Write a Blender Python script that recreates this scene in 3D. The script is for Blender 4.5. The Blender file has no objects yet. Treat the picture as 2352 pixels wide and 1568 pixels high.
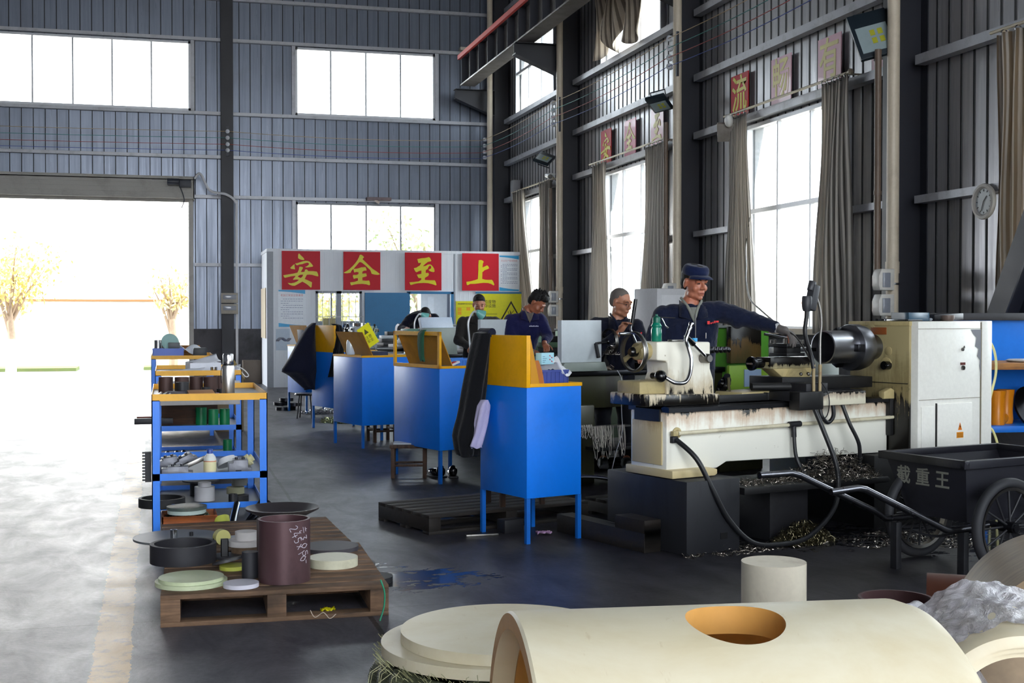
import bpy, bmesh, math, random
from mathutils import Vector, Matrix, Euler
R = math.radians
PI = math.pi
random.seed(7)
SC = bpy.context.scene
C = SC.collection

# ---------------------------------------------------------------- camera
cam_d = bpy.data.cameras.new('camera')
cam_d.sensor_width = 36.0
cam_d.lens = 2939 / 2352 * 36.0
cam_d.clip_start = 0.05
cam_d.clip_end = 400
cam = bpy.data.objects.new('camera', cam_d)
cam.location = (0, 0, 1.45)
cam.rotation_euler = (R(90 - 1.11), 0, R(-15.15))
C.objects.link(cam)
SC.camera = cam

# ---------------------------------------------------------------- world, exposure
SC.view_settings.view_transform = 'Standard'
SC.view_settings.look = 'None'
SC.view_settings.gamma = 1
SC.view_settings.use_curve_mapping = False
SC.view_settings.exposure = 3.65
wd = bpy.data.worlds.new('world')
SC.world = wd
wd.use_nodes = True
_bg = wd.node_tree.nodes['Background']
_bg.inputs[0].default_value = (0.88, 0.94, 1.0, 1)
_bg.inputs[1].default_value = 1.0
sun_d = bpy.data.lights.new('sun', 'SUN')
sun_d.energy = 7.0
sun_d.color = (1.0, .93, .82)
sun_d.angle = R(.6)
sun = bpy.data.objects.new('sun', sun_d)
sun.rotation_euler = Vector((-.42, 2.8, -2.3)).to_track_quat('-Z', 'Y').to_euler()
C.objects.link(sun)
SC.cycles.max_bounces = 7
SC.cycles.diffuse_bounces = 5
SC.cycles.glossy_bounces = 3
SC.cycles.transmission_bounces = 4
SC.cycles.transparent_max_bounces = 12
SC.cycles.caustics_reflective = False
SC.cycles.caustics_refractive = False
SC.cycles.sample_clamp_indirect = 6.0

def portal(center, sx, sy, direction):
    """sky portal in one of the hall's openings: only steers sampling of the daylight"""
    ld = bpy.data.lights.new('daylight_opening', 'AREA')
    ld.shape = 'RECTANGLE'
    ld.size = sx; ld.size_y = sy
    ld.cycles.is_portal = True
    lo = bpy.data.objects.new('daylight_opening', ld)
    lo.location = center
    lo.rotation_euler = Vector(direction).to_track_quat('-Z', 'Y').to_euler()
    C.objects.link(lo)

# ---------------------------------------------------------------- helpers
def lin(h):
    h = h.lstrip('#')
    o = []
    for i in (0, 2, 4):
        c = int(h[i:i+2], 16) / 255
        o.append(c / 12.92 if c <= 0.04045 else ((c + 0.055) / 1.055) ** 2.4)
    return (o[0], o[1], o[2], 1)

class NT:
    def __init__(s, name):
        s.m = bpy.data.materials.new(name); s.m.use_nodes = True
        s.t = s.m.node_tree; s.b = s.t.nodes['Principled BSDF']
        s.out = s.t.nodes['Material Output']
    def n(s, typ, **kw):
        nd = s.t.nodes.new(typ)
        for k, v in kw.items(): setattr(nd, k, v)
        return nd
    def l(s, a, b): s.t.links.new(a, b)
    def coord(s, scale=(1, 1, 1), kind='Object', loc=(0, 0, 0), rot=(0, 0, 0)):
        if kind == 'World':
            src = s.n('ShaderNodeNewGeometry').outputs['Position']
        else:
            src = s.n('ShaderNodeTexCoord').outputs[kind]
        mp = s.n('ShaderNodeMapping')
        mp.inputs['Scale'].default_value = scale
        mp.inputs['Location'].default_value = loc
        mp.inputs['Rotation'].default_value = rot
        s.l(src, mp.inputs[0]); return mp.outputs[0]
    def noise(s, co, scale=5, detail=4, rough=.6, dist=0):
        nd = s.n('ShaderNodeTexNoise'); s.l(co, nd.inputs['Vector'])
        nd.inputs['Scale'].default_value = scale; nd.inputs['Detail'].default_value = detail
        nd.inputs['Roughness'].default_value = rough; nd.inputs['Distortion'].default_value = dist
        return nd.outputs[0]
    def ramp(s, f, stops):
        nd = s.n('ShaderNodeValToRGB'); s.l(f, nd.inputs[0])
        e = nd.color_ramp.elements
        while len(e) > 1: e.remove(e[-1])
        e[0].position = stops[0][0]; e[0].color = s.col(stops[0][1])
        for p, c in stops[1:]:
            x = e.new(p); x.color = s.col(c)
        return nd.outputs[0]
    def col(s, c):
        if isinstance(c, str): return lin(c)
        if isinstance(c, (int, float)): return (c, c, c, 1)
        return c
    def math(s, op, a, b=None, clamp=False):
        nd = s.n('ShaderNodeMath', operation=op, use_clamp=clamp)
        for i, v in enumerate((a, b)):
            if v is None: continue
            if isinstance(v, (int, float)): nd.inputs[i].default_value = v
            else: s.l(v, nd.inputs[i])
        return nd.outputs[0]
    def mix(s, f, a, b, blend='MIX'):
        nd = s.n('ShaderNodeMix', data_type='RGBA', blend_type=blend)
        for i, v in ((0, f), (6, a), (7, b)):
            if isinstance(v, (int, float)) and i == 0: nd.inputs[0].default_value = v
            elif isinstance(v, (str, tuple, int, float)): nd.inputs[i].default_value = s.col(v)
            else: s.l(v, nd.inputs[i])
        return nd.outputs[2]
    def bump(s, h, strength=.3, dist=.01):
        nd = s.n('ShaderNodeBump'); s.l(h, nd.inputs['Height'])
        nd.inputs['Strength'].default_value = strength; nd.inputs['Distance'].default_value = dist
        s.l(nd.outputs[0], s.b.inputs['Normal'])
    def set(s, **kw):
        for k, v in kw.items():
            i = s.b.inputs[{'color': 'Base Color', 'rough': 'Roughness', 'metal': 'Metallic', 'spec': 'Specular IOR Level',
                            'alpha': 'Alpha', 'trans': 'Transmission Weight', 'coat': 'Coat Weight', 'sheen': 'Sheen Weight',
                            'emit': 'Emission Color', 'estr': 'Emission Strength', 'sss': 'Subsurface Weight'}[k]]
            if isinstance(v, str): v = lin(v)
            if isinstance(v, (int, float, tuple)): i.default_value = v
            else: s.l(v, i)
        return s

_MC = {}
def paint(color, rough=.45, metal=0., dirt='#3a2c1c', amount=.18, scale=3., streak=1., bump=0., key=None, grain=.06, coat=0):
    """painted or plain surface with procedural wear"""
    k = (color, rough, metal, dirt, amount, scale, streak, bump, key, grain, coat)
    if k in _MC: return _MC[k]
    t = NT('paint')
    co = t.coord((1, 1, streak))
    f = t.noise(co, scale, 6, .65, .4)
    m = t.ramp(f, [(.5, 0), (.5 + .22, amount * 2.2), (.95, min(1, amount * 5))])
    fine = t.noise(t.coord(), 40, 3, .6)
    base = t.mix(1.0, color, t.ramp(fine, [(.3, 1 - grain), (.7, 1.0)]), 'MULTIPLY')
    c = t.mix(m, base, dirt)
    t.set(color=c, metal=metal, rough=t.math('ADD', t.math('MULTIPLY', f, .25), rough - .12, True), coat=coat)
    if bump: t.bump(f, bump, .01)
    _MC[k] = t.m
    return t.m

def plain(color, rough=.5, metal=0., spec=.5, emit=None, estr=0):
    k = ('p', color, rough, metal, spec, emit, estr)
    if k in _MC: return _MC[k]
    t = NT('plain')
    f = t.noise(t.coord(), 18, 3, .6)
    t.set(color=t.mix(1.0, color, t.ramp(f, [(.3, .93), (.7, 1.0)]), 'MULTIPLY'), rough=rough, metal=metal, spec=spec)
    if emit: t.set(emit=emit, estr=estr)
    _MC[k] = t.m
    return t.m

def steel(color='#9a9ca0', rough=.25, aniso=60, dirt=.2):
    k = ('s', color, rough, aniso, dirt)
    if k in _MC: return _MC[k]
    t = NT('steel')
    f = t.noise(t.coord((1, 1, 1)), 9, 5, .6)
    g = t.noise(t.coord((aniso, 2, 2)), 6, 2, .5)
    t.set(color=t.mix(t.math('MULTIPLY', f, dirt * 1.6, True), color, '#2a2623'), metal=1.,
          rough=t.math('ADD', t.math('MULTIPLY', g, .2), rough - .05, True))
    _MC[k] = t.m
    return t.m

def fabric(color, rough=.9, fold=.0, key=0, stripes=None):
    k = ('f', color, rough, fold, key, stripes)
    if k in _MC: return _MC[k]
    t = NT('fabric')
    f = t.noise(t.coord(), 7, 4, .6)
    w = t.noise(t.coord(), 260, 2, .5)
    c = t.mix(t.ramp(f, [(.35, 0), (.75, .35)]), color, tuple(x * .6 for x in lin(color)[:3]) + (1,))
    if stripes:
        wv = t.n('ShaderNodeTexWave', wave_type='BANDS', bands_direction='X')
        t.l(t.coord((1, 1, 1), 'UV'), wv.inputs[0]); wv.inputs['Scale'].default_value = stripes[1]
        wv.inputs['Distortion'].default_value = .3
        c = t.mix(t.ramp(wv.outputs[0], [(.55, 0), (.7, 1)]), c, stripes[0])
    t.set(color=c, rough=rough, spec=.2, sheen=.15)
    t.bump(t.math('ADD', t.math('MULTIPLY', f, 1.), t.math('MULTIPLY', w, .06)), .35 + fold, .02)
    _MC[k] = t.m
    return t.m

def wood(color='#8a5a34', dark='#3a2718', rough=.7, axis=0, key=0):
    k = ('w', color, dark, rough, axis, key)
    if k in _MC: return _MC[k]
    t = NT('wood')
    sc = [14, 14, 14]; sc[axis] = 1.2
    f = t.noise(t.coord(tuple(sc)), 1.6, 6, .65, 1.2)
    g = t.noise(t.coord(), 3.2, 4, .6)
    c = t.mix(t.ramp(f, [(.35, 0), (.7, 1)]), color, dark)
    c = t.mix(t.ramp(g, [(.45, 0), (.75, .75)]), c, '#2b2119')
    t.set(color=c, rough=rough)
    t.bump(f, .3, .005)
    _MC[k] = t.m
    return t.m

class MB:
    """collects shapes into one mesh"""
    def __init__(s, M=None):
        s.v = []; s.f = []; s.uv = None; s.M = M or Matrix()
    def add(s, vs, fs, M=None):
        o = len(s.v)
        T = s.M @ M if M else s.M
        s.v += [T @ Vector(p) for p in vs]
        s.f += [tuple(i + o for i in f) for f in fs]
        return s
    def box(s, x0, x1, y0, y1, z0, z1, M=None):
        if x0 > x1: x0, x1 = x1, x0
        if y0 > y1: y0, y1 = y1, y0
        if z0 > z1: z0, z1 = z1, z0
        vs = [(x0, y0, z0), (x1, y0, z0), (x1, y1, z0), (x0, y1, z0), (x0, y0, z1), (x1, y0, z1), (x1, y1, z1), (x0, y1, z1)]
        return s.add(vs, [(0, 3, 2, 1), (4, 5, 6, 7), (0, 1, 5, 4), (1, 2, 6, 5), (2, 3, 7, 6), (3, 0, 4, 7)], M)
    def obox(s, c, size, rot=(0, 0, 0)):
        a, b, d = (k / 2 for k in size)
        return s.box(-a, a, -b, b, -d, d, Matrix.Translation(c) @ Euler(rot).to_matrix().to_4x4())
    def prism(s, poly, a0, a1, ax='y', M=None):
        """polygon in the plane across axis ax, extruded from a0 to a1"""
        n = len(poly)
        def P(u, w, a):
            return {'y': (u, a, w), 'x': (a, u, w), 'z': (u, w, a)}[ax]
        vs = [P(u, w, a0) for u, w in poly] + [P(u, w, a1) for u, w in poly]
        area = sum(poly[i][0] * poly[(i + 1) % n][1] - poly[(i + 1) % n][0] * poly[i][1] for i in range(n))
        flip = (area > 0) != (ax == 'y')
        flip = flip if a1 > a0 else not flip
        f0 = tuple(range(n)); f1 = tuple(range(2 * n - 1, n - 1, -1))
        sides = [(i, i + n, (i + 1) % n + n, (i + 1) % n) for i in range(n)]
        fs = [f0, f1] + sides
        if flip: fs = [tuple(reversed(f)) for f in fs]
        return s.add(vs, fs, M)
    def cyl(s, p0, p1, r0, r1=None, n=20, caps=True):
        r1 = r0 if r1 is None else r1
        p0, p1 = Vector(p0), Vector(p1)
        d = p1 - p0
        q = d.to_track_quat('Z', 'Y') if d.length > 1e-9 else Euler((0, 0, 0)).to_quaternion()
        u, w = q @ Vector((1, 0, 0)), q @ Vector((0, 1, 0))
        vs = []
        for p, r in ((p0, r0), (p1, r1)):
            vs += [p + (u * math.cos(2 * PI * i / n) + w * math.sin(2 * PI * i / n)) * r for i in range(n)]
        fs = [(i, (i + 1) % n, (i + 1) % n + n, i + n) for i in range(n)]
        if caps: fs += [tuple(range(n - 1, -1, -1)), tuple(range(n, 2 * n))]
        return s.add(vs, fs)
    def lathe(s, prof, n=32, o=(0, 0, 0), d=(0, 0, 1), closed=False):
        """profile [(radius, height)] turned about axis d through o"""
        q = Vector(d).to_track_quat('Z', 'Y'); o = Vector(o)
        vs = []; fs = []; m = len(prof)
        for r, h in prof:
            for i in range(n):
                a = 2 * PI * i / n
                vs.append(o + q @ Vector((r * math.cos(a), r * math.sin(a), h)))
        rng = m if closed else m - 1
        for k in range(rng):
            k2 = (k + 1) % m
            for i in range(n):
                j = (i + 1) % n
                fs.append((k * n + i, k * n + j, k2 * n + j, k2 * n + i))
        if not closed:
            if prof[0][0] > 1e-6: fs.append(tuple(range(n - 1, -1, -1)))
            if prof[-1][0] > 1e-6: fs.append(tuple((m - 1) * n + i for i in range(n)))
        return s.add(vs, fs)
    def tube(s, pts, r, n=8, caps=True, closed=False):
        pts = [Vector(p) for p in pts]; m = len(pts)
        vs = []; fs = []; up = None
        for i, p in enumerate(pts):
            a = pts[(i - 1) % m] if (i > 0 or closed) else p
            b = pts[(i + 1) % m] if (i < m - 1 or closed) else p
            t = (b - a).normalized() if (b - a).length > 1e-9 else Vector((0, 0, 1))
            if up is None:
                up = t.orthogonal().normalized()
            up = (up - t * up.dot(t))
            up = up.normalized() if up.length > 1e-6 else t.orthogonal().normalized()
            w = t.cross(up)
            rr = r[i] if isinstance(r, (list, tuple)) else r
            vs += [p + (up * math.cos(2 * PI * k / n) + w * math.sin(2 * PI * k / n)) * rr for k in range(n)]
        for i in range(m if closed else m - 1):
            j = (i + 1) % m
            for k in range(n):
                l = (k + 1) % n
                fs.append((i * n + k, i * n + l, j * n + l, j * n + k))
        if caps and not closed:
            fs += [tuple(range(n - 1, -1, -1)), tuple((m - 1) * n + k for k in range(n))]
        return s.add(vs, fs)
    def grid(s, fn, nu, nv, wrap=False):
        """surface fn(u, v) for u, v in 0..1; keeps uv"""
        o = len(s.v)
        vs = [fn(i / nu, j / nv) for j in range(nv + 1) for i in range(nu + 1)]
        fs = [(j * (nu + 1) + i, j * (nu + 1) + i + 1, (j + 1) * (nu + 1) + i + 1, (j + 1) * (nu + 1) + i) for j in range(nv) for i in range(nu)]
        s.add(vs, fs)
        s.uv = s.uv or {}
        for j in range(nv + 1):
            for i in range(nu + 1): s.uv[o + j * (nu + 1) + i] = (i / nu, j / nv)
        return s
    def ball(s, c, r, n=14, rot=None):
        r = (r, r, r) if isinstance(r, (int, float)) else r
        prof = [(math.sin(PI * k / n), -math.cos(PI * k / n)) for k in range(n + 1)]
        T = Matrix.Translation(c) @ (Euler(rot).to_matrix().to_4x4() if rot else Matrix()) @ Matrix.Diagonal((*r, 1))
        t = MB(); t.lathe(prof, n + 4)
        return s.add(t.v, t.f, T)
    def build(s, name, m, parent=None, bevel=0, seg=2, solid=0, smooth=40, loc=None, sub=0, rot=None):
        me = bpy.data.meshes.new(name)
        me.from_pydata([tuple(v) for v in s.v], [], s.f)
        if s.uv:
            ul = me.uv_layers.new(name='UVMap')
            for lp in me.loops: ul.data[lp.index].uv = s.uv.get(lp.vertex_index, (0, 0))
        if bevel or True:
            bm = bmesh.new(); bm.from_mesh(me)
            bmesh.ops.remove_doubles(bm, verts=bm.verts, dist=1e-5)
            bmesh.ops.recalc_face_normals(bm, faces=bm.faces)
            if bevel:
                es = [e for e in bm.edges if len(e.link_faces) == 2 and e.calc_face_angle(0) > R(35)]
                bmesh.ops.bevel(bm, geom=es, offset=bevel, segments=seg, profile=.5, affect='EDGES', clamp_overlap=True)
            bm.to_mesh(me); bm.free()
        if m: me.materials.append(m)
        if smooth and bevel: smooth = min(smooth, 24)
        if smooth:
            me.shade_smooth(); me.set_sharp_from_angle(angle=R(smooth))
        o = bpy.data.objects.new(name, me); C.objects.link(o)
        if parent is not None: o.parent = parent
        if loc is not None: o.location = loc
        if rot is not None: o.rotation_euler = rot
        if solid:
            md = o.modifiers.new('thickness', 'SOLIDIFY'); md.thickness = solid; md.offset = 0
        if sub:
            md = o.modifiers.new('sub', 'SUBSURF'); md.levels = sub; md.render_levels = sub
        return o

def tag(o, label=None, cat=None, group=None, kind=None):
    if label: o['label'] = label
    if cat: o['category'] = cat
    if group: o['group'] = group
    if kind: o['kind'] = kind
    return o

def thing(name, loc, rz=0, label=None, cat=None, group=None, rot=None):
    o = bpy.data.objects.new(name, None); C.objects.link(o)
    o.location = loc; o.rotation_euler = rot or (0, 0, rz)
    o.empty_display_size = .1
    return tag(o, label, cat, group)

def copy_tree(o, parent=None):
    c = o.copy(); C.objects.link(c)
    if parent is not None: c.parent = parent
    for ch in list(o.children): copy_tree(ch, c)
    return c

def P3(*a): return Vector(a)

def bez(pts, n=10):
    """smooth curve through the points"""
    pts = [Vector(p) for p in pts]; out = []
    for i in range(len(pts) - 1):
        p0 = pts[max(i - 1, 0)]; p1 = pts[i]; p2 = pts[i + 1]; p3 = pts[min(i + 2, len(pts) - 1)]
        for k in range(n):
            t = k / n
            out.append(.5 * ((2 * p1) + (p2 - p0) * t + (2 * p0 - 5 * p1 + 4 * p2 - p3) * t * t + (3 * p1 - p0 - 3 * p2 + p3) * t ** 3))
    out.append(pts[-1]); return out

def text_mesh(body, size, mat_, name, parent, M, bold=.0, depth=.001, align='CENTER'):
    cu = bpy.data.curves.new(name, 'FONT'); cu.body = body; cu.size = size; cu.offset = bold; cu.extrude = depth
    cu.align_x = align; cu.align_y = 'CENTER'; cu.resolution_u = 3
    t = bpy.data.objects.new('tmp', cu); C.objects.link(t)
    dg = bpy.context.evaluated_depsgraph_get()
    me = bpy.data.meshes.new_from_object(t.evaluated_get(dg))
    bpy.data.objects.remove(t); bpy.data.curves.remove(cu)
    me.materials.clear(); me.materials.append(mat_); me.name = name
    o = bpy.data.objects.new(name, me); C.objects.link(o)
    if parent is not None: o.parent = parent
    o.matrix_local = M
    return o
# ================================================================= THE SETTING
XW, YB = 7.71, 29.2                       # inner faces of the right wall and the back wall
COLS = [28.6, 23.45, 17.62, 11.82, 6.0, 0.2, -5.6, -11.4]

def st(o): o['kind'] = 'structure'; return o

# --- floor
def floor_mat():
    t = NT('workshop concrete')
    co = t.coord(kind='World')
    sep = t.n('ShaderNodeSeparateXYZ'); t.l(co, sep.inputs[0]); X, Y = sep.outputs[0], sep.outputs[1]
    big = t.noise(co, .55, 5, .6, .3)
    mid = t.noise(t.coord((1.6, .8, 1), 'World'), 2.2, 8, .7, .5)
    fine = t.noise(co, 38, 5, .7)
    base = t.mix(t.ramp(mid, [(.3, 0), (.7, 1)]), '#3d3c43', '#68666c')
    base = t.mix(1.0, base, t.ramp(fine, [(.25, .72), (.6, 1.0)]), 'MULTIPLY')
    # oily, trodden side where the machines stand
    ox = t.math('ADD', X, t.math('MULTIPLY', t.math('SUBTRACT', big, .5), 3.4))
    oil = t.ramp(t.math('MULTIPLY', ox, .16), [(.1, 0), (.26, .45), (.46, .86)])
    oilc = t.mix(t.ramp(mid, [(.35, 0), (.75, 1)]), '#141317', '#3c3a40')
    col = t.mix(oil, base, oilc)
    # joints in the slab
    def line(v, c, w):
        d = t.math('ABSOLUTE', t.math('SUBTRACT', v, c))
        return t.math('LESS_THAN', t.math('ADD', d, t.math('MULTIPLY', fine, .02)), w)
    wob = t.math('MULTIPLY', t.math('SUBTRACT', mid, .5), .02)
    j = line(t.math('ADD', X, wob), .95, .022)
    for yy in (6.3, 12.3, 18.3, 24.3, .3):
        j = t.math('MAXIMUM', j, line(t.math('ADD', Y, wob), yy, .014))
    col = t.mix(t.math('MULTIPLY', j, .75), col, '#1c1a19')
    # worn yellow lane marking
    cx = t.math('ADD', -.18, t.math('MULTIPLY', Y, -.0085))
    d = t.math('ABSOLUTE', t.math('SUBTRACT', X, cx))
    edge = t.math('ADD', .078, t.math('MULTIPLY', t.math('SUBTRACT', t.noise(co, 9, 5, .7), .5), .05))
    wear = t.ramp(t.noise(t.coord((1, 1, 1), 'World', (3, 5, 0)), 7, 7, .75), [(.32, .2), (.5, .95)])
    ln = t.math('MULTIPLY', t.math('LESS_THAN', d, edge), wear)
    col = t.mix(ln, col, '#b08a52')
    # wet patches
    def blob(cx_, cy_, rx, ry):
        a = t.math('POWER', t.math('DIVIDE', t.math('SUBTRACT', X, cx_), rx), 2)
        b = t.math('POWER', t.math('DIVIDE', t.math('SUBTRACT', Y, cy_), ry), 2)
        return t.math('SUBTRACT', 1.0, t.math('ADD', a, b))
    wb = blob(1.3, 6.95, .5, .35)
    for q in ((4.1, 7.6, 1.1, .5), (5.6, 7.2, 1.2, 1.1), (1.0, 7.45, .3, .2)):
        wb = t.math('MAXIMUM', wb, blob(*q))
    wn = t.noise(t.coord((1, 1.8, 1), 'World'), 6.5, 7, .66, .6)
    wet = t.ramp(t.math('ADD', t.math('MULTIPLY', wb, .21), wn), [(.585, 0), (.62, 1)])
    wet = t.math('MULTIPLY', wet, t.math('GREATER_THAN', wb, -.2))
    col = t.mix(t.math('MULTIPLY', wet, .75), col, '#101218')
    ro = t.ramp(mid, [(.3, .5), (.7, .38)])
    ro = t.mix(t.math('MULTIPLY', oil, .6), ro, .34)
    t.set(color=col, rough=t.mix(wet, ro, .1), spec=.22)
    h = t.math('ADD', t.math('MULTIPLY', mid, .5), t.math('MULTIPLY', fine, .25))
    h = t.math('MULTIPLY', h, t.math('SUBTRACT', 1.0, wet))
    t.bump(h, .35, .012)
    return t.m
st(MB().box(-16, XW + .3, -12, YB + .15, -.25, 0).build('floor', floor_mat(), smooth=0))
st(MB().box(-90, 90, -60, 120, -.3, -.06).build('ground', paint('#767571', .9, amount=.1, scale=.5), smooth=0))
st(MB().box(-9, -2.4, 37.4, 38.85, -.06, .03).box(-.6, 1.6, 37.6, 38.85, -.06, .03).build('ground', paint('#6f7c4a', .95, dirt='#8a7a50', amount=.3, scale=4), smooth=0))

# --- corrugated walls
def wall_mat(c1, c2):
    t = NT('sheet metal wall')
    s_ = t.noise(t.coord((9, 9, .25)), 2.4, 5, .7)
    b_ = t.noise(t.coord((1, 1, 1)), 1.1, 4, .6)
    c = t.mix(t.ramp(s_, [(.3, 0), (.75, 1)]), c1, c2)
    c = t.mix(t.ramp(b_, [(.5, 0), (.9, .35)]), c, '#4b4a4c')
    t.set(color=c, rough=t.ramp(s_, [(.3, .26), (.7, .38)]), metal=.35)
    return t.m
WM_back = wall_mat('#7c8494', '#646c7c')
WM_right = wall_mat('#b4b3b5', '#908f94')

def corr(name, ax, k, inward, a0, a1, z0, z1, holes, pitch, mat_, rib=.035, dep=.035):
    """trapezoid sheeting with real ribs; ax is the running axis, k the wall's plane"""
    m = MB(); dark = []
    def Q(a, dd, z):
        return (a, k + inward * dd, z) if ax == 'x' else (k + inward * dd, a, z)
    def strip(pa, da, pb, db):
        mid = (pa + pb) / 2; iv = [(z0, z1)]
        for h in holes:
            if h[0] < mid < h[1]:
                nv = []
                for u, w in iv:
                    if h[2] > u: nv.append((u, min(w, h[2])))
                    if h[3] < w: nv.append((max(u, h[3]), w))
                iv = [q for q in nv if q[1] - q[0] > 1e-4]
        for u, w in iv:
            m.add([Q(pa, da, u), Q(pb, db, u), Q(pb, db, w), Q(pa, da, w)], [(0, 1, 2, 3)])
            dark.append(da != 0 or db != 0)
    cuts = sorted(set([a for h in holes for a in h[:2] if a0 < a < a1]))
    def seg(pa, da, pb, db):
        cs = [c for c in cuts if pa < c < pb]
        pr, dr = pa, da
        for c in cs + [pb]:
            dd = da + (db - da) * (c - pa) / (pb - pa)
            strip(pr, dr, c, dd); pr, dr = c, dd
    a = a0
    while a < a1:
        e = min(a + pitch, a1)
        r0 = e - rib
        if r0 <= a: seg(a, 0, e, 0); break
        seg(a, 0, r0, 0); seg(r0, 0, r0 + .004, dep); seg(r0 + .004, dep, e - .004, dep); seg(e - .004, dep, e, 0)
        a = e
    o = m.build(name, mat_, smooth=0)
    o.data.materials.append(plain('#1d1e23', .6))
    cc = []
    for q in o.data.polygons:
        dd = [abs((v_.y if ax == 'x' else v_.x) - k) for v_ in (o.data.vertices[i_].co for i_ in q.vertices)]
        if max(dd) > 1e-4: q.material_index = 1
    return st(o)

LOWZ = (1.28, 4.03)
holes_b = [(-9.5, .56, -1, 4.05), (-4.3, .56, 5.98, 7.5), (2.84, 6.04, 5.98, 7.5), (2.84, 6.06, 1.3, 4.03), (-13, -10, 5.98, 7.5)]
corr('wall_back', 'x', YB, -1, -15.9, XW, 1.15, 10.5, holes_b, .24, WM_back, .018, .006)
holes_r = []
for i in range(len(COLS) - 1):
    b = COLS[i + 1]
    holes_r.append((b + 1.58, b + 4.2, *LOWZ))
    holes_r.append((b + 1.5, b + 4.45, 5.96, 7.5))
corr('wall_right', 'y', XW, -1, -12, YB, 1.2, 10.5, holes_r, .2095, WM_right, .03, .008)
# outer skins, left and rear walls, dado
dado = paint('#5a585c', .9, dirt='#1e1c1f', amount=.3, scale=1.6, bump=.5)
st(MB().box(.56, XW, YB - .06, YB + .2, 0, 1.18).build('baseboard_back', dado, smooth=0))
st(MB().box(XW - .05, XW + .2, -12, YB, 0, 1.24).build('baseboard_right', dado, smooth=0))
def wall_boxes(name, ax, k0, k1, a0, a1, holes, mat_):
    m = MB(); xs = sorted(set([a0, a1] + [h[i] for h in holes for i in (0, 1) if a0 < h[i] < a1]))
    for u, w in zip(xs, xs[1:]):
        hs = sorted([h for h in holes if h[0] <= u + 1e-4 and h[1] >= w - 1e-4], key=lambda h: h[2]); z = 0
        for h in hs:
            if h[2] > z: m.box(*((u, w, k0, k1) if ax == 'x' else (k0, k1, u, w)), z, h[2])
            z = h[3]
        m.box(*((u, w, k0, k1) if ax == 'x' else (k0, k1, u, w)), z, 10.5)
    return st(m.build(name, mat_, smooth=0))
outer = plain('#a6a9ac', .6)
wall_boxes('wall_back', 'x', YB + .06, YB + .2, -16, XW + .25, holes_b, outer)
wall_boxes('wall_right', 'y', XW + .06, XW + .2, -12, YB + .2, holes_r, outer)
holes_rear = [(-3.5, 6.5, 0.1, 5.2), (-7, 6.5, 6.0, 9.6)]  # openings in the unseen rear wall, shaped to light the camera-facing sides
inner_grey = paint('#6d7078', .6, amount=.05, scale=1)
wall_boxes('wall_rear', 'x', -12.2, -12, -16, XW + .25, holes_rear, inner_grey)
holes_l = []
wall_boxes('wall_left', 'y', -16.2, -16, -12, YB + .2, holes_l, inner_grey)
# roof with daylight strips
sky = []
m = MB(); y = -12.2
for a, b in sky + [(YB + .2, YB + .2)]:
    m.box(-16.2, XW + .25, y, a, 10.45, 10.6); y = b
st(m.build('ceiling', paint('#4b4e57', .7, amount=.05), smooth=0))
for a, b in sky: portal((-4, (a + b) / 2, 10.46), 23, b - a, (0, 0, -1))
portal((-4.4, YB + .05, 2.05), 9.9, 4.0, (0, -1, 0))
portal((-1.87, YB + .05, 6.74), 4.86, 1.52, (0, -1, 0))
portal((4.44, YB + .05, 6.74), 3.2, 1.52, (0, -1, 0))
portal((4.44, YB + .05, 2.66), 3.2, 2.73, (0, -1, 0))
for h in holes_r:
    portal((XW + .05, (h[0] + h[1]) / 2, (h[2] + h[3]) / 2), h[3] - h[2], h[1] - h[0], (-1, 0, 0))
for h in holes_rear:
    portal(((h[0] + h[1]) / 2, -12.05, (h[2] + h[3]) / 2), h[1] - h[0], h[3] - h[2], (0, 1, 0))

# --- windows: frame and pane
def glass_mat():
    t = NT('window glass')
    tr = t.n('ShaderNodeBsdfTransparent'); tr.inputs[0].default_value = (.96, .98, .98, 1)
    gl = t.n('ShaderNodeBsdfGlossy'); gl.inputs[1].default_value = .05
    lw = t.n('ShaderNodeFresnel'); lw.inputs[0].default_value = 1.4
    mx = t.n('ShaderNodeMixShader')
    t.l(t.math('MULTIPLY', lw.outputs[0], .6), mx.inputs[0]); t.l(tr.outputs[0], mx.inputs[1]); t.l(gl.outputs[0], mx.inputs[2])
    t.l(mx.outputs[0], t.out.inputs[0]); return t.m
GLASS = glass_mat()
alu = plain('#c9cbd0', .4, .2)
alu_dark = plain('#7d7f86', .45, .2)
wn = [0]
def window(ax, k, a0, a1, z0, z1, mull, trans=(), fw=.05, dep=.08, m_=None, inward=-1, name=None):
    wn[0] += 1
    r = MB()
    def B(u0, u1, z_0, z_1, d=dep):
        q = (k, k + inward * d)
        if ax == 'x': r.box(u0, u1, *q, z_0, z_1)
        else: r.box(*q, u0, u1, z_0, z_1)
    root = thing(f'window_{wn[0]}', (0, 0, 0)); st(root)
    B(a0, a1, z0, z0 + fw); B(a0, a1, z1 - fw, z1); B(a0, a0 + fw, z0, z1); B(a1 - fw, a1, z0, z1)
    for u in mull: B(u - .018, u + .018, z0, z1, dep * .6)
    for z in trans: B(a0, a1, z - .03, z + .03, dep * .7)
    r.build('window_frame', m_ or alu, root, smooth=0)
    g = MB(); kk = k + inward * .03
    if ax == 'x': g.box(a0, a1, kk, kk + .004, z0, z1)
    else: g.box(kk, kk + .004, a0, a1, z0, z1)
    g.build('pane', GLASS, root, smooth=0)
    return root
window('x', YB, -4.3, .56, 5.98, 7.5, [-3.55, -2.72, -1.9, -1.09, -.27])
window('x', YB, 2.84, 6.04, 5.98, 7.5, [3.64, 4.44, 5.24])
window('x', YB, 2.84, 6.06, 1.3, 4.03, [3.64, 4.44, 5.24], m_=alu_dark)
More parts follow.
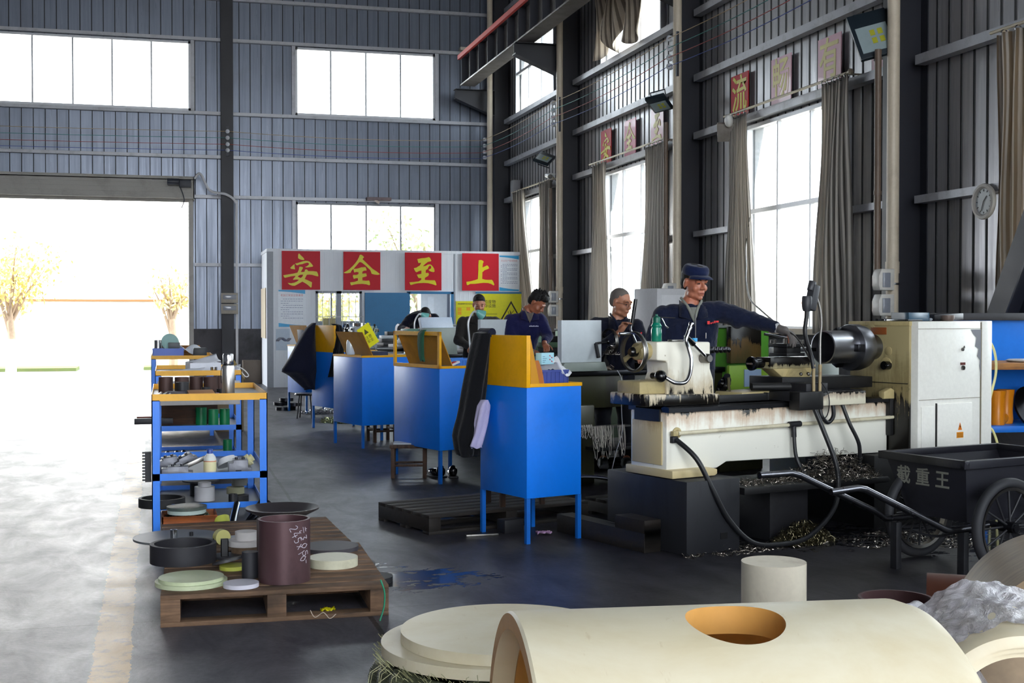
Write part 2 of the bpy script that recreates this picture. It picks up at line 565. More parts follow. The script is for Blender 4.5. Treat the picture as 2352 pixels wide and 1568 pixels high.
window('x', YB, -13, -10, 5.98, 7.5, [-12, -11])
for i, h in enumerate(holes_r):
    n_ = 3
    ms = [h[0] + (h[1] - h[0]) * j / n_ for j in range(1, n_)]
    window('y', XW, h[0], h[1], h[2], h[3], ms, (2.87,) if h[2] < 2 else (6.9,), m_=alu)
    if h[2] < 2:
        st(MB().box(XW - .16, XW, h[0] - .05, h[1] + .05, h[2] - .05, h[2] + .02).build(f'trim_{60 + i}', plain('#b9a58a', .5), smooth=0))

# --- columns, girts
navy = paint('#1b1d27', .5, amount=.05, scale=2)
girt = paint('#b4b6bd', .4, .15, amount=.12, scale=5)
def hcol(x0, x1, y, z1, w=.26, tn=.014):
    m = MB()
    m.box(x0, x0 + tn, y - w / 2, y + w / 2, 0, z1).box(x1 - tn, x1, y - w / 2, y + w / 2, 0, z1)
    m.box(x0, x1, y - .006, y + .006, 0, z1)
    m.box(x0 - .04, x1, y - w / 2 - .04, y + w / 2 + .04, 0, .03)
    return m
tn_ = [0]
def trim(m, mat_, **k):
    tn_[0] += 1
    return st(m.build(f'trim_{tn_[0]}', mat_, smooth=0, **k))
for y in COLS:
    trim(hcol(7.33, XW, y + .13, 10.4), navy)
m = MB(); m.box(1.2, 1.46, YB - .36, YB - .345, 0, 10.4).box(1.2, 1.46, YB - .05, YB - .03, 0, 10.4).box(1.324, 1.336, YB - .35, YB - .04, 0, 10.4)
trim(m, navy)
for z in (8.47, 7.56, 5.94, 4.98, 4.1, 2.6):
    for x0, x1 in ((-15.9, 1.2), (1.46, 7.33)):
        if z < 4 and x0 < 1: x0 = .62
        if z < 4 and x0 > 1: x1 = 2.8
        m = MB().box(x0, x1, YB - .13, YB - .02, z - .035, z + .035)
        trim(m, girt)
trim(MB().box(6.1, 7.33, YB - .13, YB - .02, 2.57, 2.64), girt)
for x in (.6, 2.8, 6.08):
    for z0, z1 in (((5.98, 7.52),) if x < 1 else ((5.98, 7.52), (1.3, 4.06))):
        trim(MB().box(x - .04, x + .04, YB - .11, YB - .02, z0, z1), girt)
for i in range(len(COLS) - 1):
    y1, y0 = COLS[i], COLS[i + 1] + .26
    w0, w1 = COLS[i + 1] + 1.58, COLS[i + 1] + 4.2
    for z in (8.47, 7.56, 5.92, 4.96, 4.11):
        trim(MB().box(XW - .16, XW - .04, y0, y1, z - .04, z + .04).box(XW - .16, XW - .15, y0, y1, z + .04, z + .06), girt)
    for a, b in ((y0, w0 - .04), (w1 + .04, y1)):
        trim(MB().box(XW - .16, XW - .04, a, b, 2.63, 2.71), girt)
    for a in (w0, w1):
        trim(MB().box(XW - .1, XW, a - .04 if a == w0 else a, a if a == w0 else a + .04, 1.24, 4.1), plain('#9fa1a6', .5))

# --- roller shutter over the back door, door frame
door = thing('door_1', (0, 0, 0)); st(door)
beige = paint('#a9a69f', .5, amount=.1)
MB().box(.5, .6, YB - .16, YB + .2, 0, 4.05).build('door_jamb', beige, door)
m = MB().box(-9.6, .62, YB - .42, YB - .02, 4.42, 4.5).box(-9.6, .62, YB - .42, YB - .38, 4.02, 4.44).box(.6, .62, YB - .42, YB - .02, 4.0, 4.5)
for k in range(4): m.box(-9.6, .6, YB - .44, YB - .42, 4.05 + k * .1, 4.08 + k * .1)
m.build('shutter_box', beige, door, smooth=0)
MB().box(-9.6, .5, YB - .06, YB - .02, 3.97, 4.1).build('door_leaf', beige, door, smooth=0)

# --- gutters: white drain pipes on the inner flange of each column
pvc = paint('#d4c7b2', .45, amount=.12, scale=2, dirt='#5c4a34')
pcol = ['next to the office corner', 'behind the white splash guard', 'behind the capped worker', 'right of the largest window', 'beside the brown hanging curtain']
for i, y in enumerate(COLS[:5]):
    x = 7.17 if i == 0 else 7.285
    t = thing('drain_pipe', (x, y - .02 if i else 28.42, 0), 0, 'tall beige plastic drain pipe strapped to the column ' + pcol[i], 'pipe', 'drain pipes on the columns')
    MB().cyl((0, 0, 0), (0, 0, 10.4), .064, n=20).build('pipe', pvc, t)
    for z in (1.9, 5.2):
        MB().cyl((0, 0, z), (0, 0, z + .12), .071, n=20).build('coupling', pvc, t)
    b = MB(); b.lathe([(.067, 1.78), (.074, 1.78), (.074, 1.8), (.067, 1.8)], 20, closed=True); b.build('clamp', steel(), t)

# --- thin service pipe with two round meters boxes beside three of the columns
brownpipe = paint('#6b5a4d', .5, amount=.2)
boxw = paint('#cfccc6', .4, amount=.08, scale=6)
lens = plain('#8b8f99', .12, 0)
for i, (y, ztop) in enumerate(((23.45, 3.9), (17.62, 4.3), (11.82, 4.2))):
    nm = ['behind the white guard far down the row', 'just left of the capped worker', 'above the white electrical cabinet'][i]
    t = thing('conduit', (7.1, y - .03, 1.9), 0, 'thin brown conduit running down the column ' + nm, 'conduit', 'brown conduits on the columns')
    MB().cyl((0, 0, 0), (0, 0, ztop - 1.9), .035, n=12).cyl((0, 0, (ztop - 1.9) * .35), (0, 0, (ztop - 1.9) * .35 + .04), .042, n=12).build('pipe', brownpipe, t)
    for j, zc in enumerate((1.82, 1.56)):
        s = thing('meter_box', (7.17, y - .1, zc), 0, f"{'upper' if j == 0 else 'lower'} white switch box with clear cover " + nm, 'switch box', 'switch boxes on the columns')
        m = MB()
        prof = [(-.115, -.1), (.05, -.1), (.05, .12), (-.1, .12), (-.13, .05), (-.13, -.05)]
        m.prism(prof, -.07, .07, 'y'); m.build('housing', boxw, s, bevel=.008)
        MB().box(-.09, .0, -.076, -.07, -.07, .08).build('cover', lens, s, bevel=.003)

# --- panel sign builder
red_s = NT('red sign'); red_s.set(color='#cc1026', rough=.5, spec=.3); RED = red_s.m
yl_s = NT('yellow sign paint'); yl_s.set(color='#e3d400', rough=.4); YEL = yl_s.m
pink_s = NT('red sign with painted sheen'); pink_s.set(color='#d05a78', rough=.4, coat=.15); PINK = pink_s.m  # window sheen on a red panel, put into its colour
pink2 = NT('red sign with strong painted sheen'); pink2.set(color='#e8b4c4', rough=.4, coat=.15); PINK2 = pink2.m  # red panel under stronger sheen, also put into the colour
yl_sheen = NT('yellow ink with painted sheen'); yl_sheen.set(color='#f4e9a0', rough=.5); YEL_SHEEN = yl_sheen.m  # yellow ink paled by the same sheen, painted in
GLY = {
'an': [[(680,160),(715,150),(760,205),(850,285),(905,360),(890,385),(830,390),(750,370),(680,335),(665,315),(668,220)],
 [(530,545),(470,590),(370,690),(400,725),(550,745),(535,650)],
 [(555,525),(640,510),(740,475),(860,435),(940,420),(1030,425),(1100,450),(1170,520),(1235,610),(1215,635),(1130,650),(1000,670),(925,655),(1000,620),(1065,570),(1080,535),(1060,500),(1010,485),(900,515),(820,545),(720,560),(640,590),(600,580)],
 [(105,970),(300,935),(480,905),(640,865),(760,845),(920,830),(1040,805),(1220,805),(1370,820),(1410,880),(1435,990),(1400,1000),(1300,975),(1200,945),(1080,935),(990,945),(850,940),(760,945),(700,970),(560,990),(400,1010),(300,1035),(180,1065),(140,1050)],
 [(710,650),(760,640),(820,655),(855,680),(800,780),(765,850),(700,960),(650,1020),(740,1060),(850,1090),(920,1105),(1050,1160),(1190,1225),(1180,1330),(1170,1410),(1140,1425),(1060,1350),(950,1270),(820,1200),(690,1130),(600,1125),(480,1140),(475,1110),(530,1050),(570,990),(650,850),(690,760)],
 [(930,750),(970,740),(1010,750),(1040,790),(1030,860),(985,960),(950,1030),(910,1110),(820,1205),(760,1240),(650,1300),(540,1360),(450,1360),(340,1320),(270,1255),(400,1270),(520,1245),(620,1200),(690,1140),(760,1070),(820,1020),(850,950),(900,850)]],
'quan': [[(690,175),(740,160),(810,200),(860,255),(800,320),(830,360),(960,480),(1080,590),(1200,700),(1350,790),(1480,890),(1475,905),(1400,925),(1280,915),(1160,885),(1140,830),(1100,740),(1010,660),(900,560),(780,470),(705,440),(660,465),(560,580),(460,690),(400,740),(350,800),(335,850),(200,875),(90,870),(60,850),(180,790),(280,720),(400,610),(520,480),(600,370),(660,260)],
 [(440,705),(540,700),(640,680),(760,640),(915,630),(940,680),(960,760),(850,770),(790,810),(640,830),(540,820),(490,845),(460,810)],
 [(640,800),(790,800),(790,880),(790,1030),(790,1145),(700,1200),(620,1150),(615,1060),(640,900)],
 [(430,935),(560,935),(640,900),(790,885),(940,870),(965,975),(900,1000),(790,1030),(620,1055),(540,1060),(455,1085),(420,990)],
 [(310,1220),(480,1200),(615,1150),(790,1140),(930,1155),(1050,1145),(1080,1200),(1090,1305),(1060,1325),(950,1290),(800,1275),(620,1280),(480,1300),(370,1330),(340,1325)]],
'zhi': [[(540,305),(700,270),(860,255),(1000,220),(1050,260),(1095,365),(1080,380),(960,410),(860,480),(700,440),(610,460),(575,440)],
 [(700,435),(860,480),(750,590),(680,700),(560,640),(620,580)],
 [(400,655),(500,635),(600,570),(690,540),(760,580),(880,560),(960,515),(1030,500),(1090,520),(1160,590),(1210,670),(1225,770),(1190,800),(1100,785),(1030,755),(985,710),(1040,690),(1090,650),(1095,590),(1060,550),(1020,560),(980,610),(945,690),(885,715),(700,740),(620,760),(510,810),(470,790),(430,730)],
 [(700,730),(885,715),(870,780),(870,840),(860,1000),(835,1050),(840,1105),(760,1180),(650,1150),(695,1090),(700,860)],
 [(520,905),(700,870),(870,835),(980,835),(1000,885),(970,950),(860,1010),(700,1035),(590,1035),(560,990)],
 [(230,1200),(420,1185),(600,1160),(700,1100),(840,1105),(1050,1115),(1230,1115),(1270,1180),(1305,1300),(1270,1310),(1150,1270),(980,1230),(800,1220),(560,1235),(430,1260),(290,1305),(255,1285)]],
'shang': [[(705,320),(800,310),(870,340),(905,380),(870,440),(850,590),(850,780),(840,1040),(760,1150),(670,1050),(690,700),(690,500)],
 [(840,600),(930,570),(1035,515),(1080,550),(1115,620),(1090,650),(930,710),(860,780),(800,700)],
 [(210,1165),(400,1140),(560,1095),(680,1050),(840,1045),(950,1075),(1080,1085),(1220,1080),(1270,1130),(1325,1265),(1300,1300),(1200,1240),(1080,1205),(900,1200),(750,1215),(560,1240),(370,1245),(260,1300),(225,1270)]]}
def char_sign(loc, rz, w, h, glyph, label, panel=None, ink=None, glyph_text=None, group=None):
    """square sign, face towards local -y"""
    t = thing('character_sign', loc, rz, label, 'sign', group)
    MB().box(-w / 2, w / 2, -.006, .006, -h / 2, h / 2).build('panel', panel or RED, t, smooth=0)
    if glyph:
        m = MB()
        for k, pl in enumerate(GLY[glyph]):
            q = [((x - 778) / 1450 * w, -(y - 780) / 1450 * h) for x, y in pl]
            m.prism(q, -.011 - k * .0006, -.005, 'y')
        m.build('character', ink or YEL, t, smooth=0)
    else:
        M = Matrix.Translation((0, -.008, 0)) @ Matrix.Rotation(R(90), 4, 'X') @ Matrix.Diagonal((w / h, 1, 1, 1))
        text_mesh(glyph_text, h * .88, ink or YEL, 'character', t, M, .006, .002)
    return t
for (x0, x1), g, nm in (((2.30, 3.08), 'an', 'topped by a dot, over the tall safety notice'), ((3.56, 4.33), 'quan', 'with a wide pointed roof, over the barred window'), ((4.85, 5.63), 'zhi', 'with a hooked middle stroke, over the open office door'), ((6.08, 6.88), 'shang', 'of three plain strokes, next to the pale notice')):
    char_sign(((x0 + x1) / 2, 26.5, 2.4), 0, x1 - x0, .79, g, f'red square sign, yellow character {nm}', group='red slogan signs on the office')
zz = 4.505
for y, g, tx, pn, ink, lb in ((21.8, 'an', None, RED, YEL, 'bright red sign above the middle window, left of two with painted-on sheen'),
                              (20.57, 'quan', None, PINK, YEL_SHEEN, 'pink sign with painted-on sheen above the middle window, between two other signs'),
                              (19.33, 'zhi', None, PINK2, YEL_SHEEN, 'palest pink sign with painted-on sheen above the right curtain of the middle window'),
                              (16.26, None, '流', RED, YEL, 'bright red sign above the left curtain of the largest window'),
                              (15.03, None, '畅', PINK2, YEL_SHEEN, 'pink sign with painted-on sheen over the middle of the largest window'),
                              (13.79, None, '有', PINK2, YEL_SHEEN, 'pink sign with painted-on sheen above the right curtain of the largest window'),
                              (12.56, None, '序', PINK2, plain('#3b2b30', .6), 'pale pink sign half hidden behind the big floodlight')):
    char_sign((XW - .055, y, zz if y > 18 else 4.49), R(-90), .545, .6, g, lb, pn, ink, tx, 'slogan signs on the window wall')

# --- the office
op = NT('white sandwich panel')
w_ = op.n('ShaderNodeTexWave', wave_type='BANDS', bands_direction='X'); op.l(op.coord(), w_.inputs[0]); w_.inputs['Scale'].default_value = 3.4
op.set(color=op.mix(op.ramp(op.noise(op.coord((2, 2, .6)), 1.3, 5, .6), [(.35, 0), (.8, .5)]), '#e9edf4', '#cdd5e0'), rough=.4)
op.bump(op.ramp(w_.outputs[0], [(.93, 0), (.98, 1)]), .4, .004)
OP = op.m
office = thing('site_office', (0, 0, 0), 0, 'white panel office with slogan signs in the far corner', 'office')
OY = 26.55
m = MB()
hol = [(2.99, 3.95, .95, 1.98), (4.95, 5.86, 0, 1.95)]
for x0, x1, z0, z1 in ((2.02, 2.99, 0, 2.8), (2.99, 3.95, 0, .95), (2.99, 3.95, 1.98, 2.8), (3.95, 4.95, 0, 2.8), (4.95, 5.86, 1.95, 2.8), (5.86, 7.36, 0, 2.8)):
    m.box(x0, x1, OY, OY + .06, z0, z1)
m.box(2.02, 2.08, OY, 28.25, 0, 2.8).box(7.3, 7.36, OY, 28.25, 0, 2.8)
m.build('wall_panel', OP, office, smooth=0)
MB().box(2.0, 7.36, OY - .02, 28.25, 2.78, 2.84).build('roof', OP, office, smooth=0)
g = plain('#9aa0aa', .45)
MB().box(2.0, 2.13, OY - .012, OY, 0, 2.8).build('corner_trim', g, office, smooth=0)
MB().box(5.91, 5.94, OY - .008, OY, 0, 2.8).build('joint_strip', g, office, smooth=0)
wf = thing('office_window', (0, 0, 0)); wf.parent = office
m = MB()
for a in ((2.99, 3.95, .95, 1.0), (2.99, 3.95, 1.93, 1.98), (2.99, 3.04, .95, 1.98), (3.9, 3.95, .95, 1.98), (3.42, 3.52, .95, 1.98)):
    m.box(a[0], a[1], OY - .02, OY + .05, a[2], a[3])
m.build('window_frame', g, wf, smooth=0)
m = MB()
for k in range(1, 7): m.box(2.99 + k * .137 - .006, 2.99 + k * .137 + .006, OY - .05, OY - .038, .95, 1.98)
m.box(2.97, 3.97, OY - .056, OY - .04, 1.44, 1.455); m.build('security_bar', plain('#c4c6ca', .4), wf, smooth=0)
MB().box(3.04, 3.9, OY + .02, OY + .024, 1.0, 1.93).build('pane', GLASS, wf, smooth=0)
blu = paint('#2f7cb0', .5, amount=.06)
m = MB().box(4.9, 4.96, OY - .03, OY + .07, 0, 1.97).box(5.84, 5.9, OY - .03, OY + .07, 0, 1.97).box(4.9, 5.9, OY - .03, OY + .07, 1.93, 1.98)
m.build('door_frame', blu, office, smooth=0)
m = MB().box(4.0, 4.92, OY - .1, OY - .06, .02, 1.95).box(4.1, 4.8, OY - .105, OY - .1, 1.77, 1.79)
dl = m.build('door_leaf', blu, office, smooth=0); MB().box(4.05, 4.09, OY - .15, OY - .1, .95, 1.1).build('handle', steel(), dl)
cb = thing('office_cabinet', (5.7, 28.3, 0), 0, 'tall white cabinet seen through the open office door', 'cabinet')
MB().box(-.2, .4, -.2, .2, 0, 2.0).build('body', plain('#d9dde2', .5), cb, bevel=.005)
MB().box(-.04, .1, -.206, -.2, 1.3, 1.9).build('paper_notice', plain('#e9edf2', .6), cb, smooth=0)
for k, (a, b) in enumerate(((3.17, 3.26), (3.265, 3.36), (3.365, 3.46))):
    o = MB().box(a, b, OY + .12, OY + .3, 1.02, 1.42).build('file_box', paint('#cdb98c', .8, amount=.04), bevel=.003)
    tag(o, ['left', 'middle', 'right'][k] + ' one of three tan file boxes on the office window ledge', 'box', 'file boxes in the office window')
tag(MB().box(3.0, 3.95, OY + .08, OY + .4, .98, 1.02).build('window_ledge', g), 'grey ledge inside the barred office window', 'shelf')

def poster(loc, w, h, rz, label, title, tcol, base='#e8eef6', rows=10, bands=True, name='notice_board', inkc='#8a93b4', cat='notice'):
    t = thing(name, loc, rz, label, cat)
    MB().box(-w / 2, w / 2, 0, .012, -h / 2, h / 2).build('panel', plain(base, .35), t, smooth=0)
    if bands:
        cy = plain('#1fa6e0', .4); m = MB()
        def B(s):
            top = s > 0
            n = 12; e = h / 2 - .012
            pts = [(-w / 2 + .015 + (w - .03) * k / n, s * (e - (.03 + .05 * ((k / n) if top else (1 - k / n)) ** 1.6))) for k in range(n + 1)]
            q = [(-w / 2 + .015, s * e)] + pts + [(w / 2 - .015, s * e)]
            m.prism(q, -.003, 0, 'y')
        B(1); m.build('colour_band', cy, t, smooth=0); m = MB(); B(-1); m.build('colour_band', cy, t, smooth=0)
    if title:
        M = Matrix.Translation((0, -.002, h * .34)) @ Matrix.Rotation(R(90), 4, 'X')
        text_mesh(title, w * .8 / max(len(title), 1) * 1.0, plain(tcol, .6), 'title', t, M, 0, .001)
    m = MB(); rnd = random.Random(hash(label) % 99 if False else len(label))
    for k in range(rows):
        z = h * .24 - k * h * .56 / rows; x = -w * .4 + (w * .08 if k % 3 == 0 else 0)
        end = w * (.4 if k % 3 != 2 else -.1)
        while x < end:
            l = rnd.uniform(.02, .05) * w / .5
            m.box(x, min(x + l, end), -.0015, 0, z, z + h * .012); x += l + .012
    if rows: m.build('text_line', plain(inkc, .7), t, smooth=0)
    return t
poster((2.505, OY - .02, 1.62), .57, .78, 0, 'tall safety notice with blue bands left of the barred window', '机加工安全注意事项', '#d98a94')
poster((7.12, OY - .02, 2.38), .46, .78, 0, 'pale notice with blue bands right of the last red sign', '安全生产管理制度', '#d9a0a8', rows=14)
tag(MB().box(2.18, 2.46, OY - .008, OY, .76, 1.2).build('paper_sheet', plain('#c8d6e6', .6), smooth=0), 'blank pale sheet low on the office wall below the safety notice', 'paper')
tag(MB().box(2.0, 2.012, 27.0, 28.2, 1.0, 2.05).build('cork_board', plain('#cdbfa5', .7), smooth=0), 'narrow tan board on the side wall of the office', 'board')
# yellow hazard boards
yb = plain('#e6e000', .45); blk = plain('#2a2418', .6); org = plain('#f0a800', .5)
t = thing('site_plan_board', (6.16, OY - .02, 1.45), 0, 'small yellow board with orange squares left of the grey jacket worker', 'board')
MB().box(-.21, .21, 0, .012, -.4, .33).build('panel', yb, t, smooth=0)
m = MB()
for x, z in ((-.17, .12), (-.17, .04), (.02, .13)): m.box(x, x + .08, -.003, 0, z, z + .07)
m.build('map_square', org, t, smooth=0)
m = MB()
for a in ((-.19, .19, .2, .203), (-.19, -.187, -.3, .2), (.187, .19, -.3, .2)): m.box(a[0], a[1], -.003, 0, a[2], a[3])
m.build('plan_outline', plain('#9a9420', .6), t, smooth=0)
text_mesh('危险废物贮存分区标志', .034, blk, 'title', t, Matrix.Translation((0, -.002, .27)) @ Matrix.Rotation(R(90), 4, 'X'), 0, .001)
t = thing('hazard_board', (6.9, OY - .03, 1.5), 0, 'wide yellow hazardous waste board with black triangle and dead tree', 'board')
MB().box(-.49, .49, 0, .014, -.45, .44).build('panel', yb, t, smooth=0)
MB().box(-.52, .49, -.004, .016, .44, .48).build('header_strip', plain('#2a78a8', .5), t, smooth=0)
m = MB()
def tri(s): return [(.26 + s * .29 * math.cos(R(90 + 120 * k)), .0 + s * .29 * math.sin(R(90 + 120 * k))) for k in range(3)]
A, B_ = tri(1.0), tri(.8)
for k in range(3):
    j = (k + 1) % 3; m.prism([A[k], A[j], B_[j], B_[k]], -.003, 0, 'y')
m.tube([(.25, -.004, -.1), (.25, -.004, .06)], .01, 6)
for a, b in (((.25, -.03), (.2, .03)), ((.25, .0), (.3, .05)), ((.25, .03), (.23, .09)), ((.2, .03), (.19, .07)), ((.3, .05), (.32, .09))):
    m.tube([(a[0], -.004, a[1]), (b[0], -.004, b[1])], .005, 5)
m.prism([(.2, -.11), (.38, -.11), (.38, -.1), (.33, -.07), (.3, -.1), (.2, -.1)], -.003, 0, 'y')
m.build('warning_symbol', blk, t, smooth=0)
text_mesh('危险废物\n贮存设施', .085, blk, 'lettering', t, Matrix.Translation((-.25, -.002, .22)) @ Matrix.Rotation(R(90), 4, 'X'), 0, .001)
text_mesh('危 险 废 物', .07, blk, 'footer', t, Matrix.Translation((.26, -.002, -.26)) @ Matrix.Rotation(R(90), 4, 'X'), 0, .001)
m = MB()
for k in range(6): m.box(-.46, -.05, -.002, 0, .0 - k * .06, .012 - k * .06)
m.build('text_line', plain('#8f8c1c', .6), t, smooth=0)

# --- outside: boundary wall, neighbour, trees
bw = thing('boundary_wall', (0, 39.2, 0), 0, 'pale yard wall with rusty coping seen through the open doorway', 'wall')
MB().box(-45, 45, 0, .25, -.06, 1.9).build('masonry', paint('#d8d4cc', .9, amount=.08, scale=.8), bw, smooth=0)
MB().box(-45, 45, -.03, .28, 1.9, 1.96).build('coping', paint('#a2663c', .8, amount=.1), bw, smooth=0)
bd = thing('house', (0, 62, 0), 0, 'white building far behind the yard wall', 'building')
MB().box(-14, 20, 0, 8, -.06, 9).build('facade', paint('#e4e6ea', .9, amount=.03), bd, smooth=0)
for x in (-6.5, -2.6, 1.5, 5.6, 9.6):
    for z in (2.4, 4.6): 
        f = MB().box(x, x + 1.4, -.03, .02, z, z + .9).build('window', plain('#aab4c0', .3), bd, smooth=0)
def tree(x, y, h, cr, label, c1, trunk='#a08a74', n=1500, seed=1, white=True, zc=None):
    rnd = random.Random(seed)
    t = thing('tree', (x, y, -.06), 0, label, 'tree', 'trees in the yard')
    m = MB(); br = []
    zc = zc or h * .66
    m.tube([(0, 0, 0), (.04, 0, zc * .3), (-.03, .05, zc * .62)], [.13, .11, .09], 9)
    for k in range(9):
        a = k * 2.4 + rnd.random(); l = cr * rnd.uniform(.5, .95)
        p = Vector((-.03, .05, zc * rnd.uniform(.4, .62))); q = Vector((math.cos(a) * l, math.sin(a) * l, zc + cr * rnd.uniform(-.5, .7)))
        mid = p.lerp(q, .5) + Vector((0, 0, .15)); m.tube([p, mid, q], [.05, .035, .012], 6); br += [mid, q, mid.lerp(q, .5)]
    m.build('trunk', paint(trunk, .9, amount=.2), t)
    if white: MB().cyl((0, 0, 0), (.02, 0, .9), .145, .14, 12).build('whitewash', plain('#e8e6e0', .9), t)
    f = MB()
    for k in range(n):
        b = rnd.choice(br); d = Vector([rnd.gauss(0, 1) for _ in range(3)]) * cr * .22
        c = b + d; s = rnd.uniform(.05, .1)
        q = Euler([rnd.uniform(0, 6.3) for _ in range(3)]).to_matrix()
        f.add([c + q @ Vector(v) for v in ((-s, 0, 0), (0, -s * .5, .01), (s, 0, 0), (0, s * .5, .01))], [(0, 1, 2, 3)])
    t2 = NT('leaves'); t2.set(color=t2.mix(t2.noise(t2.coord(), 1.5, 2), c1[0], c1[1]), rough=.6, trans=0)
    lo = f.build('foliage', t2.m, t, smooth=0); lo['kind'] = 'stuff'
tree(-4.05, 37.0, 3.9, 1.25, 'yellow-green tree with a whitewashed trunk left in the open doorway', ('#c9cf6a', '#d8a878'), seed=3)
tree(.2, 37.9, 3.5, .6, 'thin sparse tree beside the doorway edge, in front of the yard wall', ('#c9cf7a', '#d8b088'), n=500, seed=5, white=False)
tree(6.6, 33.5, 4.6, 1.5, 'leafy grey-green tree behind the far window above the office', ('#7f9a6a', '#b9b48a'), n=2600, seed=8, zc=2.9)
tree(4.0, 35.5, 3.4, 1.2, 'pale tree behind the barred office window', ('#b8c070', '#d8c48a'), n=1300, seed=11, zc=1.9)

# --- crane runway
crx = 6.62
t = thing('crane_runway_beam', (crx, 0, 0), 0, 'long dark steel runway beam with red rail high along the window wall', 'beam')
bs = paint('#6e6a68', .5, .2, amount=.2); bd_ = paint('#30333d', .5, amount=.05)
MB().box(-.17, .17, -10, 28.3, 6.66, 6.69).build('bottom_flange', bs, t, smooth=0)
MB().box(-.14, .14, -10, 28.3, 7.3, 7.33).build('top_flange', bd_, t, smooth=0)
MB().box(-.006, .006, -10, 28.3, 6.69, 7.3).build('web', bs, t, smooth=0)
for k in range(34):
    y = 28.25 - k * .8
    MB().box(-.15, -.006, y - .006, y + .006, 6.69, 7.3).build('stiffener', bd_, t, smooth=0)
rr = MB().box(-.21, -.15, -10, 28.4, 7.26, 7.36); rr.build('red_rail', plain('#c8281e', .5), t, smooth=0)
for i, y in enumerate(COLS[:5]):
    b = thing('column_bracket', (0, y + .13, 0), 0, 'dark tapered steel bracket carrying the crane beam, ' + ['at the far corner', 'on the column behind the white guard', 'on the column behind the capped worker', 'on the column right of the largest window', 'on the nearest column'][i], 'bracket', 'crane beam brackets')
    yy = 7.33
    MB().prism([(6.42, 6.655), (yy, 6.655), (yy, 6.08), (6.42, 6.45)], -.006, .006, 'y').build('web_plate', navy, b, smooth=0)
    MB().box(6.42, yy, -.12, .12, 6.64, 6.658).build('top_plate', navy, b, smooth=0)
    MB().prism([(6.42, 6.45), (yy, 6.08), (yy, 6.06), (6.42, 6.43)], -.12, .12, 'y').build('sloping_plate', navy, b, smooth=0)
tag(MB().box(6.62, 6.8, 29.0, 29.18, 7.62, 7.69).build('end_stop', plain('#d8d2c4', .5)), 'small white block on the wall near the end of the red rail', 'block')

# --- overhead wires and insulators
wc = ['#b9a07a', '#2f7f7a', '#a03a34', '#3c4fa0']
wn_ = ['tan', 'green', 'red', 'blue']
for k in range(4):
    z = (5.5, 5.36, 5.22, 5.09)[k]
    pts = []
    for a, b in (((-12, 28.72), (1.33, 28.72)), ((1.33, 28.72), (7.02, 28.7)), ((7.02, 28.7), (7.08, 23.3)), ((7.08, 23.3), (7.08, 17.5)), ((7.08, 17.5), (7.08, 11.7)), ((7.08, 11.7), (7.08, 5.9)), ((7.08, 5.9), (7.08, -9))):
        for j in range(8):
            u = j / 8; pts.append((a[0] + (b[0] - a[0]) * u, a[1] + (b[1] - a[1]) * u, z - .07 * 4 * u * (1 - u)))
    o = MB().tube(pts, .0055, 5).build('overhead_wire', plain(wc[k], .6))
    tag(o, f'{wn_[k]} overhead wire strung along both walls, number {k + 1} from the top'.replace('number 1 from the top', 'the topmost').replace('number 2 from the top', 'just below the topmost').replace('number 3 from the top', 'just above the lowest').replace('number 4 from the top', 'the lowest'), 'wire', 'overhead wires')
por = plain('#cfd2d8', .2)
for i, (x, y, ax) in enumerate(((1.33, 28.78, 0), (7.12, 28.55, 1), (7.15, 23.3, 1), (7.15, 17.5, 1), (7.15, 11.7, 1))):
    t = thing('insulator_rack', (x, y, 5.0), 0, 'rack of four white insulators holding the wires ' + ['on the back wall column', 'in the far corner', 'on the column behind the white guard', 'on the column behind the capped worker', 'on the column right of the largest window'][i], 'insulator', 'insulator racks')
    MB().box(-.03 if ax == 0 else .08, .03 if ax == 0 else .12, .0, .03, -.03, .62).build('bracket_bar', bd_, t, smooth=0)
    for k in range(4):
        z = (.5, .36, .22, .09)[k]
        m = MB().lathe([(0, 0), (.03, .0), (.045, .02), (.045, .035), (.03, .045), (.045, .055), (.045, .075), (.02, .09), (0, .09)], 14, (0, 0, z), (0, -1, 0) if ax == 0 else (-.8, -.6, 0))
        m.build('insulator', por, t)
# cables from the shutter motor down the column
tag(MB().tube(bez([(.62, 28.7, 4.45), (.75, 28.7, 4.55), (.95, 28.7, 4.2), (1.3, 28.7, 4.12), (1.5, 28.72, 3.95), (1.52, 28.75, 3.6), (1.52, 28.8, 0.1)], 8), .028, 10).build('white_conduit', plain('#c9c9cc', .4)), 'white conduit curving over and down the back wall column', 'conduit')
t = thing('shutter_motor', (.3, 28.6, 4.3), 0, 'small dark motor at the end of the roller shutter', 'motor')
MB().cyl((-.25, 0, .06), (.0, 0, .06), .07, n=16).box(0, .25, -.08, .17, -.05, .1).build('housing', bd_, t, bevel=.01)
MB().tube(bez([(0, 0, 0), (.1, -.02, -.3), (.05, 0, -.5)], 6), .012, 6).build('cable', bd_, t)
for j, z in enumerate((1.86, 1.62)):
    t = thing('wall_socket', (1.36, 28.78, z), 0, ('upper' if j == 0 else 'lower') + ' beige switch box on the back wall column', 'switch box', 'switch boxes on the back wall column')
    MB().box(-.18, .18, -.06, .03, -.11, .11).build('housing', paint('#9c968c', .5, amount=.1), t, bevel=.01)
    MB().box(-.14, .14, -.066, -.06, -.03, .07).build('cover', lens, t, bevel=.002)
tag(MB().box(1.62, 2.0, 28.3, 28.7, 0, .5).build('storage_box', paint('#6d6258', .8, amount=.2), bevel=.01), 'brown wooden box standing left of the office', 'box')
t = thing('hanging_sensor', (4.7, 28.95, 4.12), 0, 'small pinkish lamp on the girt above the far window', 'lamp')
MB().box(-.28, .28, -.08, .14, -.03, .04).build('housing', paint('#7a6a6c', .6), t, bevel=.01)
